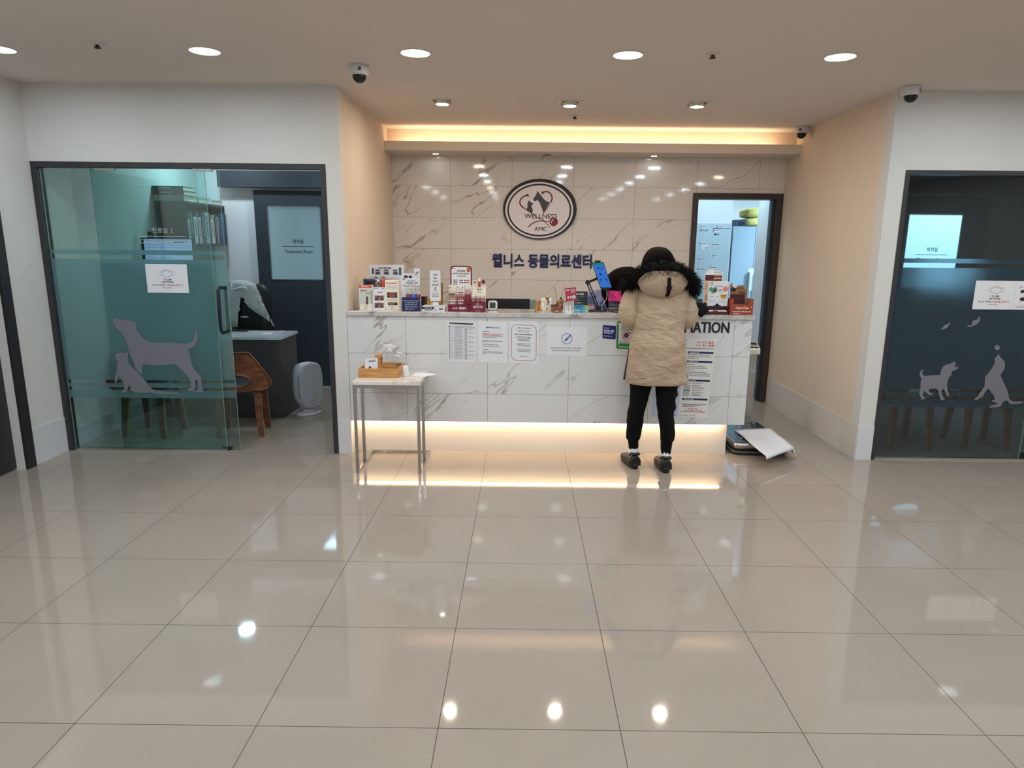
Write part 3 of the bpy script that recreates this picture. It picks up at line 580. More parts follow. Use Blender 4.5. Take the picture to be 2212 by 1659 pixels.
def rsheet(px, r, m, W_, H_):
    mb = MB(); a, b, c = at(*px[0], YP), at(*px[1], YP), at(*px[2], YP); f = Face(mb, a, b, c, W_, H_); f.k = 0; ps = []
    for cx, cy, a0 in ((W_-r, r, 90), (r, r, 180), (r, H_-r, 270), (W_-r, H_-r, 360)):
        for i in range(6): t = math.radians(a0-90 if a0 == 90 else a0-90)+math.radians(18*i); ps.append((cx+r*math.cos(t), cy-r*math.sin(t)))
    # order: TR, TL, BL, BR
    q = []
    for cx, cy, a0 in ((W_-r, r, 0), (r, r, 90), (r, H_-r, 180), (W_-r, H_-r, 270)):
        for i in range(6): t = math.radians(a0+18*i); q.append(f.p(cx+r*math.cos(t), cy-r*math.sin(t), 0))
    mb.prism(q, (0, -.0012, 0), m); f.o = f.o + Vector((0, -.0012, 0)); f.k = 1; return mb, f
mb, f = rsheet(((1302, 702), (1331, 704), (1301, 731)), 20, mat('royal_blue_sticker', (24, 30, 116), .35), 290, 290)
f.greek(30, 52, 140, 66, M_WHITE); f.text('인투벳 인증', 26, 92, 245, 142, M_WHITE, .04); f.text('동물병원입니다', 26, 148, 220, 176, M_WHITE, .03); f.greek(22, 220, 160, 230, M_LGREY); f.greek(22, 236, 220, 246, M_LGREY)
one(mb, 'blue_sticker', 'square royal blue sticker with white writing on the counter front', 'sticker')
mb, f = rsheet(((1333, 694), (1375, 696), (1331, 753)), 34, M_GREEN, 420, 590)
f.rrect(14, 14, 406, 500, 26, M_PAPER); f.k = 2
f.rect(40, 28, 60, 40, M_INK); f.rect(100, 90, 260, 130, M_GREEN); f.text('클린 안심', 110, 96, 250, 124, M_PAPER, .03, 3); f.rect(95, 150, 330, 178, M_GREEN); f.greek(120, 158, 300, 170, M_PAPER, 3)
f.ell(210, 290, 52, 52, M_INK); f.ell(210, 290, 30, 30, mat('brown_ink', (96, 66, 40), .6), 3)
for k in range(12): a = k*math.pi/6; f.ell(210+72*math.cos(a), 290+72*math.sin(a), 8, 8, M_INK)
f.ring(210, 290, 104, 104, 12, M_RED, 3); f.line([(138, 362), (282, 218)], 13, M_RED, 4)
for v in (412, 440, 462): f.greek(50, v, 370, v+12, M_GREY)
f.greek(60, 535, 330, 555, M_PAPER)
one(mb, 'green_sticker', 'green bordered virus prevention sticker on the counter front left of the customer', 'sticker')
# registration poster (white part over pale blue part)
mb, f = sheet('p', (1425, 729), (1548, 733), (1406, 899), 1230, 1690, mat('pale_blue_poster', (188, 202, 226), .5), '')
M_POSTW = mat('poster_white', (228, 226, 222), .5); M_DNAVY = mat('dark_navy_ink', (22, 24, 84), .5)
f.rect(590, 0, 1230, 1690, M_POSTW); f.k = 2
f.text('자진신고', 800, 60, 930, 92, M_RED, .01); f.text('7.1.~8.31.', 945, 42, 1205, 100, M_RED, .03); f.text('집중단속', 800, 124, 930, 156, M_RED, .01); f.text('9.1.~9.30.', 945, 108, 1205, 166, M_RED, .03)
f.text('신고 및', 300, 40, 560, 92, M_NAVY, .02)
f.rect(60, 196, 1200, 210, M_GREY)
for v, t in ((270, '동물등록 대상'), (465, '동물등록 방법'), (866, '자진신고 대상'), (1270, '자진신고 방법')):
    f.rect(640, v, 1200, v+40, M_DNAVY); f.text(t, 680, v+8, 890, v+32, M_POSTW, .02, 3)
for v, e in ((330, 1120), (366, 1180), (402, 900), (575, 1050), (612, 1100), (700, 1100), (736, 1180), (772, 1190), (1380+10, 1180), (1410, 1080), (1440, 950)): f.greek(650, v, e, v+18, M_GREY)
f.text('[ 내장형 방식 ]', 645, 530, 830, 556, M_INK, .02); f.text('[ 외장형 방식 ]', 645, 652, 830, 678, M_INK, .02)
f.rect(640, 930, 790, 958, M_LGREY); f.greek(830, 932, 1060, 952, M_GREY); f.rect(640, 980, 790, 1220, M_LGREY); f.greek(660, 1090, 770, 1112, M_INK, 3)
for k in range(7): f.greek(830, 982+36*k, 1000+30*(k*7 % 5), 1000+36*k, M_GREY)
f.greek(800, 1490, 1020, 1506, M_RED); f.text('과태료 면제', 720, 1520, 1100, 1544, M_RED, .02); f.greek(620, 1556, 1190, 1574, M_RED)
f.greek(300, 1636, 560, 1650, M_NAVY); f.greek(620, 1636, 800, 1650, M_GREY); f.greek(850, 1636, 980, 1650, M_GREY)
M_DACH = mat('dachshund_ink', (44, 28, 24), .6); M_TAN = mat('tan_ink', (150, 96, 60), .6)
f.poly([(330, 1100), (420, 1060), (510, 1100), (550, 1200), (520, 1270), (480, 1260), (500, 1350), (540, 1480), (520, 1560), (330, 1570), (320, 1400), (360, 1280), (320, 1180)], M_DACH)
f.ell(395, 1190, 40, 60, M_TAN, 3); f.ell(395, 1175, 22, 14, M_DACH, 4); f.ell(375, 1548, 40, 26, M_TAN, 3); f.ell(460, 1548, 40, 26, M_TAN, 3); f.ell(385, 1370, 14, 12, M_WHITE, 3); f.ell(430, 1430, 50, 24, M_TAN, 3)
for v in (760, 900, 1000): f.greek(320, v, 560, v+24, M_NAVY)
one(mb, 'registration_poster', 'tall white and pale blue poster with navy headings beside the customer', 'poster')

# ---------------------------------------------------------------- logo sign and wall lettering
YL = 4.926
lg = thing('oval_logo_sign', tuple(at(1166, 451, 4.94)), 'oval white clinic logo sign with black rings on the marble wall', 'sign')
def ellp(cx, cy, rx, ry, n=64): return [at(1060+(cx+rx*math.cos(-2*math.pi*k/n))/7.2125, 370+(cy+ry*math.sin(-2*math.pi*k/n))/7.2125, YL) for k in range(n)]
mb = MB(); mb.prism(ellp(766, 588, 573, 472), (0, YB-YL, 0), M_INK); mb.build('rim', lg)
mb = MB(); a = at(1060, 370, YL-.0005); b = at(1060+1731/7.2125, 370, YL-.0005); c = at(1060, 600, YL-.0005)
f = Face(mb, a, (b.x, a.y, a.z), (a.x, a.y, c.z), 1731, 1659); f.k = 0
M_LOGOW = mat('logo_white', (226, 218, 222), .45); M_LOGOG = mat('logo_grey', (62, 60, 68), .5); M_LOGOR = mat('logo_red', (124, 24, 32), .5)
f.ell(766, 588, 535, 434, M_LOGOW, 1, 64); f.ring(767, 588, 505, 408, 26, M_INK, 2, 64)
f.k = 3
f.poly([(725,290),(760,320),(800,370),(840,420),(880,450),(930,460),(900,520),(870,575),(835,640),(820,590),(795,530),(775,480),(745,435),(715,435),(710,450),(690,452),(672,430),(668,405),(690,390),(705,355),(720,335)], M_LOGOG)
f.poly([(605,435),(625,460),(650,475),(670,478),(668,495),(650,510),(642,530),(660,565),(665,595),(655,640),(625,625),(585,600),(550,572),(575,555),(582,520),(575,490),(585,465)], M_LOGOG)
def smooth(ps, n=5):
    o = []
    for i in range(len(ps)-1):
        p0, p1, p2, p3 = ps[max(i-1, 0)], ps[i], ps[i+1], ps[min(i+2, len(ps)-1)]
        for k in range(n):
            t = k/n; o.append(tuple(.5*(2*p1[j]+(p2[j]-p0[j])*t+(2*p0[j]-5*p1[j]+4*p2[j]-p3[j])*t*t+(3*p1[j]-p0[j]-3*p2[j]+p3[j])*t**3) for j in range(len(p1))))
    return o+[ps[-1]]
f.text('WELLNESS', 533, 643, 1046, 713, M_INK, 0, 4); f.text('WELLNESS', 535, 644, 1048, 714, M_INK, 0, 4.3); f.text('AMC', 695, 845, 889, 909, M_INK, 0, 4); f.text('AMC', 697, 846, 891, 910, M_INK, 0, 4.3)
s1 = smooth([(575, 362), (530, 372), (485, 405), (460, 455), (470, 505), (520, 555), (580, 595), (650, 640), (740, 700), (830, 750), (890, 792), (940, 855)])
f.line(s1, [22 if i < len(s1)*.45 else 10 for i in range(len(s1))], M_LOGOR, 5)
s2 = smooth([(815, 318), (850, 302), (900, 305), (945, 340), (965, 400), (945, 460), (900, 540), (850, 610), (824, 665), (822, 705), (842, 752)])
f.line(s2, [22 if i < len(s2)*.5 else 9 for i in range(len(s2))], M_LOGOR, 5)
s3 = smooth([(600, 848), (650, 800), (720, 765), (800, 752), (870, 757), (935, 760)]); f.line(s3, [20-i*.35 for i in range(len(s3))], M_LOGOR, 5)
f.poly([(553, 345), (588, 333), (602, 384), (580, 380)], M_LOGOR, 5); f.poly([(798, 298), (840, 302), (818, 345), (800, 335)], M_LOGOR, 5)
f.ell(998, 765, 66, 66, M_LOGOR, 6); f.line(smooth([(998, 728), (975, 742), (962, 765), (968, 785)]), 11, M_LOGOW, 7)
mb.build('emblem', lg)
mb = MB(); a = at(1063, 550, YB-.012); b = at(1279, 550, YB-.012)
zt, zb = at(1170, 548.5, YB-.012).z, at(1170, 578.5, YB-.012).z
f = Face(mb, (a.x, YB-.012, zt), (b.x, YB-.012, zt), (a.x, YB-.012, zb), 216, 30); f.k = 0
M_SIGNNAVY = mat('navy_sign_letters', (22, 26, 84), .35)
i0 = len(mb.v); f.text('웰니스 동물의료센터', 0, 0, 216, 30, M_SIGNNAVY, .028)
n0 = len(mb.f); nv = len(mb.v)-i0; mb.v += [(x, y+.012, z) for x, y, z in mb.v[i0:]]   # give the letters depth
ed = {}
for fc in mb.f[:n0]:
    for q in range(len(fc)):
        e = (fc[q], fc[(q+1) % len(fc)]); ed[e] = 1
for (p, q) in list(ed):
    if (q, p) not in ed: mb.face((p, q, q+nv, p+nv), M_SIGNNAVY)
one(mb, 'wall_lettering', 'raised navy Korean clinic name lettering on the marble wall', 'sign lettering')

# ---------------------------------------------------------------- chrome side table with tray
tb = thing('side_table', (-.655, 2.78, 0), 'chrome C-frame side table with a marble top at the left end of the counter', 'side table')
X0, X1, TY0, TY1 = -.884, -.428, 2.545, 2.985; TZ = .652; w = .021
mb = MB(); mb.box(X0, X1, TY0, TY1, TZ-.026, TZ, M_TABLETOP); mb.build('table_top', tb, bevel=.003)
mb = MB()
for x in (X0+.012, X1-.012): mb.box(x-w/2, x+w/2, TY0+.004, TY0+.004+w, TZ-.048, TZ-.0265, M_CHROME); mb.box(x-w/2, x+w/2, TY0+.025, TY1-.01, TZ-.048, TZ-.0265, M_CHROME)
mb.box(X0+.0225, X1-.0225, TY0+.004, TY0+.025, TZ-.048, TZ-.0265, M_CHROME); mb.box(X0+.0225, X1-.0225, TY1-.031, TY1-.01, TZ-.048, TZ-.0265, M_CHROME); mb.build('top_frame', tb)
mb = MB(); YE = 3.045
for x in (X0+.012, X1-.012): mb.box(x-w/2, x+w/2, TY0+.004, YE, 0, w, M_CHROME)
mb.box(X0+.0225, X1-.0225, YE-w, YE, 0, w, M_CHROME); mb.build('base_frame', tb)
for x in (X0+.012, X1-.012):
    for y in (TY0+.004, 2.765):
        mb = MB(); mb.box(x-w/2, x+w/2, y, y+w, w, TZ-.048, M_CHROME); mb.build('leg', tb)
tr = thing('wooden_tray', (-.735, 2.86, TZ), 'divided bamboo tray with a handle standing on the side table', 'tray')
a, b = atz(774, 816, TZ), atz(862, 816, TZ); tx0, tx1, ty0, ty1 = a.x, b.x, a.y, 2.945; th_ = .065; t = .009
mb = MB(); mb.box(tx0, tx1, ty0, ty1, TZ, TZ+.006, M_BAMBOO); mb.build('tray_bottom', tr)
mb = MB(); z0 = TZ+.006
mb.box(tx0, tx1, ty0, ty0+t, z0, TZ+th_, M_BAMBOO); mb.box(tx0, tx1, ty1-t, ty1, z0, TZ+th_, M_BAMBOO); mb.box(tx0, tx0+t, ty0+t, ty1-t, z0, TZ+th_, M_BAMBOO); mb.box(tx1-t, tx1, ty0+t, ty1-t, z0, TZ+th_, M_BAMBOO)
ym = ty0+.115; mb.box(tx0+t, tx1-t, ym, ym+t, z0, TZ+th_, M_BAMBOO); mb.build('tray_sides', tr, bevel=.0015)
hx0, hx1 = at(816.5, 780, ym).x, at(827, 780, ym).x; mb = MB(); hz = at(822, 763, ym).z
mb.box(hx0, hx1, ty0+.02, ty0+.032, z0, hz, M_BAMBOO); mb.box(hx0, hx1, ym-.012, ym, z0, hz, M_BAMBOO); mb.box(hx0, hx1, ty0+.032, ym-.012, hz-.022, hz, M_BAMBOO); mb.box(hx0, hx1, ty0+.032, ym-.012, z0, TZ+.05, M_BAMBOO); mb.build('handle', tr, bevel=.003)
mb = MB(); p0, p1, p2 = at(788.5, 775, ty0+.012), at(816, 773, ty0+.012), at(788, 801, ty0+.012)
mb.M = None; dd = Vector((0, .0012, 0)); q = [p0, p1, p1+(p2-p0), p2]; q = [q[0], q[1], Vector((q[2].x, q[2].y, TZ+.008)), Vector((q[3].x, q[3].y, TZ+.008))]; mb.loft([q, [v+dd for v in q]], M_PAPER, smooth=False)
f = Face(mb, q[0], q[1], q[3], 270, 300); f.greek(80, 30, 220, 42, M_NAVY); f.greek(80, 48, 232, 60, M_NAVY); f.ell(105, 158, 26, 24, M_INK); f.ell(130, 185, 34, 26, mat('pink_ink', (224, 150, 164), .6), 2); f.ell(165, 195, 30, 18, MATS['pink_ink'], 3)
one(mb, 'info_card', 'small white card with a pink drawing standing in the bamboo tray', 'card')
# spray bottle and pump bottle
bx, by = -.706, ym-.0+.05; bz = TZ+.006
bx = at(842, 770, by).x
sb = thing('spray_bottle', (bx, by, bz), 'clear trigger spray bottle with a white head in the bamboo tray', 'spray bottle')
mb = MB(); zt = at(840, 757, by).z; h = zt-bz
mb.lathe((bx, by, bz), [(.030, 0), (.034, .004), (.034, h*.62), (.030, h*.75), (.018, h*.88), (.0145, h*.92), (.0145, h)], M_WATERGLASS, 28); mb.build('bottle', sb)
mb = MB(); mb.lathe((bx, by, zt), [(.016, -.012), (.017, .0), (.015, .014), (.012, .02)], M_WHITE, 20)
mb.prism([(bx-.046, by-.009, zt+.040), (bx-.044, by-.009, zt+.026), (bx-.012, by-.009, zt+.016), (bx+.014, by-.009, zt+.018), (bx+.040, by-.009, zt+.024), (bx+.030, by-.009, zt+.036), (bx+.008, by-.009, zt+.044)], (0, .018, 0), M_WHITE); mb.build('spray_head', sb, bevel=.002)
mb = MB(); mb.tube([(bx-.026, by, zt+.022), (bx-.030, by, zt+.004), (bx-.042, by, zt-.014)], [.004, .0035, .003], M_WHITE, 8); mb.build('trigger', sb)
mb = MB(); mb.tube([(bx, by, zt), (bx+.004, by, bz+h*.5), (bx-.004, by, bz+.012)], .0018, M_WHITE, 6); mb.build('dip_tube', sb)
px_, py_ = bx+.056, by+.012; pb = thing('pump_bottle', (px_, py_, bz), 'shorter clear pump bottle behind the spray bottle in the bamboo tray', 'pump bottle')
mb = MB(); mb.lathe((px_, py_, bz), [(.022, 0), (.024, .004), (.024, .085), (.018, .102), (.010, .108), (.010, .116)], M_WATERGLASS, 24); mb.build('bottle', pb)
mb = MB(); mb.lathe((px_, py_, bz+.112), [(.012, 0), (.012, .012), (.004, .014), (.004, .026)], M_WHITE, 14); mb.tube([(px_-.006, py_, bz+.14), (px_+.012, py_, bz+.142), (px_+.036, py_, bz+.136)], [.007, .006, .003], M_WHITE, 8); mb.build('pump_head', pb)
mb = MB(); mb.tube([(bx+.052, by-.030, TZ+.066), (bx+.086, by-.026, TZ+.076)], .0032, M_BLACK, 8); mb.tube([(bx+.086, by-.026, TZ+.076), (bx+.10, by-.018, TZ+.080)], [.0032, .001], M_STEEL, 8)
mb.tube([(bx+.052, by-.030, TZ+.066), (bx+.035, by-.034, TZ+.007)], .0032, M_BLACK, 8); one(mb, 'black_pen', 'black pen leaning in the bamboo tray', 'pen')
mb = MB(); cp = atz(876.5, 813, TZ); r = .0205
mb.lathe((cp.x, cp.y, TZ), [(r*.93, 0), (r, .003), (r, .074), (r*.97, .075), (r*.88, .073), (r*.84, .006)], M_WHITE, 32); one(mb, 'white_cup', 'plain white cup on the side table right of the tray', 'cup')
mb = MB(); z = TZ+.0012; A = [atz(883, 791, z), atz(929, 813, z), atz(913, 818, z), atz(886, 813, z)]
A = [Vector((-.525, 2.93, z)), Vector((-.34, 2.835, z)), Vector((-.425, 2.72, z)), Vector((-.525, 2.74, z))]
n = 8; rows = []
for i in range(n+1):
    t = i/n; l = A[3].lerp(A[0], t); r_ = A[2].lerp(A[1], t); rows.append([l.lerp(r_, k/6)+Vector((0, 0, .004*math.sin(k/6*3.1)*t)) for k in range(7)])
mb.loft(rows, M_PAPER, False, False, False)
o = one(mb, 'loose_paper', 'loose white paper overhanging the right corner of the side table', 'paper'); md = o.modifiers.new('thick', 'SOLIDIFY'); md.thickness = .0006; md.offset = 1

# ---------------------------------------------------------------- pet scale
sc = thing('pet_scale', (2.06, 3.42, 0), 'steel platform pet scale with a tall display post at the right end of the counter', 'scale')
px0, px1, py0, py1 = 1.90, 2.31, 3.07, 3.74
def rr_ring(x0, x1, y0, y1, r, z, n=5):
    o = []
    for cx, cy, a0 in ((x1-r, y1-r, 0), (x0+r, y1-r, 90), (x0+r, y0+r, 180), (x1-r, y0+r, 270)):
        for i in range(n+1): a = math.radians(a0+90*i/n); o.append((cx+r*math.cos(a), cy+r*math.sin(a), z))
    return o
mb = MB(); mb.loft([rr_ring(px0-.012, px1+.012, py0-.012, py1+.012, .06, z) for z in (.014, .034)], mat('dark_grey_rubber_base', (70, 70, 72), .4)); mb.build('scale_base', sc, bevel=.004)
mb = MB(); mb.loft([rr_ring(px0, px1, py0, py1, .05, z) for z in (.045, .085)] + [rr_ring(px0+.012, px1-.012, py0+.012, py1-.012, .04, .095)], M_STEEL); mb.build('platform', sc)
M_WRAP = mat('crinkled_black_film', (18, 18, 20), .15, bump=(24, .9))
mb = MB(); mb.loft([rr_ring(px0+.02, px1-.02, py0+.02, py1-.02, .04, z) for z in (.0955, .0975)], M_WRAP); mb.build('plastic_cover', sc)
for x in (px0+.05, px1-.05):
    for y in (py0+.05, py1-.05):
        mb = MB(); mb.cyl((x, y, 0), (x, y, .014), .016, m=M_BLACK); mb.build('foot', sc)
for x in (px0+.06, px1-.06):
    mb = MB(); mb.box(x-.03, x+.03, py0+.05, py1-.05, .034, .045, M_BLACK); mb.build('load_support', sc)
pX0, pX1, pY = at(1606, 915, 3.76).x, at(1623, 915, 3.76).x, 3.76
mb = MB(); mb.box(pX0, pX1, pY, pY+.06, .04, .70, M_STEEL); mb.box(pX0, pX1, py1-.02, pY+.06, .012, .04, M_STEEL)
f = Face(mb, (pX0, pY, .60), (pX1, pY, .60), (pX0, pY, .52), 60, 80); f.rect(4, 0, 56, 80, M_LGREY)
f.k = 2
for v in (6, 14, 30, 40, 50, 70): f.greek(8, v, 52, v+5, M_GREY)
mb.build('post', sc)
hz0, hz1 = .685, .775; M_IVORY = mat('ivory_plastic', (214, 206, 192), .45)
mb = MB(); x0, x1 = pX0-.012, pX1+.014
mb.prism([(x0, pY-.03, hz0), (x0, pY-.03, hz0+.035), (x0, pY-.022, hz0+.045), (x0, pY+.075, hz1), (x0, pY+.08, hz1-.01), (x0, pY+.08, hz0)], (x1-x0, 0, 0), M_IVORY); mb.build('display_head', sc)
mb = MB(); f = Face(mb, (x0, pY+.075, hz1+.0005), (x1, pY+.075, hz1+.0005), (x0, pY-.022, hz0+.0455), 80, 90); f.rect(6, 8, 74, 38, M_BLACK); f.rect(6, 46, 74, 54, M_BLACK); f.rect(6, 62, 74, 82, M_BLACK); f.rect(34, 68, 46, 76, M_BLUEINK, 2); f.ell(16, 22, 7, 7, M_GREY, 2)
g = Face(mb, (x0, pY-.03, hz0+.035), (x1, pY-.03, hz0+.035), (x0, pY-.03, hz0), 80, 36); g.rect(12, 12, 68, 24, M_CREAM); g.greek(18, 16, 62, 20, M_GREY, 2); mb.build('control_panel', sc)
mb = MB(); z = .0995; ed = []
P4 = [atz(1586, 929, .106), atz(1665, 925, .107), atz(1712, 965, .106), atz(1655, 985, .107)]
n = 10; rows = []
for i in range(n+1):
    t = i/n; l = P4[0].lerp(P4[3], t); r_ = P4[1].lerp(P4[2], t); rows.append([l.lerp(r_, k/8)+Vector((0, 0, .003*math.sin(t*6+k*.4))) for k in range(9)])
last = rows[-1]; rows.append([v+Vector((.0, -.012, -.022)) for v in last])
mb.loft(rows, M_PAPER, False, False, False)
c = [r[-1] for r in rows[5:]]; dn = [v+Vector((.03, -.0, -.07)) for v in c]
mb.loft([c, dn], M_PAPER, False, False, False)
o = one(mb, 'absorbent_pad', 'white paper pad draped over the pet scale', 'paper pad'); md = o.modifiers.new('thick', 'SOLIDIFY'); md.thickness = .002; md.offset = 1
# ---------------------------------------------------------------- things on the reception counter
ZC = CT1
def base(cx, py): return max(3.012, atz(cx, py, ZC).y)
def pr_(px0, px1, py, Y, ref=None):
    a = at(px0, py, Y); b = at(px1, py, Y); return a.x, b.x, a.z
def crect(px0, px1, ptop, pbot, Y):
    ym = (ptop+pbot)/2; x0 = at(px0, ym, Y).x; x1 = at(px1, ym, Y).x; return x0, x1, at((px0+px1)/2, ptop, Y).z
def grad(name, stops, z0, z1):
    """printed colour fade of a carton, part of its artwork, along the carton's height"""
    N = NT(name); z = N.n('SeparateXYZ', {0: N.n('TexCoord').outputs['Object']}).outputs[2]
    f = N.n('MapRange', {0: z, 1: z0, 2: z1}).outputs[0]; r = N.n('ValToRGB', {0: f}); e = r.color_ramp.elements
    e[0].position, e[0].color = stops[0][0], lin(stops[0][1])+(1,); e[1].position, e[1].color = stops[-1][0], lin(stops[-1][1])+(1,)
    for p, c in stops[1:-1]: q = e.new(p); q.color = lin(c)+(1,)
    N.to(r.outputs[0], 'Base Color'); N.b.inputs['Roughness'].default_value = .4; return N.m
def carton(name, x0, x1, y, d, z0, z1, m, label, cat, prn=None, mf=None, group=None, parent=None, WH=(100, 100), bev=0):
    mb = MB(); mb.box(x0, x1, y, y+d, z0, z1, m, mf); f = Face(mb, (x0, y, z1), (x1, y, z1), (x0, y, z0), *WH)
    if prn: prn(f)
    if parent is not None: return mb.build(name, parent, bevel=bev)
    return one(mb, name, label, cat, group, origin=((x0+x1)/2, y+d/2, z0), bevel=bev)
M_ORANGE = mat('orange_red_card', (222, 84, 62), .5); M_EYE = mat('eye_photo_ink', (66, 40, 34), .5); M_EYE2 = mat('eye_photo_iris', (140, 110, 74), .5); M_ROSE = mat('eye_photo_rose', (150, 78, 84), .5)
# clear brochure holder
Y = 3.10; x0, x1, zt = crect(757, 775, 598, 668, Y)
mb = MB(); xx0 = AX0+.012; xx1 = xx0+.036
Y = 3.13; mb.box(xx0, xx1, Y+.10, Y+.103, ZC, ZC+.24, M_ACRYL); mb.box(xx0, xx1, Y+.02, Y+.023, ZC, ZC+.07, M_ACRYL); mb.box(xx0, xx1, Y+.023, Y+.10, ZC, ZC+.003, M_ACRYL)
one(mb, 'brochure_holder', 'empty clear acrylic brochure holder at the left end of the counter top', 'brochure holder', origin=((xx0+xx1)/2, Y+.06, ZC))
# big white cardboard display with pouches
Y = 3.235; x0, x1, zt = crect(790, 867, 573, 668, Y)
dp = thing('cardboard_display', ((x0+x1)/2, Y+.03, ZC), 'tall white cardboard display board with product prices at the left of the counter', 'display')
def pb1(f):
    f.greek(28, 6, 66, 9, M_NAVY); f.rect(8, 8, 13, 22, M_NAVY); f.rect(85, 6, 92, 24, mat('teal_ink', (30, 96, 120), .5))
    for u in (16, 41, 67): f.rect(u, 10, u+16, 24, M_LGREY); f.greek(u+3, 12, u+13, 15, M_INK, 2); f.rect(u+2, 17.5, u+14, 22, M_NAVY, 2)
carton('back_board', x0, x1, Y+.14, .004, ZC, zt, M_PAPER, '', '', pb1, parent=dp)
a, b, c = crect(784, 820, 601, 620, Y); z2 = at(820, 601, Y).z
mb = MB(); xs0, xs1 = at(784, 640, Y).x, at(858, 640, Y).x
for q in ((xs0, xs1, Y+.005, Y+.008, ZC, z2-.10), (xs0, xs1, Y+.135, Y+.138, ZC, z2), (xs0, xs0+.003, Y+.008, Y+.135, ZC, z2), (xs1-.003, xs1, Y+.008, Y+.135, ZC, z2)): mb.box(*q, M_ACRYL)
mb.build('clear_pocket', dp)
for px, nm, col in ((812, 'left', 0), (828, 'right', 0)):
    p = at(px, 590.5, Y+.135); mb = MB(); mb.box(p.x-.011, p.x+.011, Y+.133, Y+.134, p.z-.005-.03, p.z+.005-.03, M_RED); mb.build('price_sticker', dp)
def pouch(px0, px1, pt, Y_, m, label, k):
    a0, a1, zt_ = crect(px0, px1, pt, 650, Y_); mb = MB(); n = 6
    R = []
    for i in range(n+1):
        t = i/n; th = .006*math.sin(math.pi*min(1, t*1.0)); z = ZC+(zt_-ZC)*t; dy = .02*t
        R.append([(a0, Y_+dy, z), ((a0+a1)/2, Y_+dy-th, z+.003*math.sin(k+i)), (a1, Y_+dy, z), ((a0+a1)/2, Y_+dy+th, z)])
    mb.loft(R, m); return one(mb, 'treat_pouch', label, 'pouch', 'treat pouches in the clear pocket', origin=((a0+a1)/2, Y_, ZC))
M_BLUEFOIL = mat('blue_foil_pouch', (52, 92, 148), .25, .3, bump=(40, .5)); M_ORFOIL = mat('orange_foil_pouch', (208, 76, 56), .35, bump=(40, .4)); M_DKPOUCH = mat('dark_pouch_band', (48, 30, 28), .35)
for k in range(3): pouch(783+3.5*k+2, 819, 603+2.2*k, Y+.055-.018*k, M_BLUEFOIL if k < 2 else M_DKPOUCH, ['rearmost blue foil pouch in the clear pocket of the white display', 'middle blue foil pouch in the clear pocket of the white display', 'dark brown front pouch below the blue ones in the clear pocket'][k], k)
for k in range(3): pouch(821.5+5*k, 829+9*k, 605-.7*k, Y+.040+.020*k, M_ORFOIL, ['small front orange pouch beside the blue pouches', 'middle orange pouch beside the blue pouches', 'rearmost wide orange pouch behind the white box'][k], k+4)
# three front boxes
Y = base(795, 669.5); x0, x1, zt = crect(776, 804, 616, 669, Y)
bh = thing('sample_box', ((x0+x1)/2, Y+.03, ZC), 'white sample box with a red top band and a treat stick window', 'display box')
def pb2(f):
    f.rect(0, 0, 100, 11, M_ORANGE); f.ell(26, 5, 5, 3, M_WHITE, 2); f.greek(32, 3.5, 70, 7, M_WHITE, 2)
    f.rect(6, 13, 94, 76, mat('pale_green_window', (206, 210, 204), .3)); f.greek(12, 19, 60, 25, M_RED, 2); f.greek(50, 30, 86, 34, M_GREY, 2)
    f.poly([(48, 78), (54, 46), (70, 46), (66, 78)], mat('jerky_brown', (110, 54, 40), .5), 3); f.rect(90, 20, 98, 74, mat('leaf_green', (110, 170, 80), .5), 3)
    f.rect(0, 78, 100, 100, M_CREAM, 3); f.greek(32, 84, 66, 86.5, M_GREY, 4); f.greek(40, 92, 58, 95, M_GREY, 4)
carton('carton', x0, x1, Y, .05, ZC, zt, M_PAPER, '', '', pb2, parent=bh, bev=.001)
Y = base(818, 669.8); x0, x1, zt = crect(804.5, 831.5, 621, 669.5, Y)
def pb3(f):
    f.greek(4, 3, 45, 6, M_NAVY); f.greek(70, 3, 92, 6, M_NAVY); f.greek(35, 20, 75, 25, M_NAVY)
    for v in (36, 68):
        f.rect(14, v, 88, v+22, M_ROSE); f.poly([(16, v+20), (30, v+6), (52, v+2), (76, v+9), (86, v+20)], M_EYE, 2); f.ell(52, v+13, 14, 6, M_EYE2, 3); f.rect(14, v+17, 40, v+22, M_NAVY, 4)
    f.poly([(44, 61), (52, 61), (48, 65)], M_NAVY)
mb = MB(); mb.loft([[(x0, Y, ZC), (x1, Y, ZC), (x1, Y+.004, ZC), (x0, Y+.004, ZC)], [(x0, Y+.03, zt), (x1, Y+.03, zt), (x1, Y+.034, zt), (x0, Y+.034, zt)]], M_PAPER, smooth=False)
f = Face(mb, (x0, Y+.03, zt), (x1, Y+.03, zt), (x0, Y, ZC), 100, 100); pb3(f); mb.loft([[(x0, Y+.05, ZC), (x1, Y+.05, ZC), (x1, Y+.053, ZC), (x0, Y+.053, ZC)], [(x0, Y+.035, zt), (x1, Y+.035, zt), (x1, Y+.038, zt), (x0, Y+.038, zt)]], M_PAPER, smooth=False)
one(mb, 'leaflet_stand', 'white leaflet stand with two eye photographs between the two sample boxes', 'leaflet', origin=((x0+x1)/2, Y+.02, ZC))
Y = base(846, 670); x0, x1, zt = crect(832, 861.5, 605.5, 670, Y)
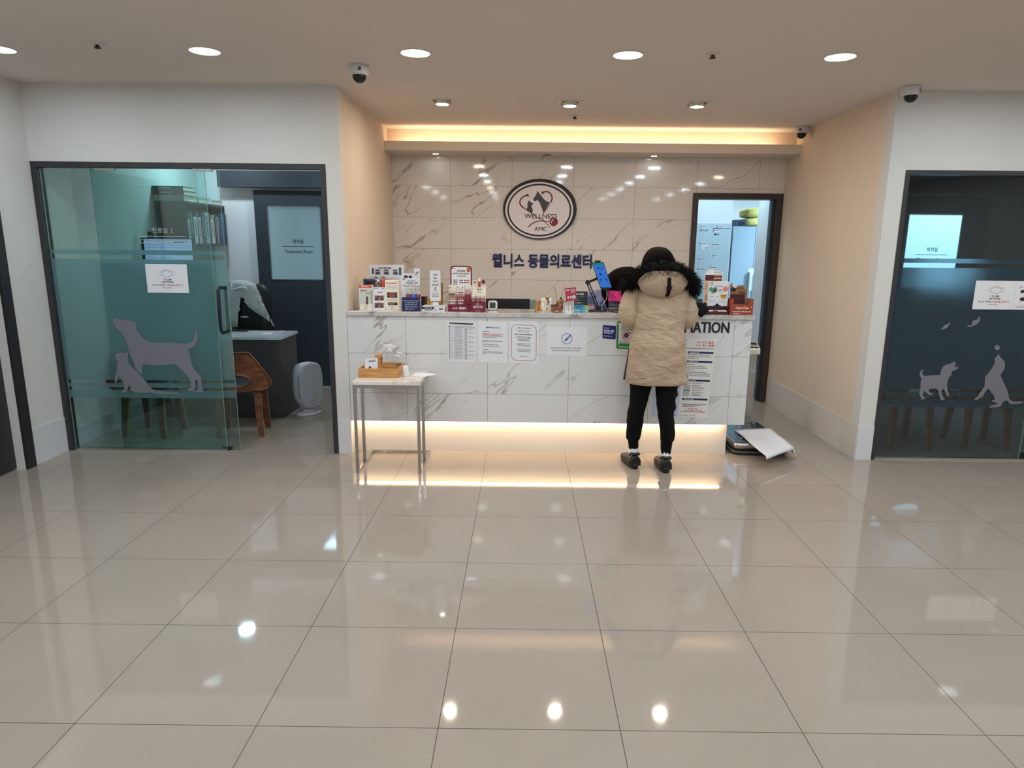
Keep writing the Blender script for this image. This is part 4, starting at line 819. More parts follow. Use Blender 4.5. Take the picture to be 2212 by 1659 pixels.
def pb4(f):
    f.rect(10, 8, 88, 11, M_RED); f.greek(14, 8.4, 84, 10.6, M_ORANGE, 2)
    for v in (17, 21, 24, 27, 62, 65, 68): f.greek(12, v, 88, v+1.6, M_LGREY)
    for u in (24, 47, 70): f.rect(u, 32, u+8, 35, M_CREAM, 2)
    f.rect(14, 40, 88, 58, M_EYE); f.ell(50, 49, 26, 8, M_ROSE, 2); f.rect(18, 74, 88, 83, M_EYE); f.ell(44, 77, 20, 5, M_EYE2, 2); f.rect(0, 83, 100, 100, M_CREAM, 3); f.greek(28, 87, 68, 89, M_GREY, 4); f.greek(40, 93, 60, 95.5, M_GREY, 4)
carton('photo_box', x0, x1, Y, .06, ZC, zt, M_CREAM, 'taller cream box with close-up eye photographs right of the leaflet stand', 'display box', pb4, bev=.001)
# navy stick display
Y = base(888, 672); x0, x1, zt = crect(868, 907.5, 590.5, 671.5, Y+.05)
nd = thing('stick_display', ((x0+x1)/2, Y+.03, ZC), 'white and navy display holding silver sticks, next to the acrylic carousel', 'display')
def pb5(f):
    f.greek(14, 5, 58, 13, M_NAVY); f.rect(5, 14, 22, 16, M_RED); f.rect(5, 16.3, 22, 18, M_LGREY); f.text('"식욕전문 스틱"', 22, 23, 88, 29, M_NAVY, .02); f.greek(34, 18.5, 74, 21, M_GREY); f.rect(8, 32, 48, 33.5, M_NAVY); f.rect(62, 32, 98, 33.5, M_BURG)
carton('back_board', x0, x1, Y+.05, .004, ZC, zt, M_PAPER, '', '', pb5, parent=nd)
a0, a1, z1_ = crect(868, 906.5, 643, 671.5, Y)
def pb6(f):
    f.rect(0, 0, 27, 22, M_NAVY); f.rect(0, 22, 100, 24, M_PAPER)
    for v in (36, 52, 68, 84): f.greek(18, v-2, 88 if v < 84 else 68, v+4, M_LGREY)
mb = MB(); mb.box(a0, a1, Y, Y+.045, ZC, z1_, mat('navy_card', (26, 38, 92), .45)); f = Face(mb, (a0, Y, z1_), (a1, Y, z1_), (a0, Y, ZC), 100, 100); pb6(f); mb.build('front_box', nd, bevel=.001)
px = at(896, 578, Y+.05); mb = MB(); c0 = at(894, 579.5, Y+.049); c1 = at(907, 579.5, Y+.049); c2 = at(894, 597, Y+.049)
mb.box(c0.x, c1.x, Y+.0455, Y+.0495, c2.z, c0.z, M_PAPER); f = Face(mb, (c0.x, Y+.0455, c0.z), (c1.x, Y+.0455, c0.z), (c0.x, Y+.0455, c2.z), 100, 100); f.line([(30, 60), (80, 40)], 10, M_INK); f.rect(15, 74, 50, 84, M_INK); f.line([(55, 70), (90, 50)], 8, M_GREY); mb.build('cutout_tab', nd)
M_SILVER = mat('silver_foil_stick', (206, 202, 192), .3, .7, bump=(90, .7)); cs = [M_BURG, MATS['royal_blue_sticker'], M_BURG]
for k, (p0, p1, nm) in enumerate(((878.5, 888, 'left'), (889, 898.3, 'middle'), (899.2, 907.6, 'right'))):
    s0, s1, zz = crect(p0, p1, 615, 650, Y+.018); mb = MB(); zb = at(890, 643, Y+.018).z
    mb.loft([[(s0, Y+.016, z), (s1, Y+.016, z), (s1, Y+.016+e, z), (s0, Y+.016+e, z)] for z, e in ((z1_-.028, .008), (z1_+.01, .010), (zz-.01, .010), (zz, .003))], M_SILVER, smooth=False)
    mb.box(s0-.001, s1+.001, Y+.001, Y+.028, z1_-.0, z1_+.026, cs[k] if k != 1 else mat('bright_blue_card', (40, 92, 190), .45)); f = Face(mb, (s0, Y+.001, z1_+.026), (s1, Y+.001, z1_+.026), (s0, Y+.001, z1_), 10, 10); f.greek(2.5, 2, 7.5, 3.5, M_PAPER); f.greek(2, 6, 8, 7.2, M_LGREY)
    one(mb, 'foil_stick', '%s of the three silver foil sticks in the navy display' % nm, 'foil stick', 'foil sticks in the navy display', origin=((s0+s1)/2, Y+.02, z1_))
carton('black_box', *crect(910, 922, 641, 668, 3.27)[:2], 3.27, .07, ZC, at(916, 641, 3.27).z, M_BLACK, 'small black box behind the foil stick display', 'box')
# white and navy flat box with the acrylic carousel on it
Y = base(940, 672.5); x0, x1, zt = crect(911.5, 967, 662, 672.5, Y)
def pb7(f):
    f.rect(0, 8, 52, 56, M_NAVY); f.text('식욕촉진 제품', 10, 20, 44, 46, M_PAPER, .02, 2); f.greek(10, 66, 50, 84, M_INK); f.rect(54, 62, 64, 80, M_ORANGE); f.greek(74, 36, 92, 66, M_NAVY)
carton('flat_box', x0, x1-.02, Y, .13, ZC, zt, M_PAPER, 'flat white and navy box under the acrylic carousel', 'box', pb7, bev=.001)
cr_ = thing('acrylic_carousel', ((x0+x1)/2-.008, Y+.066, zt), 'clear acrylic carousel with a white question mark card standing on the flat box', 'display stand'); cxm = (x0+x1)/2-.008; cym = Y+.066
zz = at(940, 583, cym).z; xr0, xr1 = at(919, 620, cym).x, at(960.5, 620, cym).x; rw = (xr1-xr0)/2
mb = MB(); mb.lathe((cxm, cym, zt), [(rw*.98, 0), (rw*1.0, .004), (rw*1.0, .008)], M_WHITE, 32); mb.build('turntable', cr_)
mb = MB()
for sx in (-1, 1):
    for sy in (-1, 1): mb.box(cxm+sx*rw*.9-.0015, cxm+sx*rw*.9+.0015, cym+sy*.035-.0015, cym+sy*.035+.0015, zt+.008, zz, M_ACRYL)
mb.box(cxm-rw*.95, cxm+rw*.95, cym-.04, cym+.04, zz, zz+.003, M_ACRYL); mb.tube([(cxm-.022, cym, zz+.003), (cxm, cym, zz+.026), (cxm+.022, cym, zz+.003)], .0012, M_WHITE, 6); mb.build('acrylic_frame', cr_)
q0, q1 = at(929, 620, cym-.045), at(951.5, 620, cym-.045); zt2 = at(940, 584.5, cym-.045).z; zb2 = at(940, 654, cym-.045).z
mb = MB(); mb.prism([(q0.x, cym-.045, zt2), (q1.x, cym-.045, zt2), (q1.x+.002, cym-.045, zb2+.02), (q1.x-.004, cym-.045, zb2+.012), (q1.x-.018, cym-.045, zb2+.008), (q1.x-.02, cym-.045, zt+.008), (q0.x+.02, cym-.045, zt+.008), (q0.x+.018, cym-.045, zb2+.008), (q0.x+.004, cym-.045, zb2+.012), (q0.x-.002, cym-.045, zb2+.02)], (0, .003, 0), M_PAPER)
f = Face(mb, (q0.x, cym-.045, zt2), (q1.x, cym-.045, zt2), (q0.x, cym-.045, zb2), 100, 300)
for v, t, a0, a1 in ((30, '식욕의', 30, 72), (62, '빠른', 36, 66), (92, '회복이', 30, 72), (124, '필요할 때', 22, 82)): f.text(t, a0, v, a1, v+18, M_INK, .02)
f.text('?', 43, 152, 59, 176, M_INK, .03); f.rect(36, 180, 66, 186, M_RED); f.greek(20, 206, 82, 213, M_GREY); f.greek(26, 220, 76, 227, M_GREY); f.rect(18, 234, 84, 240, M_BURG); f.greek(20, 284, 84, 292, M_NAVY)
mb.build('message_card', cr_)
tin_r = .0155
def tin(x, y, z, label):
    mb = MB(); mb.lathe((x, y, z), [(tin_r*.94, 0), (tin_r, .0015), (tin_r, .013), (tin_r*1.03, .014), (tin_r*1.03, .0158), (tin_r*.9, .0162)], M_GOLD, 20)
    return one(mb, 'gold_tin', label, 'tin', 'gold tins in the acrylic carousel', origin=(x, y, z))
names = ['lowest', 'second', 'third', 'fourth', 'fifth', 'sixth', 'seventh', 'eighth', 'ninth', 'topmost']
rx = cxm+rw*.64
for k in range(10): tin(rx, cym, zt+.0083+k*.0164, '%s gold tin%s in the tall right stack of the acrylic carousel' % (names[k], ' from the bottom' if 0 < k < 9 else ''))
for k in range(3): tin(cxm-rw*.62, cym-.01, zt+.0083+k*.0164, '%s gold tin in the short left stack of the acrylic carousel' % ('lowest', 'middle', 'topmost')[k])
# burgundy display with three cartons
Y = base(993, 673); x0, x1, zt = crect(967, 1018, 574, 674, Y); zlow = at(993, 658.5, Y).z
bd = thing('burgundy_display', ((x0+x1)/2, Y+.04, ZC), 'burgundy display stand with a rounded white board and gold rosette', 'display')
mb = MB(); f = Face(mb, (at(973, 620, Y+.07).x, Y+.07, at(993, 574, Y+.07).z), (at(1019.5, 620, Y+.07).x, Y+.07, at(993, 574, Y+.07).z), (at(973, 620, Y+.07).x, Y+.07, ZC), 100, 215)
def rrp(f, u0, v0, u1, v1, r, k=0):
    ps = []
    for cx, cy, a0 in ((u1-r, v0+r, 0), (u0+r, v0+r, 90)):
        for i in range(7): a = math.radians(a0+15*i); ps.append(f.p(cx+r*math.cos(a), cy-r*math.sin(a), k))
    return ps+[f.p(u0, v1, k), f.p(u1, v1, k)]
mb.prism(rrp(f, 0, 0, 100, 215, 16), (0, .004, 0), M_BURG); f.poly([(6, 215), (94, 215), (94, 20), (90, 9), (80, 6), (20, 6), (10, 9), (6, 20)][::-1], M_PAPER); f.k = 2
f.greek(10, 12, 25, 15, M_BURG); f.rect(32, 21, 68, 28, M_BURG); f.greek(36, 23, 64, 26, M_PAPER, 3); f.text('반려견과 함께 건강하고', 12, 33, 88, 42, M_INK, .03); f.text('편식 쏙쏙 케어', 33, 46, 72, 53, M_BURG, .03)
f.ell(84, 12, 8, 9, M_GOLD); f.poly([(78, 18), (90, 18), (92, 30), (84, 27), (76, 30)], M_RED, 3)
f.poly([(12, 64), (34, 64), (30, 112), (15, 112)], M_LGREY); f.rect(16, 92, 30, 98, M_INK, 3); f.rect(16, 72, 20, 78, M_GREEN, 3); f.poly([(40, 112), (44, 90), (52, 92), (48, 112)], M_LGREY); f.poly([(54, 112), (58, 100), (66, 104), (62, 112)], M_LGREY)
for v in (67, 77): f.greek(42, v, 60, v+5, M_RED if v < 70 else M_INK); f.greek(64, v, 88, v+5, M_RED if v < 70 else M_INK)
mb.build('back_board', bd)
mb = MB(); mb.box(x0, x1-.006, Y, Y+.066, ZC, zlow, M_BURG); f = Face(mb, (x0, Y, zlow), (x1-.006, Y, zlow), (x0, Y, ZC), 100, 30); f.text('바른케어', 20, 12, 46, 20, M_PAPER, .02); f.text('웰케어', 50, 9, 80, 22, M_PAPER, .03); mb.build('front_tray', bd, bevel=.001)
z_ = at(993, 616, Y).z
for k, (p0, p1, pt, cols, lb) in enumerate(((969.5, 986.5, 616, [(0, (158, 112, 88)), (.45, (170, 128, 104)), (.75, (226, 218, 206)), (1, (232, 226, 216))], 'tan and white carton with a green cross, left in the burgundy display'),
        (987, 1004, 616.5, [(0, (120, 24, 44)), (.4, (150, 60, 74)), (.62, (228, 212, 204)), (1, (234, 226, 216))], 'white to burgundy carton, middle of the burgundy display'), (1004.5, 1019, 617.5, [(0, (112, 18, 38)), (.5, (140, 52, 66)), (.75, (224, 210, 206)), (1, (228, 220, 216))], 'darker burgundy carton, right in the burgundy display'))):
    c0, c1, ct_ = crect(p0, p1, pt, 660, Y+.006)
    def pc(f, k=k):
        if k == 0: f.rect(8, 12, 26, 15, M_GREEN); f.rect(14.5, 9, 19.5, 18, M_GREEN); f.greek(6, 42, 78, 50, M_INK); f.greek(14, 51, 66, 54, M_GREEN)
        if k == 1: f.greek(26, 17, 66, 21, M_RED); f.greek(14, 33, 78, 40, M_INK); f.greek(22, 44, 70, 50, M_BURG); f.ell(12, 10, 6, 3, M_GREY); f.ell(74, 10, 6, 3, M_INK)
        if k == 2: f.greek(10, 19, 84, 22, M_GREY); f.greek(8, 25, 86, 30, M_RED); f.greek(20, 42, 66, 46, M_GREY)
        if k < 2: f.greek(16, 66, 76, 70, M_LGREY); f.greek(8, 74, 84, 82, M_PAPER); f.greek(14, 85, 76, 89, M_LGREY); f.rect(14, 92, 76, 97, M_PAPER)
    lift = zlow+.0006
    carton('product_carton', c0, c1, Y+.006, .045, lift, ct_, grad('carton_print_%d' % k, cols, 0, ct_-lift), lb, 'carton', pc, group='cartons in the burgundy display', bev=.001)
# smaller burgundy display
Y = base(1033, 674.5); x0, x1, zt = crect(1017.5, 1048.5, 614, 675, Y); zm = at(1033, 653, Y).z; z3 = at(1033, 635, Y).z
sd2 = thing('small_burgundy_display', ((x0+x1)/2, Y+.04, ZC), 'smaller burgundy and cream display with a sample tube on top', 'display')
mb = MB(); mb.box(x0, x1, Y, Y+.05, ZC, zm, M_BURG); f = Face(mb, (x0, Y, zm), (x1, Y, zm), (x0, Y, ZC), 100, 70); f.text('튜브', 36, 8, 58, 16, M_PAPER, .03); f.text('웰케어이펫!', 14, 28, 82, 42, M_PAPER, .03); f.greek(22, 20, 78, 24, M_LGREY); f.greek(28, 58, 66, 63, M_LGREY); mb.build('front_box', sd2, bevel=.001)
mb = MB(); xa, xb = at(1020.5, 630, Y+.052).x, at(1049.5, 630, Y+.052).x; zt = at(1033, 614.5, Y+.052).z
mb.box(xa, xb, Y+.0505, Y+.055, ZC, zt, M_CREAM); f = Face(mb, (xa, Y+.0505, zt), (xb, Y+.0505, zt), (xa, Y+.0505, z3), 100, 80); f.greek(8, 8, 36, 12, M_RED); f.greek(66, 8, 96, 12, M_INK); f.greek(34, 40, 70, 48, M_INK); f.greek(40, 54, 60, 58, M_RED); f.greek(36, 64, 68, 70, M_INK)
p = at(1025.5, 609, Y+.052); mb.prism([(p.x+.016*math.cos(k*.5236), Y+.0505, p.z+.016*math.sin(k*.5236)) for k in range(12)], (0, .004, 0), M_CREAM); f2 = Face(mb, (p.x-.016, Y+.0505, p.z+.016), (p.x+.016, Y+.0505, p.z+.016), (p.x-.016, Y+.0505, p.z-.016), 10, 10); f2.ell(5, 5, 2.6, 2.6, M_INK); f2.ell(5, 4, 1.4, 1.2, M_PAPER, 2)
p = at(1044, 609, Y+.052); mb.prism([(p.x+.015*math.cos(k*.5236), Y+.0505, p.z+.015*math.sin(k*.5236)) for k in range(12)], (0, .004, 0), mat('jerky_brown', (110, 54, 40), .5)); mb.build('back_board', sd2)
c0 = at(1035.5, 620, Y+.038); mb = MB(); zt4, zb4 = at(1035, 601, Y+.038).z, at(1035, 623, Y+.038).z
mb.tube([(c0.x, Y+.0405, zb4), (c0.x, Y+.0405, zb4+.006), (c0.x, Y+.0405, zb4+.012)], [.003, .004, .008], M_WHITE, 12); mb.tube([(c0.x, Y+.0405, zb4+.012), (c0.x, Y+.0405, zt4-.022)], .0085, mat('tube_red', (176, 62, 60), .4), 12); mb.box(c0.x-.0095, c0.x+.0095, Y+.037, Y+.044, zt4-.022, zt4, M_CREAM); mb.build('sample_tube', sd2)
for k, (p0, p1, nm) in enumerate(((1018.5, 1027.5, 'left'), (1029, 1036.5, 'middle'), (1037.5, 1047.5, 'right'))):
    c0, c1, ct_ = crect(p0, p1, 636, 653, Y+.012)
    carton('small_carton', c0, c1, Y+.010, .03, zm+.0006, ct_, grad('small_carton_print_%d' % k, [(0, (120, 28, 46)), (.45, (170, 110, 112)), (.7, (232, 224, 212)), (1, (236, 228, 214))], 0, ct_-zm), 'small %s carton in the smaller burgundy display' % nm, 'carton', lambda f: (f.ell(20, 30, 7, 9, M_GREY), f.ell(78, 30, 7, 9, M_INK), f.greek(20, 78, 84, 90, M_LGREY)), group='small cartons in the burgundy display')
# monitor behind the counter
Ym = 3.52; x0, x1, zt = crect(1049, 1144.5, 645.5, 668, Ym)
mo = thing('desk_monitor', ((x0+x1)/2, Ym+.05, .745), 'black monitor standing on the work desk behind the counter', 'monitor')
mb = MB(); mb.box(x0-.06, x1, Ym, Ym+.03, zt-.30, zt, M_BLACK); mb.build('monitor_case', mo, bevel=.004)
mb = MB(); mb.box(x0-.05, x1-.01, Ym+.0305, Ym+.032, zt-.285, zt-.012, emis('office_screen', (.5, .6, .75), .5)); mb.build('screen', mo)
mb = MB(); xm = (x0+x1)/2; mb.box(xm-.03, xm+.03, Ym-.02, Ym, .757, zt-.12, M_BLACK); mb.box(xm-.10, xm+.10, Ym-.08, Ym+.10, .745, .757, M_BLACK); mb.build('stand', mo)
Yp = 3.50; x0, x1, zt = crect(1145, 1162, 648, 668, Yp)
carton('grey_file_box', x0, x1, Yp, .10, .745, zt, mat('grey_green_plastic', (132, 142, 138), .4), 'grey-green file box standing right of the black monitor', 'file box', bev=.002)
# digital clock
Y = base(1064, 670.5); x0, x1, zt = crect(1054, 1074.5, 649.5, 671, Y)
ck = thing('digital_thermometer', ((x0+x1)/2, Y+.012, ZC), 'small white square digital thermometer with a dark display', 'thermometer')
mb = MB(); mb.loft([[(v[0], y, v[1]) for v in [(p[0], p[1]) for p in rr_ring(x0+e, x1-e, ZC+e, zt-e, .018, 0)]] for y, e in ((Y+.001, .002), (Y, .004), (Y+.016, 0), (Y+.02, .003))], M_WHITE); mb.build('case', ck)
mb = MB(); mb.poly([(v[0], Y-.0006, v[1]) for v in rr_ring(x0+.014, x1-.014, ZC+.016, zt-.014, .006, 0)][::-1], mat('lcd_green_grey', (74, 78, 66), .2)); mb.build('display', ck)
# figurines
def skin(name, verts, edges, m, parent=None, origin=(0, 0, 0), sub=2, root=0):
    me = bpy.data.meshes.new(name); o3 = Vector(origin); me.from_pydata([tuple(Vector(v[0])-o3) for v in verts], edges, []); ob = bpy.data.objects.new(name, me); COL.objects.link(ob)
    sk = ob.modifiers.new('skin', 'SKIN'); sk.use_smooth_shade = True; sk.use_x_symmetry = False; lay = me.skin_vertices[0].data
    for i, v in enumerate(verts): r = v[1]; lay[i].radius = (r, r) if not isinstance(r, tuple) else r; lay[i].use_root = (i == root)
    if sub: s = ob.modifiers.new('sub', 'SUBSURF'); s.levels = sub; s.render_levels = sub
    me.materials.append(m)
    if parent is not None: ob.parent = parent; ob.location = o3-world(parent)
    else: ob.location = o3
    return ob
def spotted(name, base_, patch, test):
    """figurine glaze with patches of a second colour placed by height"""
    N = NT(name); s = N.n('SeparateXYZ', {0: N.n('TexCoord').outputs['Object']}); nz = N.n('TexNoise', {'Scale': 60.0}).outputs['Fac']
    d = N.mth('ADD', s.outputs[test[0]], N.mth('MULTIPLY', N.mth('SUBTRACT', nz, .5), .01)); f = N.ramp(d, test[1], test[1]+test[2])
    N.to(N.mix(f, lin(base_), lin(patch)), 'Base Color'); N.b.inputs['Roughness'].default_value = .35; return N.m
def sitting_pup(px, pbot, ptop, m, mear, label, look, g='dog figurines on the counter'):
    Y = base(px, pbot)+.01; x = at(px, 660, Y).x; h = at(px, ptop, Y).z-ZC; s = h/.119; o = thing('dog_figurine', (x, Y, ZC), label, 'figurine', g)
    P = lambda a, b, c: (x+a*s*look, Y+b*s, ZC+c*s)
    V = [(P(0, .012, .030), .026*s), (P(-.002, .002, .055), .022*s), (P(-.006, -.008, .074), .016*s), (P(-.004, -.010, .092), .021*s), (P(-.026, -.016, .086), .012*s),
         (P(-.012, -.010, .048), .009*s), (P(-.014, -.016, .024), .0075*s), (P(-.015, -.020, .007), .0075*s), (P(.012, -.010, .048), .009*s), (P(.013, -.016, .024), .0075*s), (P(.014, -.020, .007), .0075*s),
         (P(-.020, .010, .020), .013*s), (P(-.025, -.012, .007), .007*s), (P(.020, .010, .020), .013*s), (P(.025, -.012, .007), .007*s), (P(.010, .035, .012), .006*s), (P(.026, .042, .010), .004*s)]
    E_ = [(0, 1), (1, 2), (2, 3), (3, 4), (1, 5), (5, 6), (6, 7), (1, 8), (8, 9), (9, 10), (0, 11), (11, 12), (0, 13), (13, 14), (0, 15), (15, 16)]
    skin('body', V, E_, m, o, (x, Y, ZC), 2)
    for sg in (-1, 1):
        mb = MB(); mb.tube([P(.004+.0*sg, -.010+.018*sg, .104), P(.014, -.012+.024*sg, .090), P(.012, -.014+.022*sg, .070)], [.004*s, .009*s, .004*s], mear, 8, flat=(1, .5)); mb.build('ear', o)
    mb = MB(); mb.ball(P(-.039, -.018, .088), .004*s, M_BLACK, 8); mb.build('nose', o)
    mb = MB()
    for sg in (-1, 1): mb.ball(P(-.018, -.012+.014*sg, .099), .0026*s, M_BLACK, 8)
    mb.build('eyes', o); mb = MB(); mb.tube([P(.014*math.cos(k*math.pi/5), -.006+.015*math.sin(k*math.pi/5), .064) for k in range(11)], .0022*s, M_GREY, 6); mb.build('collar', o); return o
sitting_pup(1163, 674, 643.5, mat('tan_figurine_glaze', (196, 138, 78), .35), mat('tan_ear_glaze', (150, 96, 52), .4), 'tan puppy figurine, leftmost of the three dog figurines', 1)
sitting_pup(1181.5, 674.5, 643, mat('white_figurine_glaze', (222, 216, 208), .35), mat('dark_brown_glaze', (62, 40, 30), .4), 'white beagle figurine with a dark ear, between the tan and brown dogs', 1)
o = [q for q in COL.objects if q.get('label', '').startswith('white beagle')][0]; l = Vector(o.location); mb = MB(); mb.ball(l+Vector((.001, -.012, .103)), .0155, mat('chestnut_glaze', (170, 96, 48), .4), 12, (1, 1.05, .75)); mb.build('head_patch', o)
Y = base(1205, 675.5)+.012; x = at(1204, 660, Y).x; o = thing('dog_figurine', (x, Y, ZC), 'brown terrier figurine with a black back, rightmost of the three dog figurines', 'figurine', 'dog figurines on the counter')
P = lambda a, b, c: (x+a, Y+b, ZC+c); M_TERR = mat('brown_terrier_glaze', (142, 84, 44), .4, bump=(160, .6)); M_TERRD = mat('black_terrier_glaze', (40, 30, 26), .4, bump=(160, .6))
V = [(P(-.026, 0, .036), .022), (P(.004, 0, .038), .022), (P(.022, -.002, .048), .018), (P(.028, -.004, .070), .015), (P(.032, -.006, .086), .019), (P(.050, -.010, .080), .011), (P(.022, -.012, .020), .009), (P(.024, -.014, .007), .008), (P(.014, .014, .02), .009), (P(.016, .016, .007), .008), (P(-.034, -.012, .020), .010), (P(-.036, -.014, .007), .008), (P(-.032, .014, .020), .010), (P(-.034, .016, .007), .008), (P(-.044, 0, .052), .006), (P(-.052, 0, .062), .004)]
skin('body', V, [(0, 1), (1, 2), (2, 3), (3, 4), (4, 5), (1, 6), (6, 7), (1, 8), (8, 9), (0, 10), (10, 11), (0, 12), (12, 13), (0, 14), (14, 15)], M_TERR, o, (x, Y, ZC), 2)
mb = MB(); mb.ball(P(-.014, 0, .050), .024, M_TERRD, 14, (1.35, .92, .5)); mb.build('saddle_patch', o)
for sg in (-1, 1): mb = MB(); mb.tube([P(.026, -.006+.016*sg, .098), P(.024, -.006+.020*sg, .110), P(.034, -.008+.021*sg, .100)], [.006, .005, .002], M_TERRD, 8); mb.build('ear', o)
mb = MB(); mb.ball(P(.061, -.011, .080), .005, M_BLACK, 8); mb.build('nose', o)
mb = MB(); mb.tube([P(.024+.014*math.cos(k*math.pi/5), -.002+.016*math.sin(k*math.pi/5), .062) for k in range(11)], .0024, M_STEEL, 6); mb.build('chain_collar', o)
# small white box and reed diffuser behind the figurines
Yw = 3.24; x0, x1, zt = crect(1169, 1192, 645.5, 668, Yw); carton('white_receipt_box', x0, x1, Yw, .06, ZC, zt, M_CREAM, 'small cream box behind the beagle figurine', 'box', bev=.004)
Yd = 3.28; p = at(1206, 654, Yd); o = thing('reed_diffuser', (p.x, Yd, ZC), 'amber reed diffuser with two sticks behind the brown terrier figurine', 'reed diffuser')
mb = MB(); mb.lathe((p.x, Yd, ZC), [(.034, 0), (.036, .01), (.036, .030), (.040, .034), (.040, .038), (.012, .044)], M_BLACK, 24); mb.build('bottle_base', o)
mb = MB(); mb.lathe((p.x, Yd, ZC+.0442), [(.014, 0), (.016, .004), (.016, .022), (.010, .026)], mat('amber_glass', (150, 104, 40), .1), 16); mb.build('amber_neck', o)
a, b = at(1197.5, 618.5, Yd), at(1219.5, 620, Yd)
for q, dx in ((a, -.004), (b, .004)): mb = MB(); mb.tube([(p.x+dx, Yd, ZC+.06), (q.x, Yd+.01, q.z)], .0016, mat('dark_reed', (66, 48, 36), .6), 6); mb.build('reed_stick', o)
# red card on a white stand
Y = base(1228, 675); p = at(1228, 660, Y); o = thing('card_stand', (p.x, Y, ZC), 'tilted red card on a white stand beside the brown terrier figurine', 'card stand')
mb = MB(); mb.lathe((p.x, Y, ZC), [(.030, 0), (.030, .004), (.012, .006)], M_WHITE, 24); hh = at(1228, 651, Y).z-ZC
mb.box(p.x-.026, p.x+.022, Y+.012, Y+.05, ZC+.006, ZC+hh*.62, M_WHITE); mb.cyl((p.x+.003, Y, ZC+.005), (p.x-.001, Y, ZC+hh+.02), .0016, m=M_STEEL, n=6); mb.build('stand', o)
q = [at(*v, Y-.004) for v in ((1220, 623), (1244, 620.5), (1246, 648.5), (1222.5, 651.5))]; mb = MB(); mb.prism(q, (0, .003, 0), M_RED if 0 else mat('raspberry_card', (172, 52, 74), .45)); f = Face(mb, q[0], q[1], q[3], 100, 116)
f.greek(8, 14, 44, 24, M_PAPER); f.text('건강이상', 50, 12, 94, 24, M_PAPER, .03); f.text('인투펫', 52, 28, 92, 42, M_PAPER, .03); f.greek(14, 52, 92, 57, M_ORANGE); f.ell(74, 82, 17, 15, M_PAPER); f.line([(64, 90), (84, 74)], 9, M_LGREY, 2); f.rrect(14, 70, 34, 94, 3, M_PAPER); f.rrect(37, 70, 56, 94, 3, M_PAPER); f.greek(20, 104, 92, 109, M_ORANGE); mb.build('card', o)
# black and cyan card, pink and black card
def ycard(px0, px1, pt, pb, split, mtop, mbot, prn, name, label):
    Y = base((px0+px1)/2, pb); x0, x1, zt = crect(px0, px1, pt, pb, Y); o = thing(name, ((x0+x1)/2, Y+.02, ZC), label, 'card stand'); zs = ZC+(zt-ZC)*(1-split)
    mb = MB(); mb.loft([[(x0, Y, ZC), (x1, Y, ZC), (x1, Y+.004, ZC), (x0, Y+.004, ZC)], [(x0, Y+.012, zs), (x1, Y+.012, zs), (x1, Y+.016, zs), (x0, Y+.016, zs)]], mbot, smooth=False)
    mb.loft([[(x0, Y+.012, zs), (x1, Y+.012, zs), (x1, Y+.016, zs), (x0, Y+.016, zs)], [(x0, Y+.024, zt), (x1, Y+.024, zt), (x1, Y+.028, zt), (x0, Y+.028, zt)]], mtop, smooth=False)
    f = Face(mb, (x0, Y+.024, zt), (x1, Y+.024, zt), (x0, Y, ZC), 100, 150); prn(f); mb.build('card', o)
    mb = MB(); mb.loft([[(x0+.01, Y+.05, ZC), (x1-.01, Y+.05, ZC), (x1-.01, Y+.053, ZC), (x0+.01, Y+.053, ZC)], [(x0+.01, Y+.0275, zt-.02), (x1-.01, Y+.0275, zt-.02), (x1-.01, Y+.0305, zt-.02), (x0+.01, Y+.0305, zt-.02)]], M_BLACK, smooth=False); mb.build('easel_back', o); return o
def p8(f):
    f.text('하나카드', 6, 12, 74, 28, M_PAPER, .04); f.rect(4, 36, 74, 43, mat('dim_teal_ink', (60, 100, 100), .5)); f.greek(4, 50, 40, 55, M_GREY); f.greek(6, 61, 40, 68, M_LGREY); f.greek(6, 80, 54, 87, M_LGREY); f.greek(6, 90, 76, 96, M_GREY)
    f.poly([(76, 103), (100, 103), (100, 150), (88, 150)], mat('lime_ink', (148, 190, 78), .4)); f.greek(8, 108, 66, 114, M_BLUEINK, 2); f.greek(8, 118, 60, 124, M_BLUEINK, 2); f.greek(6, 138, 40, 144, M_PAPER, 2); f.greek(70, 138, 94, 144, M_PAPER, 2)
ycard(1240.5, 1269.5, 630, 673.5, .68, M_BLACK, mat('cyan_card', (52, 160, 190), .4), p8, 'payment_card_stand', 'black and cyan card stand beside the tilted red card')
def p9(f):
    f.text('결제는', 8, 28, 40, 38, M_INK, .03); f.text('현금 카드', 8, 40, 56, 50, M_INK, .03); f.text('간편결제', 8, 62, 52, 70, M_INK, .03); f.text('사용 가능합니다', 8, 72, 78, 82, M_INK, .03); f.greek(8, 14, 52, 17, M_BURG); f.greek(8, 20, 40, 23, M_BURG)
    f.greek(8, 86, 46, 90, M_GREY); f.greek(8, 96, 86, 100, M_GREY); f.greek(8, 103, 80, 107, M_GREY); f.rect(6, 118, 90, 128, M_GREY); f.greek(8, 132, 60, 140, M_GREY)
ycard(1314.5, 1343, 628.5, 673.8, .5, mat('hot_pink_card', (222, 44, 128), .4), M_BLACK, p9, 'pink_card_stand', 'hot pink and black card stand right of the tablet')
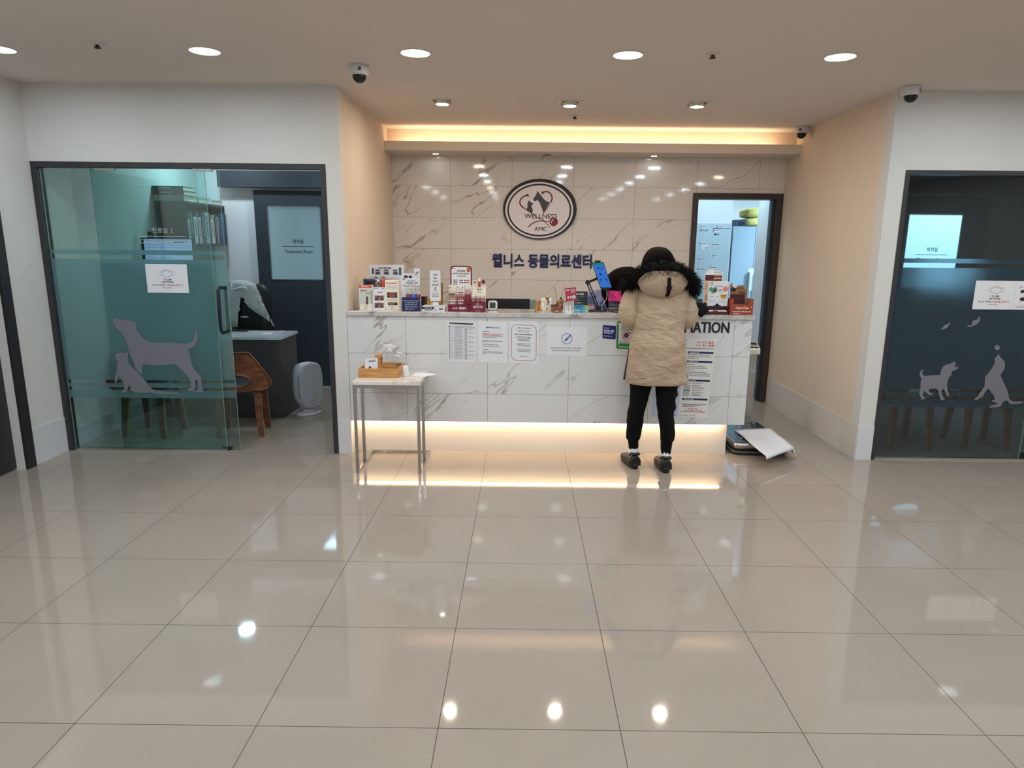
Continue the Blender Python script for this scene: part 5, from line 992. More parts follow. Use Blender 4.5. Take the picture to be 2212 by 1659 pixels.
# tablet on an arm
Y = 3.13; pc = atz(1291.5, 672.5, ZC); o = thing('tablet_stand', (pc.x, pc.y, ZC), 'black tablet on a folding arm stand facing the customer', 'tablet'); bx, by = pc.x, pc.y
mb = MB(); mb.lathe((bx, by, ZC), [(.068, 0), (.070, .003), (.068, .009), (.030, .013)], M_BLACK, 36); mb.box(bx-.014, bx+.022, by-.012, by+.012, ZC+.012, ZC+.04, M_BLACK); mb.build('base_disc', o)
Yt = by; j0, j1, j2 = at(1291, 664, Yt), at(1269.5, 610, Yt), at(1288, 601.5, Yt)
mb = MB()
for s in (-.009, .009): mb.bar([j0+Vector((s, -.004, 0)), j1+Vector((s, -.004, 0))], .008, M_BLACK)
mb.cyl(j0+Vector((0, -.02, 0)), j0+Vector((0, .02, 0)), .014, m=M_BLACK); mb.build('lower_arm', o)
mb = MB(); mb.cyl(j1+Vector((0, -.022, 0)), j1+Vector((0, .022, 0)), .017, m=M_BLACK); mb.bar([j1, j2+Vector((.01, .01, 0))], .016, M_BLACK); mb.cyl(j2+Vector((.01, .012, 0))-Vector((0, .014, 0)), j2+Vector((.01, .026, 0)), .013, m=M_BLACK); mb.build('upper_arm', o)
T = [at(1278.6, 566.5, Yt-.035), at(1304.5, 566, Yt-.035), at(1320.5, 621.5, Yt+.0), at(1295.5, 622, Yt+.0)]; T[0].y += .03; T[1].y += .02; T[2].y -= .05; T[3].y -= .04
nrm = (T[1]-T[0]).cross(T[3]-T[0]).normalized(); nrm = nrm if nrm.y > 0 else -nrm
mb = MB(); mb.loft([T, [v+nrm*.009 for v in T]], M_BLACK, smooth=False); mb.build('tablet_case', o, bevel=.002)
SCR = emis('tablet_screen', lin((58, 118, 206)), .9); SCRG = emis('tablet_screen_bar', lin((40, 128, 118)), .9); SCRD = emis('tablet_screen_print', lin((30, 64, 150)), .8)
mb = MB(); f = Face(mb, T[0], T[1], T[3], 100, 210); f.k = 2; f.rect(6, 6, 94, 204, SCR); f.rect(6, 6, 94, 24, SCRG, 3); f.k = 3
f.ell(38, 50, 10, 8, SCRD); f.greek(54, 44, 82, 50, SCRD); f.greek(54, 54, 78, 59, SCRD); f.rrect(30, 84, 50, 110, 3, SCRD); f.greek(58, 92, 82, 98, SCRD); f.ell(30, 142, 9, 8, SCRD); f.ell(74, 142, 9, 8, SCRD); f.greek(18, 156, 42, 161, SCRD); f.greek(62, 156, 88, 161, SCRD); mb.build('screen', o)
mb = MB(); m0 = (T[0]+T[1])/2; mb.box(m0.x-.02, m0.x+.022, m0.y-.004, m0.y+.016, m0.z-.006, m0.z+.012, M_BLACK); m1 = (T[2]+T[3])/2; mb.box(m1.x-.024, m1.x+.024, m1.y-.004, m1.y+.018, m1.z-.016, m1.z+.004, M_BLACK); mb.bar([j2+Vector((.012, .026, 0)), (T[0]+T[2])/2+nrm*.014], .014, M_BLACK); mb.build('clamp', o)
mb = MB(); mb.tube(smooth([tuple(m1+Vector((.004, .004, -.014))), tuple(m1+Vector((.010, .01, -.05))), tuple(at(1309, 648, by+.03)), tuple(at(1301, 659, by+.03)), tuple(at(1294, 668.5, by+.05))], 6), .0026, M_WHITE, 8); mb.build('charging_cable', o)
Yk = 3.27; p = at(1277, 665, Yk); x0, x1, zt = crect(1268, 1284, 659, 671, Yk); mb = MB(); mb.box(x0, x1, Yk, Yk+.05, ZC, zt-.004, M_WHITE); mb.box(x0, x1, Yk, Yk+.05, zt-.004, zt, M_RED); one(mb, 'card_reader', 'small white card reader with a red lid behind the tablet arm', 'card reader', origin=((x0+x1)/2, Yk+.02, ZC), bevel=.004)
Y = base(1336, 675); x0, x1, zt = crect(1326, 1350, 668, 674.5, Y); mb = MB(); mb.box(x0, x1, Y, Y+.08, ZC, ZC+.006, M_BLACK); mb.box(x0, x1, Y, Y+.08, ZC+.006, ZC+.013, M_STEEL); mb.box(x0+.004, x1-.004, Y+.004, Y+.076, ZC+.013, ZC+.0145, M_BLACK); one(mb, 'pen_tray', 'small black tray with a bright metal rim at the customer left elbow', 'tray', origin=((x0+x1)/2, Y+.04, ZC), bevel=.002)
# right end: treat dispenser box and pollack chew box
Y = base(1552, 679.5); x0, x1, zt = crect(1531, 1575, 608.5, 679, Y); d = .10
tb2 = thing('treat_dispenser_box', ((x0+x1)/2, Y+.05, ZC), 'white cardboard treat dispenser with heart prints at the right end of the counter', 'dispenser box')
zl = at(1552, 662, Y).z; M_PEACH = mat('peach_card', (236, 196, 166), .5); M_DBURG = mat('dark_maroon_card', (74, 24, 26), .5)
mb = MB(); mb.box(x0, x1, Y+.03, Y+.03+d, zl, zt, M_PEACH, M_PAPER); mb.box(x0, x1, Y+.05, Y+.03+d, ZC+.004, zl, M_DBURG)
f = Face(mb, (x0, Y+.03, zt), (x1, Y+.03, zt), (x0, Y+.03, zl), 100, 126)
def heart(f, cu, cv, s, m, k=1): f.poly([(cu+s*.0625*16*math.sin(t)**3, cv-s*.0625*(13*math.cos(t)-5*math.cos(2*t)-2*math.cos(3*t)-math.cos(4*t))) for t in [2*math.pi*i/28 for i in range(28)]][::-1], m, k)
M_SAGE = mat('sage_green_ink', (78, 146, 118), .5); M_YEL = mat('mustard_ink', (226, 184, 96), .5); M_PNK = mat('salmon_ink', (232, 150, 148), .5)
f.ring(15, 12, 9, 9, 3, M_SAGE); f.text('LAPOO', 34, 20, 72, 28, M_INK, .0); heart(f, 24, 44, 20, M_SAGE); f.ell(34, 44, 8, 13, M_EYE, 2); f.ell(35, 38, 7, 6, mat('olive_ink', (110, 112, 40), .5), 3); f.ell(85, 38, 14, 15, M_PNK); heart(f, 78, 76, 19, M_YEL)
for v in (70, 76, 82): f.greek(66, v, 92, v+3, M_EYE, 2)
for v in (34, 42): f.greek(76, v-2, 96, v+1, M_ORANGE, 2)
f.greek(46, 41, 70, 45, M_INK); f.greek(46, 52, 70, 55, M_GREY); f.greek(12, 76, 28, 79, M_GREY); f.greek(40, 76, 56, 79, M_GREY)
for v in (98, 104): f.greek(6, v, 40, v+3, M_LGREY); f.greek(52, v, 88, v+3, M_LGREY)
f.rect(32, 120, 66, 125, M_NAVY); f.ell(49, 120, 8, 8, M_NAVY)
g = Face(mb, (x0, Y+.03+d, zt), (x0, Y+.03, zt), (x0, Y+.03+d, zl), 50, 126); g.rect(0, 112, 50, 126, M_DBURG); g.n = Vector((-1, 0, 0))
for v in (12, 20, 28, 36): g.greek(10, v, 40, v+4, M_ORANGE)
for v in (70, 78, 86, 94): g.rect(16, v, 34, v+5, M_EYE)
mb.build('box_body', tb2)
mb = MB(); mb.box(x0, x1, Y, Y+.003, ZC, ZC+.022, M_DBURG); mb.box(x0, x0+.003, Y+.003, Y+.05, ZC, zl-.02, M_PEACH); mb.box(x1-.003, x1, Y+.003, Y+.05, ZC, zl-.02, M_DBURG); mb.box(x0, x1, Y+.003, Y+.05, ZC, ZC+.004, M_DBURG); mb.build('dispenser_tray', tb2)
mb = MB(); hx0, hx1 = at(1523, 590, Y+.128).x, at(1562, 590, Y+.128).x; hz = at(1545, 582, Y+.128).z; ym = Y+.131
mb.prism([(hx0, ym, zt), (hx0, ym, hz-.035), (hx0+.01, ym, hz-.022), (hx0+.03, ym, hz), (hx0+.055, ym, hz+.002), (hx0+.07, ym, hz-.008), (hx1-.02, ym, hz-.008), (hx1, ym, hz-.022), (hx1, ym, zt)], (0, .003, 0), M_PAPER); f = Face(mb, (hx0, ym, hz), (hx1, ym, hz), (hx0, ym, zt), 100, 66); f.rect(3, 32, 97, 66, M_DBURG)
for u in (56, 74, 90): f.ell(u, 30, 7, 7, M_PAPER, 2); f.ell(u, 30, 3, 3, M_DBURG, 3)
f.greek(54, 14, 94, 18, M_INK, 2); f.greek(50, 50, 96, 56, M_YEL, 2); f.greek(60, 44, 90, 46, M_PAPER, 2); mb.build('header_card', tb2)
for k in range(3):
    a0, a1 = x0+.006+.002*k, x1-.006; zz = ZC+.0045+.0085*k; mb = MB()
    mb.loft([[(a0, Y+.006, zz), (a1, Y+.006, zz), (a1, Y+.044, zz), (a0, Y+.044, zz)], [(a0+.004, Y+.010, zz+.008), (a1-.004, Y+.010, zz+.008), (a1-.004, Y+.04, zz+.008), (a0+.004, Y+.04, zz+.008)]], M_SILVER if k == 1 else mat('pale_pink_foil', (226, 208, 208), .3, .2), smooth=False)
    f = Face(mb, (a0, Y+.006, zz+.008), (a1, Y+.006, zz+.008), (a0, Y+.006, zz), 100, 10); f.n = Vector((0, -1, 0)); f.rect(20, 1, 48, 9, M_RED); mb.M = None
    one(mb, 'treat_sachet', '%s flat sachet in the tray of the white treat dispenser' % ('lowest', 'middle', 'top')[k], 'sachet', 'sachets in the treat dispenser', origin=((a0+a1)/2, Y+.025, zz))
Y = base(1600, 680); x0, x1, zt = crect(1577.5, 1627, 646, 679, Y); M_RUST = mat('rust_card', (158, 62, 36), .5); M_RUSTIN = mat('brown_card_inside', (132, 104, 80), .6); d = .11
cb = thing('chew_box', ((x0+x1)/2, Y+.05, ZC), 'rust red open pet chew box at the right end of the counter', 'box'); zc_ = at(1600, 658, Y).z
mb = MB(); f0 = at(1585, 650, Y).x; f1 = at(1618, 650, Y).x
mb.prism([(x0, Y, ZC), (x1, Y, ZC), (x1, Y, zt), (f1, Y, zt-.002), (f1-.003, Y, zc_), (f0+.003, Y, zc_), (f0, Y, zt), (x0, Y, zt)], (0, .002, 0), M_RUST)
mb.box(x0, x0+.002, Y+.002, Y+d, ZC, zt, M_RUST); mb.box(x1-.002, x1, Y+.002, Y+d, ZC, zt, M_RUSTIN); mb.box(x0, x1, Y+d, Y+d+.002, ZC, zt, M_RUSTIN); mb.box(x0+.002, x1-.002, Y+.002, Y+d, ZC, ZC+.002, M_RUSTIN)
f = Face(mb, (x0, Y, zt), (x1, Y, zt), (x0, Y, ZC), 100, 66); f.text('Pollack Chew', 25, 32, 82, 42, M_CREAM, .012); f.ell(93, 33, 3.6, 4, mat('stamp_tan', (214, 140, 84), .5)); f.greek(12, 51, 46, 55, M_PAPER); f.greek(50, 51, 90, 55, M_PAPER); f.greek(17, 59, 42, 63, M_PAPER); mb.build('tray_box', cb)
mb = MB(); yb = Y+d-.004; pts = [(1577, 652), (1577.5, 616), (1580, 611), (1586, 617), (1592, 622), (1593.5, 616.5), (1608.5, 616), (1609, 624.5), (1614, 625), (1610, 655)]; q = [at(a, b, yb) for a, b in pts]; mb.prism(q, (0, .003, 0), mat('kraft_card', (150, 106, 66), .6)); f = Face(mb, at(1576, 608, yb), at(1616, 608, yb), at(1576, 656, yb), 40, 48); f.k = 2
f.ell(8.5, 15, 6.5, 7, M_EYE); f.ell(9.5, 17.5, 4.2, 4.5, M_BLACK, 3); f.poly([(5, 9), (8, 6), (14, 12), (12, 15)], M_CREAM, 4); f.ell(4, 12, 2.2, 3, M_TAN, 3); f.line([(18, 16), (24, 13), (30, 17)], 1.4, M_EYE); f.text('Chew', 21, 28, 34, 32, M_DBURG, .03); f.text('Pollack', 20, 21, 35, 26, M_DBURG, .03); f.rect(1, 27, 33, 47, M_DBURG, 1); mb.build('header_card', cb)
p0, p1 = at(1503, 668, 3.22), at(1516, 668, 3.22); carton('teal_leaflet_box', p0.x, p1.x, 3.22, .06, ZC, at(1510, 646, 3.22).z, mat('teal_card', (58, 112, 126), .5), 'small teal box left of the white treat dispenser', 'box', lambda f: (f.rect(0, 45, 100, 70, M_EYE), f.ell(60, 60, 24, 14, M_PNK)), bev=.001)
# ---------------------------------------------------------------- people
from mathutils import noise as mnoise
def interp(rows, n):
    """smoothly resample a list of tuples"""
    out = []; m = len(rows)-1
    for i in range(n+1):
        t = i/n*m; k = min(int(t), m-1); u = t-k; p0, p1, p2, p3 = rows[max(k-1, 0)], rows[k], rows[k+1], rows[min(k+2, m)]
        out.append(tuple(.5*(2*b+(c-a)*u+(2*a-5*b+4*c-d)*u*u+(3*b-a-3*c+d)*u**3) for a, b, c, d in zip(p0, p1, p2, p3)))
    return out
def cloth(name, rgb, rough=.75, sc=9, st=.5, fine=500, sheen=0.2):
    N = NT(name); P = N.n('TexCoord').outputs['Object']; mp = N.n('Mapping', {0: P}); mp.inputs['Scale'].default_value = (1, 1, 2.6); mp.inputs['Rotation'].default_value = (.3, .5, 0)
    a = N.n('TexNoise', {'Vector': mp.outputs[0], 'Scale': float(sc), 'Detail': 4.0, 'Distortion': .9}).outputs['Fac']; b = N.n('TexNoise', {'Vector': P, 'Scale': float(fine), 'Detail': 1.0}).outputs['Fac']
    h = N.mth('ADD', N.mth('MULTIPLY', N.mth('ABSOLUTE', N.mth('SUBTRACT', a, .5)), 2.0), N.mth('MULTIPLY', b, .03)); bp = N.n('Bump', {'Height': h, 'Strength': float(st), 'Distance': .02}); N.to(bp.outputs[0], 'Normal')
    N.b.inputs['Base Color'].default_value = lin(rgb)+(1,); N.b.inputs['Roughness'].default_value = rough; N.b.inputs['Sheen Weight'].default_value = sheen; N.b.inputs['Specular IOR Level'].default_value = .2; return N.m
def hairmat(name, rgb):
    N = NT(name); P = N.n('TexCoord').outputs['Object']; mp = N.n('Mapping', {0: P}); mp.inputs['Scale'].default_value = (160, 160, 6)
    a = N.n('TexNoise', {'Vector': mp.outputs[0], 'Scale': 1.0, 'Detail': 3.0}).outputs['Fac']; bp = N.n('Bump', {'Height': a, 'Strength': .6, 'Distance': .01}); N.to(bp.outputs[0], 'Normal')
    N.to(N.mix(a, lin(tuple(v*.6 for v in rgb)), lin(rgb)), 'Base Color'); N.b.inputs['Roughness'].default_value = .5; N.b.inputs['Specular IOR Level'].default_value = .05; return N.m
M_COAT = cloth('beige_parka_fabric', (180, 155, 130), .62, 7, .6); M_TROU = cloth('black_jogger_fabric', (7, 7, 9), .9, 12, .4, sheen=0); M_SOCK = mat('white_rib_sock', (216, 216, 218), .8); M_SHOE = mat('black_trainer', (13, 12, 13), .5, bump=(220, .2)); M_FUR = mat('black_faux_fur', (8, 7, 7), .6, spec=.15)
M_HAIR = hairmat('near_black_hair', (3, 2, 2)); M_HAIR2 = hairmat('dark_brown_hair', (15, 7, 7)); M_SCRUB = cloth('lavender_blue_scrubs', (112, 118, 158), .8, 14, .3); M_VEST = cloth('navy_blue_apron', (52, 64, 98), .8, 14, .3)
pX, pY_ = 1.187, 2.74
cust = thing('person', (pX, pY_, 0), 'standing customer seen from behind in a beige parka with black fur hood, black joggers and trainers, leaning on the counter', 'person')
cust['label'] = 'customer from behind in beige parka with black fur hood, leaning on the counter'
def hand(V, E_, wi, palm, fwd, side, thumb):
    """five fingers and a thumb rooted in the palm vertex wi+1"""
    base_i = len(V); V.append((palm, .020)); E_.append((wi, base_i)); palm = Vector(palm); fwd = Vector(fwd); side = Vector(side); dn = Vector((0, 0, -1))
    for k, (off, ln) in enumerate(((-.030, .060), (-.010, .074), (.010, .070), (.028, .055))):
        k0 = palm+fwd*.035+side*off; i = len(V); V += [(k0, .010), (k0+fwd*ln*.5+dn*.004, .0085), (k0+fwd*ln*.85+dn*.016, .0075)]; E_ += [(base_i, i), (i, i+1), (i+1, i+2)]
    t0 = palm+side*thumb*.026+fwd*.004; i = len(V); V += [(t0, .011), (t0+side*thumb*.022+fwd*.028, .009), (t0+side*thumb*.026+fwd*.05+dn*.008, .0078)]; E_ += [(base_i, i), (i, i+1), (i+1, i+2)]
V = [((pX, 2.74, .82), .115), ((pX, 2.74, .97), .10), ((pX, 2.765, 1.12), .11), ((pX, 2.79, 1.25), .062), ((pX, 2.81, 1.32), .048), ((pX, 2.845, 1.385), .072), ((pX, 2.84, 1.45), .088), ((pX, 2.925, 1.40), .022), ((pX, 2.948, 1.388), .011),
     ((pX-.13, 2.79, 1.235), .050), ((1.0, 2.755, 1.085), .036), ((1.075, 3.02, 1.135), .024), ((pX+.13, 2.79, 1.235), .050), ((1.385, 2.755, 1.085), .036), ((1.30, 3.02, 1.135), .024),
     ((1.10, 2.725, .74), .075), ((1.076, 2.745, .42), .036), ((1.073, 2.76, .10), .022), ((1.066, 2.80, .045), .030), ((1.05, 2.88, .035), .024), ((1.265, 2.705, .74), .075), ((1.272, 2.69, .42), .036), ((1.285, 2.68, .10), .022), ((1.287, 2.72, .045), .030), ((1.292, 2.80, .035), .024)]
E_ = [(0, 1), (1, 2), (2, 3), (3, 4), (4, 5), (5, 6), (5, 7), (7, 8), (3, 9), (9, 10), (10, 11), (3, 12), (12, 13), (13, 14), (0, 15), (15, 16), (16, 17), (17, 18), (18, 19), (0, 20), (20, 21), (21, 22), (22, 23), (23, 24)]
hand(V, E_, 11, (1.105, 3.09, 1.104), (.25, .97, 0), (.97, -.25, 0), 1); hand(V, E_, 14, (1.265, 3.09, 1.104), (-.25, .97, 0), (.97, .25, 0), -1)
skin('body', V, E_, M_SKIN, cust, (pX, pY_, 0), 2)
mb = MB()
for s in (-1, 1): mb.ball((pX+.032*s, 2.925, 1.428), .011, M_WHITE, 10); mb.ball((pX+.032*s, 2.934, 1.426), .006, M_BLACK, 8)
mb.build('eyes', cust); mb = MB(); mb.tube([(pX-.022, 2.925, 1.362), (pX, 2.934, 1.360), (pX+.022, 2.925, 1.362)], [.003, .005, .003], mat('lip_skin', (176, 104, 96), .5), 8); mb.build('mouth', cust)
# parka
rows = []
for y, xl, xr, cy, ry in ((826, 1352, 1483, 2.725, .150), (818, 1351, 1484, 2.725, .156), (800, 1353.5, 1481, 2.725, .157), (784, 1355, 1480, 2.722, .157), (765, 1358, 1479.5, 2.722, .156), (745, 1361, 1479, 2.725, .154), (725, 1365, 1478, 2.73, .150), (713, 1367.5, 1477, 2.735, .142), (709, 1368, 1476.5, 2.738, .139), (704, 1367.5, 1478, 2.742, .143), (690, 1366, 1481, 2.75, .148), (665, 1372, 1482, 2.76, .148), (640, 1375, 1485, 2.775, .142), (622, 1380, 1487, 2.79, .125), (608, 1396, 1474, 2.80, .10), (600, 1408, 1462, 2.80, .08)):
    a, b = at(xl, y, cy), at(xr, y, cy); rows.append(((a.z+b.z)/2, (a.x+b.x)/2, (b.x-a.x)/2, cy, ry))
mb = MB(); R = []; NS = 72
for z, cx, rx, cy, ry in interp(rows, 80):
    ring = []
    for k in range(NS):
        a = 2*math.pi*k/NS; c, s = math.cos(a), math.sin(a); q = (abs(c)**2.5+abs(s)**2.5)**(-1/2.5)
        p = Vector((cx+rx*q*c, cy+ry*q*s, z))
        w = mnoise.noise(Vector((p.x*5+p.z*4, p.y*5, p.z*13-p.x*5)))*.010 + mnoise.noise(Vector((p.x*12+p.z*6, p.y*12, p.z*24+p.x*14)))*.0055 + .004*(1-2*abs(mnoise.noise(Vector((p.x*9-p.z*5, p.y*7+2, p.z*17+p.x*8)))))
        g = math.exp(-((z-.99)/.045)**2); w += g*.0035*math.sin(a*26+3*math.sin(a*5)); w += .005*math.exp(-((z-.70)/.02)**2)*math.sin(a*4+1)
        ring.append(p+Vector((c, s, 0))*w)
    R.append(ring)
mb.loft(R, M_COAT)
def sleeve(path, rads):
    mb = MB()
    P_ = interp([tuple(p)+(r,) for p, r in zip(path, rads)], 44); mb.tube([p[:3] for p in P_], [p[3]+.006*mnoise.noise(Vector((p[0]*26, p[1]*26, p[2]*44))) for p in P_], M_COAT, 26); return mb
SLV = [] if 'SLV' not in globals() else SLV
SLV.append(sleeve([(1.09, 2.80, 1.275), (1.045, 2.795, 1.245), (1.012, 2.775, 1.185), (.997, 2.748, 1.115), (1.004, 2.752, 1.075), (1.025, 2.84, 1.095), (1.06, 2.98, 1.145)], [.065, .072, .072, .073, .070, .060, .050]))
SLV = [] if 'SLV' not in globals() else SLV
SLV.append(sleeve([(1.30, 2.80, 1.27), (1.345, 2.795, 1.238), (1.382, 2.775, 1.18), (1.397, 2.748, 1.115), (1.388, 2.752, 1.075), (1.36, 2.84, 1.095), (1.32, 2.98, 1.145)], [.065, .072, .072, .073, .070, .060, .050]))
parka = mb.build('parka', cust, remesh=.0085); sm = parka.modifiers.new('smooth', 'SMOOTH'); sm.factor = .5; sm.iterations = 2
for q in SLV: q.build('sleeve', parka)
M_SEAM = mat('dark_beige_seam', (128, 104, 76), .8)
def on_coat(px, py, push=.004):
    """point on the back of the parka under a picture point"""
    for Yc in (2.74,):
        p = at(px, py, Yc); z = p.z; r = min(interp(rows, 80), key=lambda q: abs(q[0]-z)); t = max(-.97, min(.97, (p.x-r[1])/r[2])); yy = r[3]-r[4]*(1-abs(t)**2.5)**(1/2.5)
        p2 = at(px, py, yy-push); return p2
mb = MB(); mb.tube([on_coat(x, y, .002) for x, y in ((1372, 708), (1385, 709.5), (1400, 709), (1420, 708), (1440, 709), (1460, 710), (1474, 709))], .0028, M_COAT, 6); mb.build('waist_cord_seam', parka)
mb = MB(); mb.tube([on_coat(x, y, .001) for x, y in ((1356, 818), (1368, 818.5), (1390, 817), (1415, 817.5), (1440, 818), (1462, 818), (1479, 819))], .0016, M_SEAM, 6); mb.build('hem_seam', parka)
mb = MB(); mb.tube([tuple(at(x, y, 2.70)+Vector((-.004, 0, 0))) for x, y in ((1359.5, 752), (1356, 778), (1352, 800), (1349.5, 820))], [.003, .004, .006, .007], mat('dark_zip_tape', (52, 36, 36), .6), 8); mb.build('side_zip', parka)
mb = MB(); mb.tube([tuple(at(x, y, 2.70)+Vector((.002, 0, 0))) for x, y in ((1480, 804), (1484, 812), (1484.5, 822))], [.002, .005, .004], MATS['dark_zip_tape'], 8); mb.build('side_slit', parka)
# hood with fur
hood_c = Vector((1.196, 2.655, 1.345))
mb = MB(); R = []
for i in range(25):
    t = -math.pi/2+math.pi*i/24; ring = []
    for k in range(40):
        a = 2*math.pi*k/40; d = Vector((math.cos(t)*math.cos(a)*.172*(1-.10*max(0, -math.sin(t))**2), math.cos(t)*math.sin(a)*.094, math.sin(t)*.126)); w = 1+.035*mnoise.noise(d*22)+.02*mnoise.noise(d*50); ring.append(hood_c+d*w)
    R.append(ring)
mb.loft(R, M_COAT); hood = mb.build('hood', cust, sub=1)
mb = MB(); mb.tube(smooth([tuple(on_coat(x, y, .006)) for x, y in ((1384, 611), (1396, 622), (1411, 633), (1427, 640.5), (1440, 643), (1455, 640.5), (1469, 632.5), (1480, 623), (1487, 613))]), .0022, M_SEAM, 6); mb.build('hood_seam', hood)
arc = interp([(.985, 2.86, 1.275), (1.000, 2.76, 1.315), (1.040, 2.675, 1.365), (1.110, 2.635, 1.408), (1.190, 2.622, 1.420), (1.280, 2.632, 1.405), (1.365, 2.668, 1.355), (1.425, 2.75, 1.295), (1.430, 2.86, 1.25)], 60)
mb = MB(); mb.tube(arc, [.030+.020*math.sin(math.pi*i/60)**.5 for i in range(61)], M_FUR, 14)
rf = random.Random(3)
for q in range(6500):
    i = rf.uniform(0, 59.9); k = int(i); p = Vector(arc[k]).lerp(Vector(arc[k+1]), i-k); d = (Vector(arc[k+1])-Vector(arc[k])).normalized(); r0 = .030+.020*math.sin(math.pi*i/60)**.5
    n_ = Vector((rf.gauss(0, 1), rf.gauss(0, 1), rf.gauss(0, 1))); n_ = (n_-d*n_.dot(d)).normalized(); b = p+n_*r0*.85
    out = (p-Vector((1.19, 2.80, 1.36))).normalized(); ln = rf.uniform(.022, .052)*(1.25 if rf.random() < .08 else 1)
    dr = (n_*1.0+out*.55+Vector((rf.gauss(0, .35), rf.gauss(0, .35), rf.gauss(-.25, .3)))).normalized(); s = dr.cross(Vector((rf.gauss(0, 1), rf.gauss(0, 1), rf.gauss(0, 1)))).normalized()*rf.uniform(.0009, .0018)
    m1 = b+dr*ln*.55; tip = b+dr*ln+Vector((0, 0, -ln*.22)); j = mb.pts([b-s, b+s, m1+s*.8, m1-s*.8, tip]); mb.face((j, j+1, j+2, j+3), M_FUR); mb.face((j+3, j+2, j+4), M_FUR)
mb.build('fur_trim', hood)
M_STRAP = mat('black_webbing', (7, 7, 8), .7, spec=.2)
mb = MB(); pts = [(1446, 600), (1446, 612), (1445.5, 622), (1444, 632), (1441, 641)]; L = []
for x, y in pts:
    z = at(x, y, 2.58).z; u = max(-1, min(1, (z-hood_c.z)/.126)); yy = hood_c.y-.094*math.sqrt(max(0, 1-u*u))-.008; L.append(at(x, y, yy))
w = Vector((.0125, 0, 0)); mb.loft([[p-w, p+w, p+w+Vector((0, .003, 0)), p-w+Vector((0, .003, 0))] for p in L], M_STRAP, smooth=False); c = L[2]; mb.box(c.x-.016, c.x+.016, c.y-.007, c.y+.002, c.z-.012, c.z+.012, M_STRAP); mb.build('hood_strap', hood, bevel=.0015)
# hair
mb = MB(); R = []
for z, rx, ry, cy in interp([(1.30, .085, .075, 2.78), (1.36, .108, .108, 2.785), (1.41, .116, .122, 2.785), (1.455, .113, .124, 2.785), (1.495, .101, .114, 2.79), (1.53, .078, .092, 2.795), (1.553, .048, .06, 2.80), (1.562, .012, .016, 2.80)], 30):
    R.append([Vector((1.187+rx*math.cos(2*math.pi*k/48)*(1+.012*math.sin(k*5.1)), cy+ry*math.sin(2*math.pi*k/48)*(1+.012*math.sin(k*3.7)), z+(.012 if .2 < (k/48) < .3 else 0)*0)) for k in range(48)])
mb.loft(R, M_HAIR); rf = random.Random(5)
for q in range(90):
    a = rf.uniform(-math.pi, 0.2); z0 = rf.uniform(1.36, 1.44); p0 = Vector((1.187+.112*math.cos(a), 2.785+.12*math.sin(a), z0)); mb.tube([p0, p0+Vector((.012*math.cos(a), .01*math.sin(a), -.03)), p0+Vector((.02*math.cos(a)+rf.gauss(0, .006), .012*math.sin(a), -.065))], [.0014, .001, .0003], M_HAIR, 4)
mb.build('hair', cust)
# joggers
mb = MB()
def leg(rows_, Yk):
    P_ = []
    for y, xl, xr, cy in rows_:
        a, b = at(xl, y, cy), at(xr, y, cy); P_.append(((a.x+b.x)/2, cy, (a.z+b.z)/2, (b.x-a.x)/2))
    P_ = interp(P_, 40); mb.loft([[Vector((p[0]+p[3]*math.cos(2*math.pi*k/28), p[1]+p[3]*1.08*math.sin(2*math.pi*k/28), p[2]+.0)) + Vector((math.cos(2*math.pi*k/28), math.sin(2*math.pi*k/28), 0))*.004*mnoise.noise(Vector((p[0]*12+k*.3, k*.25, p[2]*22))) for k in range(28)] for p in P_[::-1]], M_TROU)
leg([(775, 1356, 1416, 2.73), (826, 1359.5, 1409, 2.725), (850, 1361, 1403, 2.73), (875, 1359, 1396, 2.74), (895, 1354.5, 1391, 2.745), (915, 1353.5, 1389, 2.745), (935, 1353, 1385, 2.75), (946, 1353, 1383, 2.755), (951, 1356.5, 1379.5, 2.757), (962, 1357.5, 1379, 2.76), (974, 1359, 1378.5, 2.762)], 0)
leg([(775, 1404, 1470, 2.70), (826, 1415.5, 1466, 2.695), (850, 1416.5, 1461, 2.69), (875, 1419, 1457, 2.685), (895, 1421, 1455, 2.68), (915, 1423.5, 1457.5, 2.68), (935, 1426, 1457.5, 2.68), (948, 1426.5, 1456.5, 2.68), (954, 1427.5, 1453, 2.68), (966, 1427, 1450.5, 2.68), (978, 1427, 1449, 2.68)], 0)
mb.build('joggers', cust)
for (cx, cy, zc) in ((at(1368.5, 980, 2.762).x, 2.762, at(1368, 972, 2.762).z), (at(1437.5, 985, 2.68).x, 2.68, at(1438, 976, 2.68).z)):
    mb = MB(); mb.lathe((cx, cy, 0), [(.028, .03), (.032, .07), (.0345, .10), (.0365, zc+.02)], M_SOCK, 24, sy=1.1); mb.build('sock', cust)
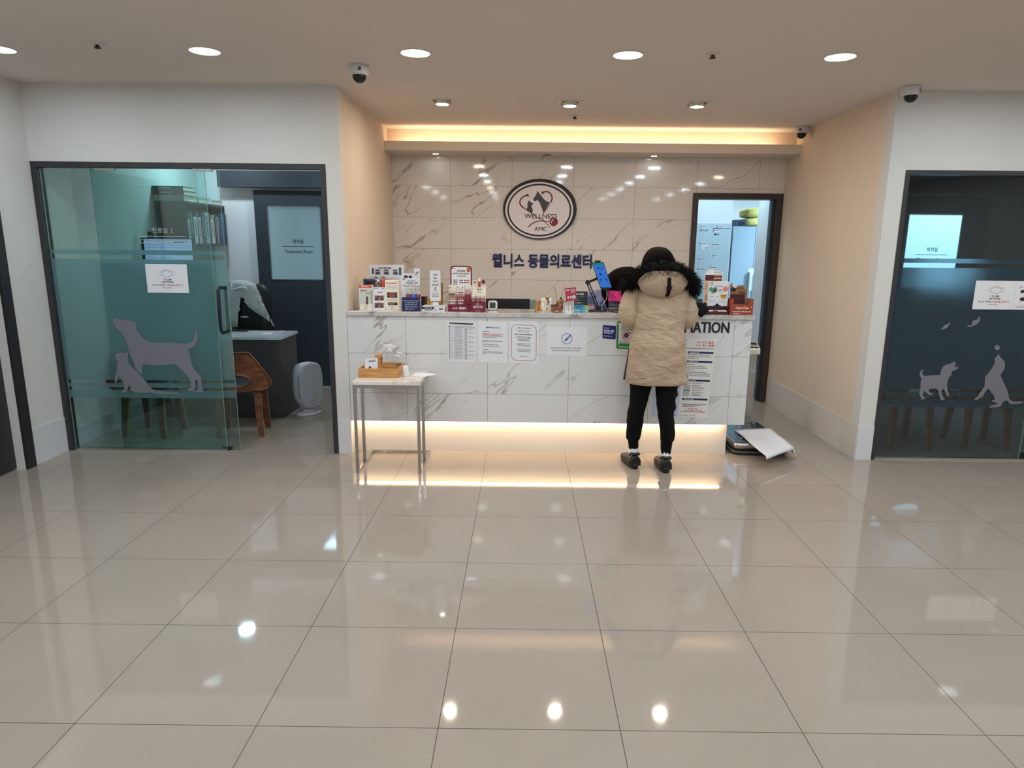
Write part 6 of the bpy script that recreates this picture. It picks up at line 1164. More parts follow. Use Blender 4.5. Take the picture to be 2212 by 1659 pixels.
def shoe(hx, hy, ang, s=1.0):
    ca, sa = math.cos(ang), math.sin(ang); T = lambda u, v, z: Vector((hx+u*ca*s+v*sa*s, hy+v*ca*s-u*sa*s, z*s))   # v forward, u right
    mb = MB(); R = []
    for v, w, h in ((-.016, .032, .088), (-.006, .042, .100), (.03, .044, .098), (.075, .044, .098), (.11, .046, .080), (.15, .050, .068), (.19, .051, .060), (.228, .042, .052), (.252, .020, .042)):
        R.append([T(w*math.cos(a)*(1-.16*max(0, math.sin(a))**2), v, .026+(h-.026)*max(0, math.sin(a))**.6 if math.sin(a) > 0 else .026) for a in [2*math.pi*k/24 for k in range(24)]])
    mb.loft(R, M_SHOE); up = mb.build('shoe', cust)
    mb = MB(); O = []
    for k in range(32):
        a = 2*math.pi*k/32; v = .119+.146*math.sin(a); w = (.047+.008*math.sin(a))*math.copysign(abs(math.cos(a))**.8, math.cos(a)); O.append((w, v))
    mb.loft([[T(w*.93, .119+(v-.119)*.95, 0) for w, v in O], [T(w, v, .006) for w, v in O], [T(w*1.02, v, .030) for w, v in O], [T(w*.95, v, .040) for w, v in O]], mat('black_rubber_sole', (16, 16, 17), .5)); mb.build('sole', up)
    mb = MB(); mb.tube([T(.034*math.cos(a), .036+.042*math.sin(a), .098+.010*(1 if math.sin(a) < -.5 else 0)) for a in [2*math.pi*k/20 for k in range(21)]], .011, M_BLACK, 8); mb.build('padded_collar', up)
a = atz(1365, 1012, 0.0); shoe(1.082, 2.722, -.14); shoe(1.288, 2.640, .0)
# black cloth bag on the counter beside the customer
p = at(1518, 668, 3.03); mb = MB(); Q = []
for t, rx, ry, dx, dy in ((0, .012, .020, .030, -.085), (.12, .034, .040, .020, -.075), (.35, .055, .05, .004, -.040), (.6, .062, .055, -.004, -.005), (.85, .058, .05, -.012, .01), (1, .045, .035, -.016, .016)):
    z = 1.068+.105*t if t > .3 else 1.068-.0+.105*t; Q.append([Vector((p.x+dx+rx*math.cos(2*math.pi*k/20)*(1+.10*math.sin(3*k)), 3.045+dy+ry*math.sin(2*math.pi*k/20), z+.004*math.sin(k*2.2))) for k in range(20)])
Q2 = []
for z, rx, ry, cx, cy in ((1.0805, .052, .050, 1.555, 3.062), (1.092, .060, .060, 1.553, 3.060), (1.12, .062, .058, 1.550, 3.058), (1.145, .055, .05, 1.552, 3.06), (1.162, .036, .034, 1.548, 3.062), (1.166, .012, .012, 1.546, 3.062)): Q2.append([Vector((cx+rx*math.cos(2*math.pi*k/24)*(1+.07*math.sin(4*k*.26+z*40)), cy+ry*math.sin(2*math.pi*k/24)*(1+.06*math.sin(k*.9)), z)) for k in range(24)])
M_BAGC = cloth('black_bag_cloth', (7, 7, 8), .85, 18, .5, sheen=0); bag = thing('cloth_pouch', (1.553, 3.06, CT1), 'soft black cloth pouch on the counter beside the customer right elbow', 'bag')
mb.loft(Q2, M_BAGC); mb.build('pouch_body', bag); mb = MB(); fl = [[(1.51+.1*u, 2.992+.03*0, 1.105)] for u in (0, 1)]
pts = [Vector((1.505, 3.01, 1.135)), Vector((1.515, 2.984, 1.115)), Vector((1.535, 2.980, 1.085)), Vector((1.553, 2.979, 1.062)), Vector((1.575, 2.980, 1.085)), Vector((1.602, 2.984, 1.105)), Vector((1.612, 3.01, 1.13))]; mb.loft([pts, [q+Vector((0, -.006, 0)) for q in pts]], M_BAGC, True, True); mb.build('flap', bag)

# receptionist leaning over the desk behind the counter
rX, rY = .86, 3.98
rec = thing('person', (rX, rY, 0), 'receptionist with long dark hair in lavender scrubs bending behind the counter', 'person')
V = [((rX, rY, .88), .115), ((.875, 3.93, 1.0), .10), ((.92, 3.83, 1.10), .105), ((.985, 3.74, 1.175), .06), ((1.03, 3.70, 1.215), .046), ((1.085, 3.665, 1.255), .072), ((1.095, 3.67, 1.305), .085), ((1.165, 3.625, 1.245), .02), ((1.182, 3.612, 1.232), .011),
     ((.90, 3.70, 1.12), .050), ((.90, 3.58, .93), .036), ((1.06, 3.50, .80), .025), ((1.07, 3.86, 1.12), .050), ((1.20, 3.75, .95), .036), ((1.20, 3.56, .81), .025),
     ((.78, 4.0, .80), .075), ((.77, 3.99, .46), .048), ((.77, 4.02, .10), .034), ((.77, 3.98, .04), .03), ((.77, 3.92, .03), .026), ((.95, 4.0, .80), .075), ((.96, 3.99, .46), .048), ((.96, 4.02, .10), .034), ((.96, 3.98, .04), .03), ((.96, 3.92, .03), .026)]
E_ = [(0, 1), (1, 2), (2, 3), (3, 4), (4, 5), (5, 6), (5, 7), (7, 8), (3, 9), (9, 10), (10, 11), (3, 12), (12, 13), (13, 14), (0, 15), (15, 16), (16, 17), (17, 18), (18, 19), (0, 20), (20, 21), (21, 22), (22, 23), (23, 24)]
hand(V, E_, 11, (1.10, 3.47, .775), (.75, -.65, 0), (.65, .75, 0), 1); hand(V, E_, 14, (1.20, 3.50, .775), (-.05, -1, 0), (1, 0, 0), -1)
skin('body', V, E_, M_SKIN, rec, (rX, rY, 0), 2)
mb = MB()
for s in ((1.155, 3.64, 1.285), (1.125, 3.60, 1.285)): mb.ball(s, .010, M_BLACK, 8)
mb.build('eyes', rec)
mb = MB(); mb.loft([[Vector((c[0]+r*math.cos(2*math.pi*k/28), c[1]+r*.82*math.sin(2*math.pi*k/28), c[2]+.10*0-.35*(r*math.cos(2*math.pi*k/28))*tl)) for k in range(28)] for c, r, tl in [((p[0], p[1], p[2]), p[3], p[4]) for p in interp([(.86, 3.98, .80, .155, 0), (.862, 3.97, .92, .15, .1), (.875, 3.92, 1.02, .150, .3), (.90, 3.85, 1.10, .145, .5), (.94, 3.79, 1.165, .115, .6), (.985, 3.74, 1.20, .066, .6)], 24)]], M_SCRUB)
mb.tube([(.93, 3.74, 1.14), (.895, 3.68, 1.09), (.895, 3.60, .98), (.93, 3.56, .91)], [.066, .066, .058, .055], M_SCRUB, 18); mb.tube([(1.03, 3.83, 1.13), (1.10, 3.84, 1.08), (1.18, 3.77, .98)], [.066, .064, .058], M_SCRUB, 18)
mb.build('scrub_top', rec, remesh=.010)
mb = MB(); P_ = interp([(.845, 3.72, 1.16), (.875, 3.635, 1.10), (.93, 3.60, 1.02), (.98, 3.60, .93)], 10); mb.loft([[Vector(p)+Vector((-.05, -.012, -.01)), Vector(p)+Vector((.05, -.03, .01)), Vector(p)+Vector((.05, -.022, .01)), Vector(p)+Vector((-.05, -.004, -.01))] for p in P_], M_VEST, smooth=False); mb.build('apron_strap', rec)
mb = MB()
for lx in (.78, .95): mb.loft([[Vector((lx+r*math.cos(2*math.pi*k/20), 4.0+r*math.sin(2*math.pi*k/20), z)) for k in range(20)] for z, r in ((.10, .055), (.46, .068), (.80, .095), (.88, .10))], M_VEST)
mb.build('scrub_trousers', rec)
for lx in (.77, .96): mb = MB(); mb.loft([rr_ring(lx-.04, lx+.04, 3.86, 4.07, .035, z) for z in (0, .05)] + [rr_ring(lx-.03, lx+.03, 3.92, 4.06, .03, .085)], M_WHITE); mb.build('shoe', rec)
mb = MB(); R = []
for c in interp([(1.120, 3.665, 1.402, .012, .012), (1.108, 3.67, 1.396, .050, .05), (1.090, 3.675, 1.375, .085, .085), (1.068, 3.68, 1.335, .112, .108), (1.045, 3.685, 1.285, .120, .112), (1.025, 3.69, 1.23, .118, .105), (1.015, 3.68, 1.16, .105, .09), (1.02, 3.665, 1.08, .082, .07), (1.03, 3.655, 1.0, .05, .045)], 32): R.append([Vector((c[0]+c[3]*math.cos(2*math.pi*k/40)*(1+.015*math.sin(k*4.3)), c[1]+c[4]*math.sin(2*math.pi*k/40)*(1+.015*math.sin(k*3.1)), c[2]-.25*c[3]*math.cos(2*math.pi*k/40)*0)) for k in range(40)])
mb.loft(R[::-1], M_HAIR2); mb.build('hair', rec)
# ---------------------------------------------------------------- left consulting room
DXa, DXb, DYa, DYb = -2.98, -1.886, 4.035, 4.50; M_DESK = mat('charcoal_laminate', (66, 64, 68), .5)
dk = thing('consulting_desk', ((DXa+DXb)/2, 4.27, 0), 'charcoal consulting desk with a marble top behind the left glass front', 'desk')
mb = MB(); mb.box(DXa+.01, DXb-.012, DYa+.012, DYb, 0.0, .715, M_DESK); mb.build('desk_body', dk, bevel=.002)
mb = MB(); mb.box(DXa, DXb, DYa, DYb+.02, .716, .742, M_DESKTOP); mb.build('desk_top', dk, bevel=.003)
mb = MB(); z = .7425; q = [atz(540, 716, z), atz(617, 714, z), atz(600, 727, z), atz(505, 726, z)]; mb.loft([q, [v+Vector((0, 0, .001)) for v in q]], mat('grey_printed_mat', (168, 172, 178), .4), smooth=False); f = Face(mb, q[0]+Vector((0, 0, .0012)), q[1]+Vector((0, 0, .0012)), q[3]+Vector((0, 0, .0012)), 100, 60)
f.rect(12, 10, 40, 40, M_LGREY); f.rect(56, 8, 78, 22, MATS['pink_ink']); f.rect(60, 30, 88, 50, M_PAPER); one(mb, 'desk_mat', 'grey printed mat lying on the marble desk top', 'desk mat')
mb = MB(); p = Vector((at(512, 708, 4.44).x, 4.44, 0)); mb.box(p.x-.06, p.x+.10, p.y-.02, p.y+.02, .7425, .756, M_BLACK); one(mb, 'black_stapler', 'black stapler lying at the rear of the consulting desk', 'stapler', origin=(p.x, p.y, .7425), bevel=.004)
# office chair with a white coat over its back
ox, oy = at(540, 660, 4.84).x, 4.84; oc = thing('office_chair', (ox, oy+.2, 0), 'black office chair behind the consulting desk with a white coat over it', 'office chair')
mb = MB(); zt = 1.165; mb.loft([[Vector((ox+sx*(.20-e)*1.0, oy+dy, z)) for sx, dy in ((-1, .0), (-.6, -.02), (0, -.028), (.6, -.02), (1, 0), (1, .05), (0, .03), (-1, .05))] for z, e in ((.55, .02), (.62, 0), (1.08, .01), (1.14, .04), (zt, .10))], M_BLACK); mb.build('backrest', oc)
mb = MB(); mb.box(ox-.23, ox+.23, oy+.06, oy+.52, .43, .50, M_BLACK); mb.build('seat', oc, bevel=.02)
mb = MB(); mb.cyl((ox, oy+.29, .10), (ox, oy+.29, .43), .03, m=M_BLACK); mb.build('gas_lift', oc)
for k in range(5):
    a = k*2*math.pi/5; mb = MB(); mb.bar([(ox, oy+.29, .09), (ox+.27*math.cos(a), oy+.29+.27*math.sin(a), .075)], .03, M_BLACK); mb.cyl((ox+.27*math.cos(a)-.01, oy+.29+.27*math.sin(a), .03), (ox+.27*math.cos(a)+.01, oy+.29+.27*math.sin(a), .03), .03, m=M_BLACK); mb.build('castor_leg', oc)
zc5 = (470, 590, 5.028)
outer = [(100, 130), (118, 98), (150, 85), (250, 75), (330, 85), (400, 120), (430, 190), (440, 260), (475, 320), (520, 420), (560, 520), (585, 590)]
inner = [(578, 588), (566, 560), (520, 512), (440, 452), (340, 372), (288, 305), (296, 282), (252, 262), (208, 285), (230, 340), (222, 375), (244, 402), (225, 422), (214, 585)]
poly = outer+inner+[(120, 585), (105, 400)]
bm = bmesh.new(); vs = [bm.verts.new(at(470+a/5.028, 590+b/5.028, 4.79)) for a, b in poly]; fc = bm.faces.new(vs); bmesh.ops.triangulate(bm, faces=[fc]); bmesh.ops.subdivide_edges(bm, edges=bm.edges[:], cuts=3, use_grid_fill=True)
xc = at(470+260/5.028, 650, 4.79).x
for v in bm.verts:
    u = (v.co.x-xc)/.2; v.co.y += .035*u*u+.010*mnoise.noise(Vector((v.co.x*26, 0, v.co.z*9)))+.005*mnoise.noise(Vector((v.co.x*70, 3, v.co.z*30)))
me = bpy.data.meshes.new('white_coat'); o3 = Vector((ox, oy-.05, .9))
for v in bm.verts: v.co -= o3
bm.to_mesh(me); bm.free(); me.materials.append(cloth('white_coat_cotton', (206, 214, 216), .8, 14, .5))
for p in me.polygons: p.use_smooth = True
wc = bpy.data.objects.new('white_coat', me); COL.objects.link(wc); wc.location = o3; md = wc.modifiers.new('thick', 'SOLIDIFY'); md.thickness = .012; md.offset = 0; tag(wc, 'white coat draped over the black office chair back', 'coat')
mb = MB(); p = at(470+245/5.028, 590+170/5.028, 4.775); mb.tube([(p.x-.07, p.y-.004, p.z-.015), (p.x, p.y-.012, p.z+.008), (p.x+.05, p.y-.006, p.z+.012), (p.x+.075, p.y, p.z-.03)], [.010, .012, .012, .006], MATS['white_coat_cotton'], 10); mb.build('collar', wc)
mb = MB(); p = at(528, 685, 4.80); mb.lathe((0, 0, 0), [(.001, 0), (.045, .002), (.042, .006)], M_LGREY, 24); mb.v = [(p.x+a, p.y+c, p.z+b*.22) for a, b, c in mb.v]; mb.build('chair_badge', oc)
# plywood chairs
def ply_chair(cx, cy, rz, label, seatc=None):
    """bent plywood chair whose back faces the camera; local +y is forward, away from the hall"""
    o = thing('plywood_chair', (cx, cy, 0), label, 'chair', 'bent plywood chairs in the consulting rooms')
    R_ = Matrix.Rotation(rz, 4, 'Z'); T = Matrix.Translation((cx, cy, 0)) @ R_
    def B(name, mb, bevel=0):
        mb.v = [tuple(T @ Vector(v)) for v in mb.v]; return mb.build(name, o, bevel=bevel)
    for sx in (-1, 1):
        for sy, top, ft in ((-1, -.13, -.165), (1, .13, .165)):
            mb = MB(); x0, x1 = sx*.150, sx*.165; w0, w1 = .030, .021; t = .011
            pr = [(x1, ft, 0, w1), (x0*1.02, (ft*.45+top*.55), .22, w0*.9), (x0, top, .345, w0), (x0*.90, top*.93, .375, w0), (x0*.70, top*.80, .392, w0)]
            rings = []
            for i, (x, y, z, w) in enumerate(pr): n = Vector((0, t*sy, 0)) if i < 3 else Vector((0, t*.7*sy, t*.7)); rings.append([Vector((x-w, y, z))-n*0, Vector((x+w, y, z)), Vector((x+w, y, z))-n*1.7, Vector((x-w, y, z))-n*1.7])
            i0 = [mb.pts(r) for r in rings]
            for a, b in zip(i0, i0[1:]):
                for k, m in ((0, M_WALNUT), (1, M_PLYEDGE), (2, M_WALNUT), (3, M_PLYEDGE)): mb.face((a+k, a+(k+1) % 4, b+(k+1) % 4, b+k), m)
            mb.face([i0[0]+k for k in (3, 2, 1, 0)], M_PLYEDGE); mb.face([i0[-1]+k for k in range(4)], M_PLYEDGE); B('leg', mb)
    mb = MB(); mb.loft([rr_ring(-.225, .225, -.20, .22, .09, z) for z in (.394, .410)], M_WALNUT, smooth=False); B('seat_shell', mb, .003)
    mb = MB(); mb.loft([rr_ring(-.215+e, .215-e, -.19+e, .21-e, .085, z) for z, e in ((.411, 0), (.428, -.004), (.440, .012))], mat('black_leatherette', (22, 21, 22), .45)); B('cushion', mb)
    # curved back shell with an oval hand hole
    out = [(-.10, .715), (.10, .715), (.135, .70), (.215, .575), (.262, .485), (.265, .44), (.235, .405), (.12, .392), (-.12, .392), (-.235, .405), (-.265, .44), (-.262, .485), (-.215, .575), (-.135, .70)]
    out = smooth(out+[out[0]], 3)[:-1]; n = len(out); hole = []; hc = .482
    for x, z in out: a = math.atan2((z-hc-.05)/.16, x/.26); hole.append((.115*math.cos(a), hc+.047*math.sin(a)))
    bend = lambda x, z: -.205+.55*x*x*1.1-.10*(z-.40)
    mb = MB(); steps = 6; G = []
    for s in range(steps+1): u = s/steps; G.append([(h[0]*(1-u)+q[0]*u, h[1]*(1-u)+q[1]*u) for h, q in zip(hole, out)])
    A_ = [mb.pts([(x, bend(x, z), z) for x, z in g]) for g in G]; B_ = [mb.pts([(x, bend(x, z)+.012, z) for x, z in g]) for g in G]
    for s in range(steps):
        for k in range(n):
            k2 = (k+1) % n; mb.face((A_[s]+k, A_[s]+k2, A_[s+1]+k2, A_[s+1]+k), M_WALNUT, True); mb.face((B_[s]+k2, B_[s]+k, B_[s+1]+k, B_[s+1]+k2), M_WALNUT, True)
    for k in range(n): k2 = (k+1) % n; mb.face((A_[-1]+k2, A_[-1]+k, B_[-1]+k, B_[-1]+k2), M_PLYEDGE); mb.face((A_[0]+k, A_[0]+k2, B_[0]+k2, B_[0]+k), M_PLYEDGE)
    B('backrest', mb); return o
ply_chair(-2.06, 3.55, .18, 'walnut plywood chair with an oval back hole, in the open doorway of the left room')
ply_chair(-2.79, 3.52, -.08, 'walnut plywood chair standing behind the left frosted glass')
ply_chair(3.34, 3.42, .10, 'walnut plywood chair behind the right glass front, nearer the reception')
ply_chair(3.99, 3.46, -.05, 'walnut plywood chair behind the right glass front, further from the reception')
# air purifier
ap = thing('air_purifier', (-1.735, 4.245, 0), 'white rounded air purifier standing beside the consulting desk', 'air purifier')
Rz = Matrix.Translation((-1.735, 4.245, 0)) @ Matrix.Rotation(.92, 4, 'Z') @ Matrix.Diagonal((.86, .86, 1, 1))    # front faces local -y
def B(name, mb, par=ap, bevel=0): mb.v = [tuple(Rz @ Vector(v)) for v in mb.v]; return mb.build(name, par, bevel=bevel)
def sq(w, h, y, zc, e=3.2, n=48): return [Vector((w*math.copysign(abs(math.cos(t))**(2/e), math.cos(t)), y, zc+h*math.copysign(abs(math.sin(t))**(2/e), math.sin(t)))) for t in [2*math.pi*k/n for k in range(n)]]
mb = MB(); mb.loft([sq(.105, .165, .105, .275), sq(.130, .195, .09, .275), sq(.142, .212, .03, .275), sq(.144, .215, -.05, .275), sq(.140, .210, -.062, .275)], mat('purifier_white', (206, 208, 216), .25)); B('housing', mb)
mb = MB(); mb.loft([sq(.138, .208, -.064, .275), sq(.144, .214, -.068, .275), sq(.144, .214, -.078, .275), sq(.136, .205, -.088, .275), sq(.122, .188, -.090, .275), sq(.116, .180, -.087, .275)], mat('purifier_front_grey', (176, 180, 190), .3)); fr = B('front_cover', mb)
mb = MB(); f = Face(mb, (-.12, -.0925, .46), (.12, -.0925, .46), (-.12, -.0925, .08), 100, 160); f.n = Vector((0, -1, 0)); f.k = 1; M_STK = mat('gold_print', (186, 170, 110), .5); f.ring(66, 110, 7, 7, 2, M_STK); f.rect(60, 122, 72, 132, M_STK); f.greek(40, 136, 60, 139, M_GREY); f.rect(49, 152, 54, 155, M_BLACK); f.greek(38, 20, 62, 23, M_LGREY); mb.v = [tuple(Rz @ Vector(v)) for v in mb.v]; mb.build('front_print', ap)
mb = MB(); mb.box(-.1455, -.1425, -.058, -.044, .17, .38, M_GREY); B('side_vent', mb)
mb = MB(); mb.lathe((0, .0, 0), [(.055, .075), (.060, .05), (.085, .02)], MATS['purifier_white'], 28, sy=.8); B('neck', mb)
mb = MB(); mb.lathe((0, .0, 0), [(.145, 0), (.148, .006), (.140, .014), (.085, .022)], MATS['purifier_white'], 36, sy=.72); B('base_plate', mb)
# wall bookcase
cx0, cx1, cy0, cy1, cz0, cz1 = XL+.002, -2.885, 4.58, 5.43, 1.53, 1.935; M_CAB = mat('grey_brown_cabinet', (74, 66, 64), .55)
bc = thing('wall_bookcase', ((cx0+cx1)/2, 5.0, cz0), 'dark wall bookcase in the corner of the left consulting room', 'bookcase')
mb = MB(); t = .02
for q in ((cx0, cx1, cy0, cy0+t, cz0, cz1), (cx0, cx1, cy1-t, cy1, cz0, cz1), (cx0, cx1, cy0+t, cy1-t, cz0, cz0+t), (cx0, cx1, cy0+t, cy1-t, cz1-t, cz1), (cx0, cx0+.01, cy0+t, cy1-t, cz0+t, cz1-t)): mb.box(*q, M_CAB)
mb.build('carcass', bc); mb = MB(); mb.box(cx0+.01, cx0+.05, cy0+t, cy1-t, cz0+t, cz0+.06, M_CAB); mb.build('back_rail', bc)
def book(x0, x1, y0, y1, z0, z1, rgb, label, spine, group):
    """spine: axis of the printed spine, 'x' faces the room, 'y' faces the hall"""
    o = thing('book', ((x0+x1)/2, (y0+y1)/2, z0), label, 'book', group); cv = mat('book_cover_%d_%d_%d' % rgb, rgb, .5); c = .003; mb = MB()
    if spine == 'x':    # standing, thickness along y
        mb.box(x0, x1, y0, y0+c, z0, z1, cv); mb.box(x0, x1, y1-c, y1, z0, z1, cv); mb.box(x1-c, x1, y0+c, y1-c, z0, z1, cv)
        f = Face(mb, (x1, y0, z1), (x1, y1, z1), (x1, y0, z0), 10, 100); f.n = Vector((1, 0, 0)); r = random.Random(int(y0*1000)); ink = M_INK if sum(rgb) > 330 else M_LGREY
        for v in range(12, 70, 7): f.rect(3, v, 7, v+3+2*r.random(), ink)
        mb.build('cover', o); mb = MB(); mb.box(x0+.004, x1-c, y0+c, y1-c, z0+.003, z1-.003, M_CREAM); mb.build('pages', o)
    else:               # lying flat, spine towards the hall
        mb.box(x0, x1, y0, y1, z0, z0+c, cv); mb.box(x0, x1, y0, y1, z1-c, z1, cv); mb.box(x0, x1, y0, y0+c, z0+c, z1-c, cv); f = Face(mb, (x0, y0, z1), (x1, y0, z1), (x0, y0, z0), 100, 14); f.n = Vector((0, -1, 0)); f.greek(22, 4, 62, 9, M_LGREY); mb.build('cover', o)
        mb = MB(); mb.box(x0+.004, x1-.004, y0+c, y1-.004, z0+c, z1-c, M_CREAM); mb.build('pages', o)
    return o
bk = [((196, 204, 200), .025, .22), ((120, 138, 122), .02, .28), ((70, 86, 96), .03, .30), ((216, 222, 222), .036, .25), ((118, 88, 92), .026, .31), ((214, 216, 210), .034, .25), ((112, 66, 74), .028, .30), ((80, 100, 116), .026, .29), ((188, 200, 214), .046, .30), ((122, 84, 76), .018, .30), ((224, 226, 226), .034, .235), ((192, 194, 186), .022, .285), ((72, 46, 60), .026, .29), ((206, 206, 204), .018, .27), ((62, 48, 76), .026, .29), ((36, 60, 96), .022, .30)]
y = cy0+t+.006; onames = ['first', 'second', 'third', 'fourth', 'fifth', 'sixth', 'seventh', 'eighth', 'ninth', 'tenth', 'eleventh', 'twelfth', 'thirteenth', 'fourteenth', 'fifteenth', 'sixteenth']
sc_ = (cy1-.06-y-.02)/sum(b[1] for b in bk)
for i, (rgb, w, h) in enumerate(bk):
    w = w*sc_; cn = 'pale' if sum(rgb) > 540 else ('dark' if sum(rgb) < 260 else 'mid-toned'); book(cx1-.18, cx1-.006-.004*(i % 3), y, y+w-.0012, cz0+t, cz0+t+h, rgb, '%s standing book, %s from the hall end of the wall bookcase' % (cn, onames[i]), 'x', 'books standing in the wall bookcase'); y += w
book(cx1-.18, cx1+.012, y, y+.02, cz0+t, cz0+t+.305, (20, 110, 170), 'bright blue book at the far end of the wall bookcase', 'x', 'books standing in the wall bookcase')
zt = cz1+.0005
book(cx0+.012, cx1-.008, cy0+.005, cy0+.26, zt, zt+.052, (178, 176, 160), 'thick cream book at the bottom of the pile on the wall bookcase', 'y', 'books lying on top of the wall bookcase')
book(cx0+.006, cx1-.004, cy0+.0, cy0+.24, zt+.0525, zt+.092, (104, 50, 62), 'maroon book in the middle of the pile on the wall bookcase', 'y', 'books lying on top of the wall bookcase')
book(cx0+.002, cx1-.010, cy0+.0, cy0+.23, zt+.0925, zt+.132, (52, 78, 92), 'slate blue book on top of the pile on the wall bookcase', 'y', 'books lying on top of the wall bookcase')
book(cx0+.03, cx1-.006, cy0+.29, cy0+.53, zt, zt+.05, (206, 204, 196), 'cream book lying alone in the middle of the bookcase top', 'y', 'books lying on top of the wall bookcase')
book(cx0+.05, cx1-.002, cy0+.57, cy0+.80, zt, zt+.045, (196, 204, 200), 'pale green-grey book lying at the far end of the bookcase top', 'y', 'books lying on top of the wall bookcase')
# computer monitor above the desk
Ym = 4.22; a, b = at(303, 514, Ym), at(407, 520, Ym+.02); zb = 1.27
cm = thing('computer_monitor', ((a.x+b.x)/2, Ym+.05, .742), 'lit computer monitor on a tall stand on the consulting desk', 'monitor')
mb = MB(); w = Vector((b.x-a.x, .10, 0)); A0 = Vector((a.x, Ym, a.z)); q = [A0, A0+w, A0+w+Vector((0, 0, zb-a.z)), A0+Vector((0, 0, zb-a.z))]; nb = Vector((w.y, -w.x, 0)).normalized(); nb = nb if nb.y > 0 else -nb
mb.loft([q, [v+nb*.02 for v in q]], M_BLACK, smooth=False); mb.build('case', cm, bevel=.002)
SC1 = emis('record_screen', lin((184, 192, 232)), .8); SC2 = emis('record_screen_line', lin((112, 120, 190)), .7); SC3 = emis('record_screen_mark', lin((96, 78, 100)), .5)
mb = MB(); f = Face(mb, q[0], q[1], q[3], 100, 80); f.k = 2; f.rect(6, 2, 98, 76, SC1); f.k = 3
for v in (5, 9, 14, 20, 26, 34, 42, 50): f.greek(8, v, 94 if v < 30 else 60, v+1.4, SC2)
f.rect(64, 6, 84, 10, SC3); mb.build('screen', cm)
mb = MB(); c = (q[2]+q[3])/2+nb*.02; mb.box(c.x-.025, c.x+.025, c.y+.004, c.y+.03, .752, c.z+.14, M_BLACK); mb.box(c.x-.11, c.x+.11, c.y-.06, c.y+.10, .7425, .752, M_BLACK); mb.build('stand', cm)
mb = MB(); p = at(325, 505, Ym+.03); mb.box(p.x-.022, p.x+.022, p.y-.01, p.y+.02, a.z+.001, p.z+.02, M_BLACK); mb.build('web_camera', cm, bevel=.003)

# ---------------------------------------------------------------- treatment room seen through the doorway
x1 = at(1582, 470, 6.5).x
sbox('wall_treatment', M_COOLWALL, (1.20, x1, 6.5, 6.6, 0, H), 'pale partition wall with the glass board past the doorway', 'wall')
xp = at(1643, 424, 6.02).x
sbox('wall_treatment_right', M_COOLWALL, (xp, xp+.75, 6.02, 6.045, 0, H), 'white wall edge at the right inside the doorway', 'wall')
M_BOARD = mat('pale_blue_glass_board', (186, 204, 212), .15); bx0, bz1 = 1.75, at(1530, 482.5, 6.488).z; bz0 = at(1530, 650, 6.488).z
mb = MB(); mb.box(bx0, x1-.01, 6.488, 6.4985, bz0, bz1, M_BOARD); f = Face(mb, at(1505, 482, 6.488), at(1580, 482, 6.488), at(1505, 650, 6.488), 75, 168); f.n = Vector((0, -1, 0))
def bl(x, y, w, h, m=M_GREY): f.rect(x, y, x+w, y+h, m)
for x, y, w in ((10, 5, 12), (37, 13, 11), (45, 5, 14), (2+6, 41, 13), (36, 43, 14), (36, 67, 9), (6, 74, 12), (4, 96, 16), (32, 92, 12), (6, 120, 12), (12, 138, 9)):
    bl(x, y, w, 5.5, M_PAPER); f.rect(x+1, y+1.5, x+w-1, y+3.5, M_GREY, 2); bl(x-1.5, y, 1.2, 5.5, M_INK)
f.text('CRM 2100', 5, 13, 24, 17.5, M_INK, 0, 2); f.greek(36, 10.5, 58, 12.5, M_INK, 2); f.greek(38, 22, 48, 26, M_INK, 2); f.rect(11, 47, 26, 56, M_PAPER, 2); f.rect(18, 50, 25, 55, M_LGREY, 3); f.rect(60, 11, 73, 12, M_NAVY)
one(mb, 'glass_board', 'pale blue glass board with small labels and handwriting past the doorway', 'notice board')
Yf = 7.2; fx0, fx1 = at(1583.5, 500, Yf).x, 3.60; fz = at(1610, 489, Yf).z; M_FRIDGE = mat('grey_blue_cabinet_paint', (150, 172, 188), .3)
fr = thing('tall_cabinet', ((fx0+fx1)/2, Yf+.3, 0), 'tall grey-blue cabinet in the treatment room past the doorway', 'cabinet')
mb = MB(); mb.box(fx0, fx1, Yf+.012, Yf+.6, 0.02, fz, M_FRIDGE); mb.build('carcass', fr, bevel=.006)
mb = MB(); mb.box(fx0, (fx0+fx1)/2-.002, Yf, Yf+.0118, .06, fz-.01, M_FRIDGE); dr = mb.build('door', fr, bevel=.003); mb = MB(); mb.box((fx0+fx1)/2-.06, (fx0+fx1)/2-.04, Yf-.03, Yf-.001, .9, 1.25, M_STEEL); mb.build('handle', dr)
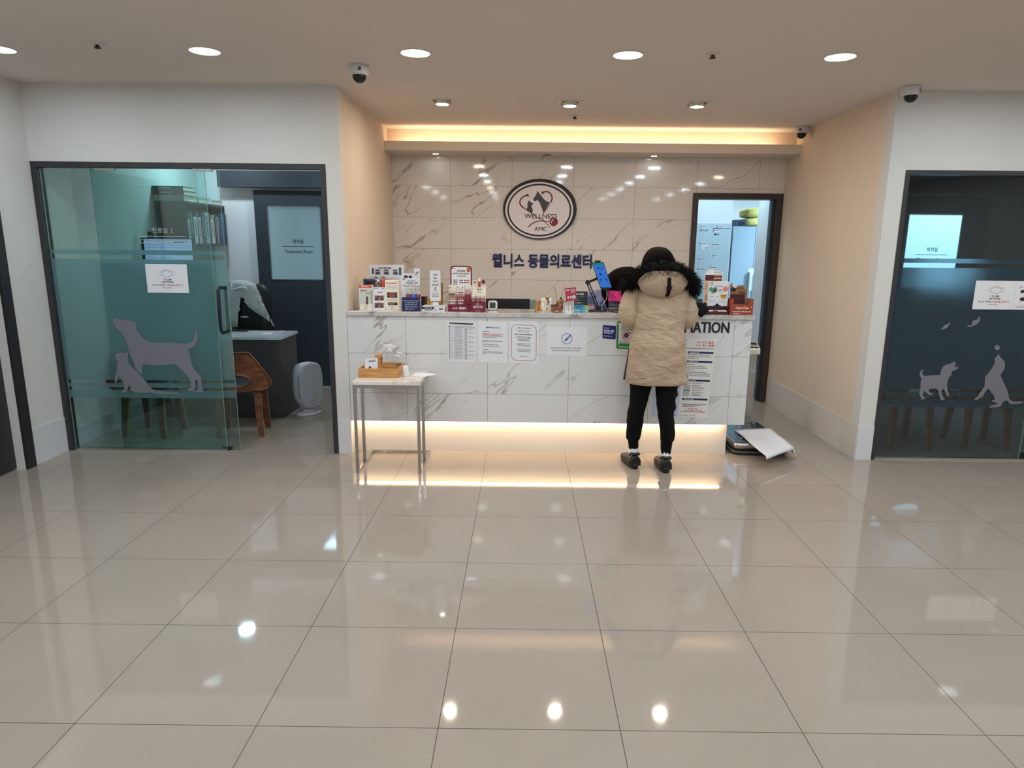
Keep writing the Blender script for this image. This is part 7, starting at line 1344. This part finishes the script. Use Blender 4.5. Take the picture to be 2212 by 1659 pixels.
mb = MB(); mb.box((fx0+fx1)/2+.002, fx1, Yf, Yf+.0118, .06, fz-.01, M_FRIDGE); f = Face(mb, at(1617, 580, Yf), at(1640, 580, Yf), at(1617, 628, Yf), 10, 20); f.n = Vector((0, -1, 0)); f.rect(0, 0, 10, 20, mat('pale_sheet', (206, 220, 230), .5)); dr = mb.build('door', fr, bevel=.003); mb = MB(); mb.box((fx0+fx1)/2+.04, (fx0+fx1)/2+.06, Yf-.03, Yf-.001, .9, 1.25, M_STEEL); mb.build('handle', dr)
mb = MB(); mb.box(fx0-.14, fx0-.025, Yf+.25, Yf+.6, 0, at(1580, 507, Yf+.25).z, M_BLACK); one(mb, 'dark_gap_block', 'narrow black block standing in for the dark gap between the partition wall and the grey-blue cabinet', 'cabinet', origin=(fx0-.08, Yf+.4, 0), bevel=.004)  # black block put in for the dark of the gap beside the cabinet
q0 = at(1589, 484, Yf+.05); mb = MB(); mb.box(q0.x, q0.x+.13, Yf+.04, Yf+.30, fz+.0005, fz+.085, mat('navy_case_plastic', (48, 66, 92), .4)); mb.box(q0.x+.03, q0.x+.12, Yf+.038, Yf+.04, fz+.015, fz+.06, M_BLACK); one(mb, 'navy_case', 'small navy case on the grey-blue cabinet beside the yellow bedding', 'case', origin=(q0.x+.06, Yf+.17, fz), bevel=.003)
M_TOWEL = mat('yellow_fleece', (206, 198, 120), .95, bump=(70, .9)); q0, q1 = at(1598.5, 470, Yf+.05), at(1650, 470, Yf+.05); zt = at(1625, 449, Yf+.05).z; hh = zt-fz
tw = thing('yellow_bedding', ((q0.x+q1.x)/2, Yf+.25, fz), 'folded yellow fleece bedding on top of the grey-blue cabinet', 'bedding')
xx0 = max(q0.x, at(1589, 484, Yf+.05).x+.135)
for k, (za, zb_) in enumerate(((.002, .47), (.48, 1.0))):
    mb = MB(); R = []
    for s in range(13):
        u = s/12; x = xx0+(q1.x-xx0)*u; end = .55+.45*math.sin(math.pi*min(1, max(0.0, u*1.0)))**.25
        R.append([Vector((x, Yf+.25+.20*end*math.copysign(abs(math.cos(t))**.5, math.cos(t)), fz+hh*((za+zb_)/2+(zb_-za)/2*end*math.copysign(abs(math.sin(t))**.6, math.sin(t))+(.06*u if k else .02*math.sin(u*5))*(1 if math.sin(t) > 0 and k else 0)))) for t in [2*math.pi*j/24 for j in range(24)]])
    mb.loft(R, M_TOWEL); mb.build('folded_layer', tw)
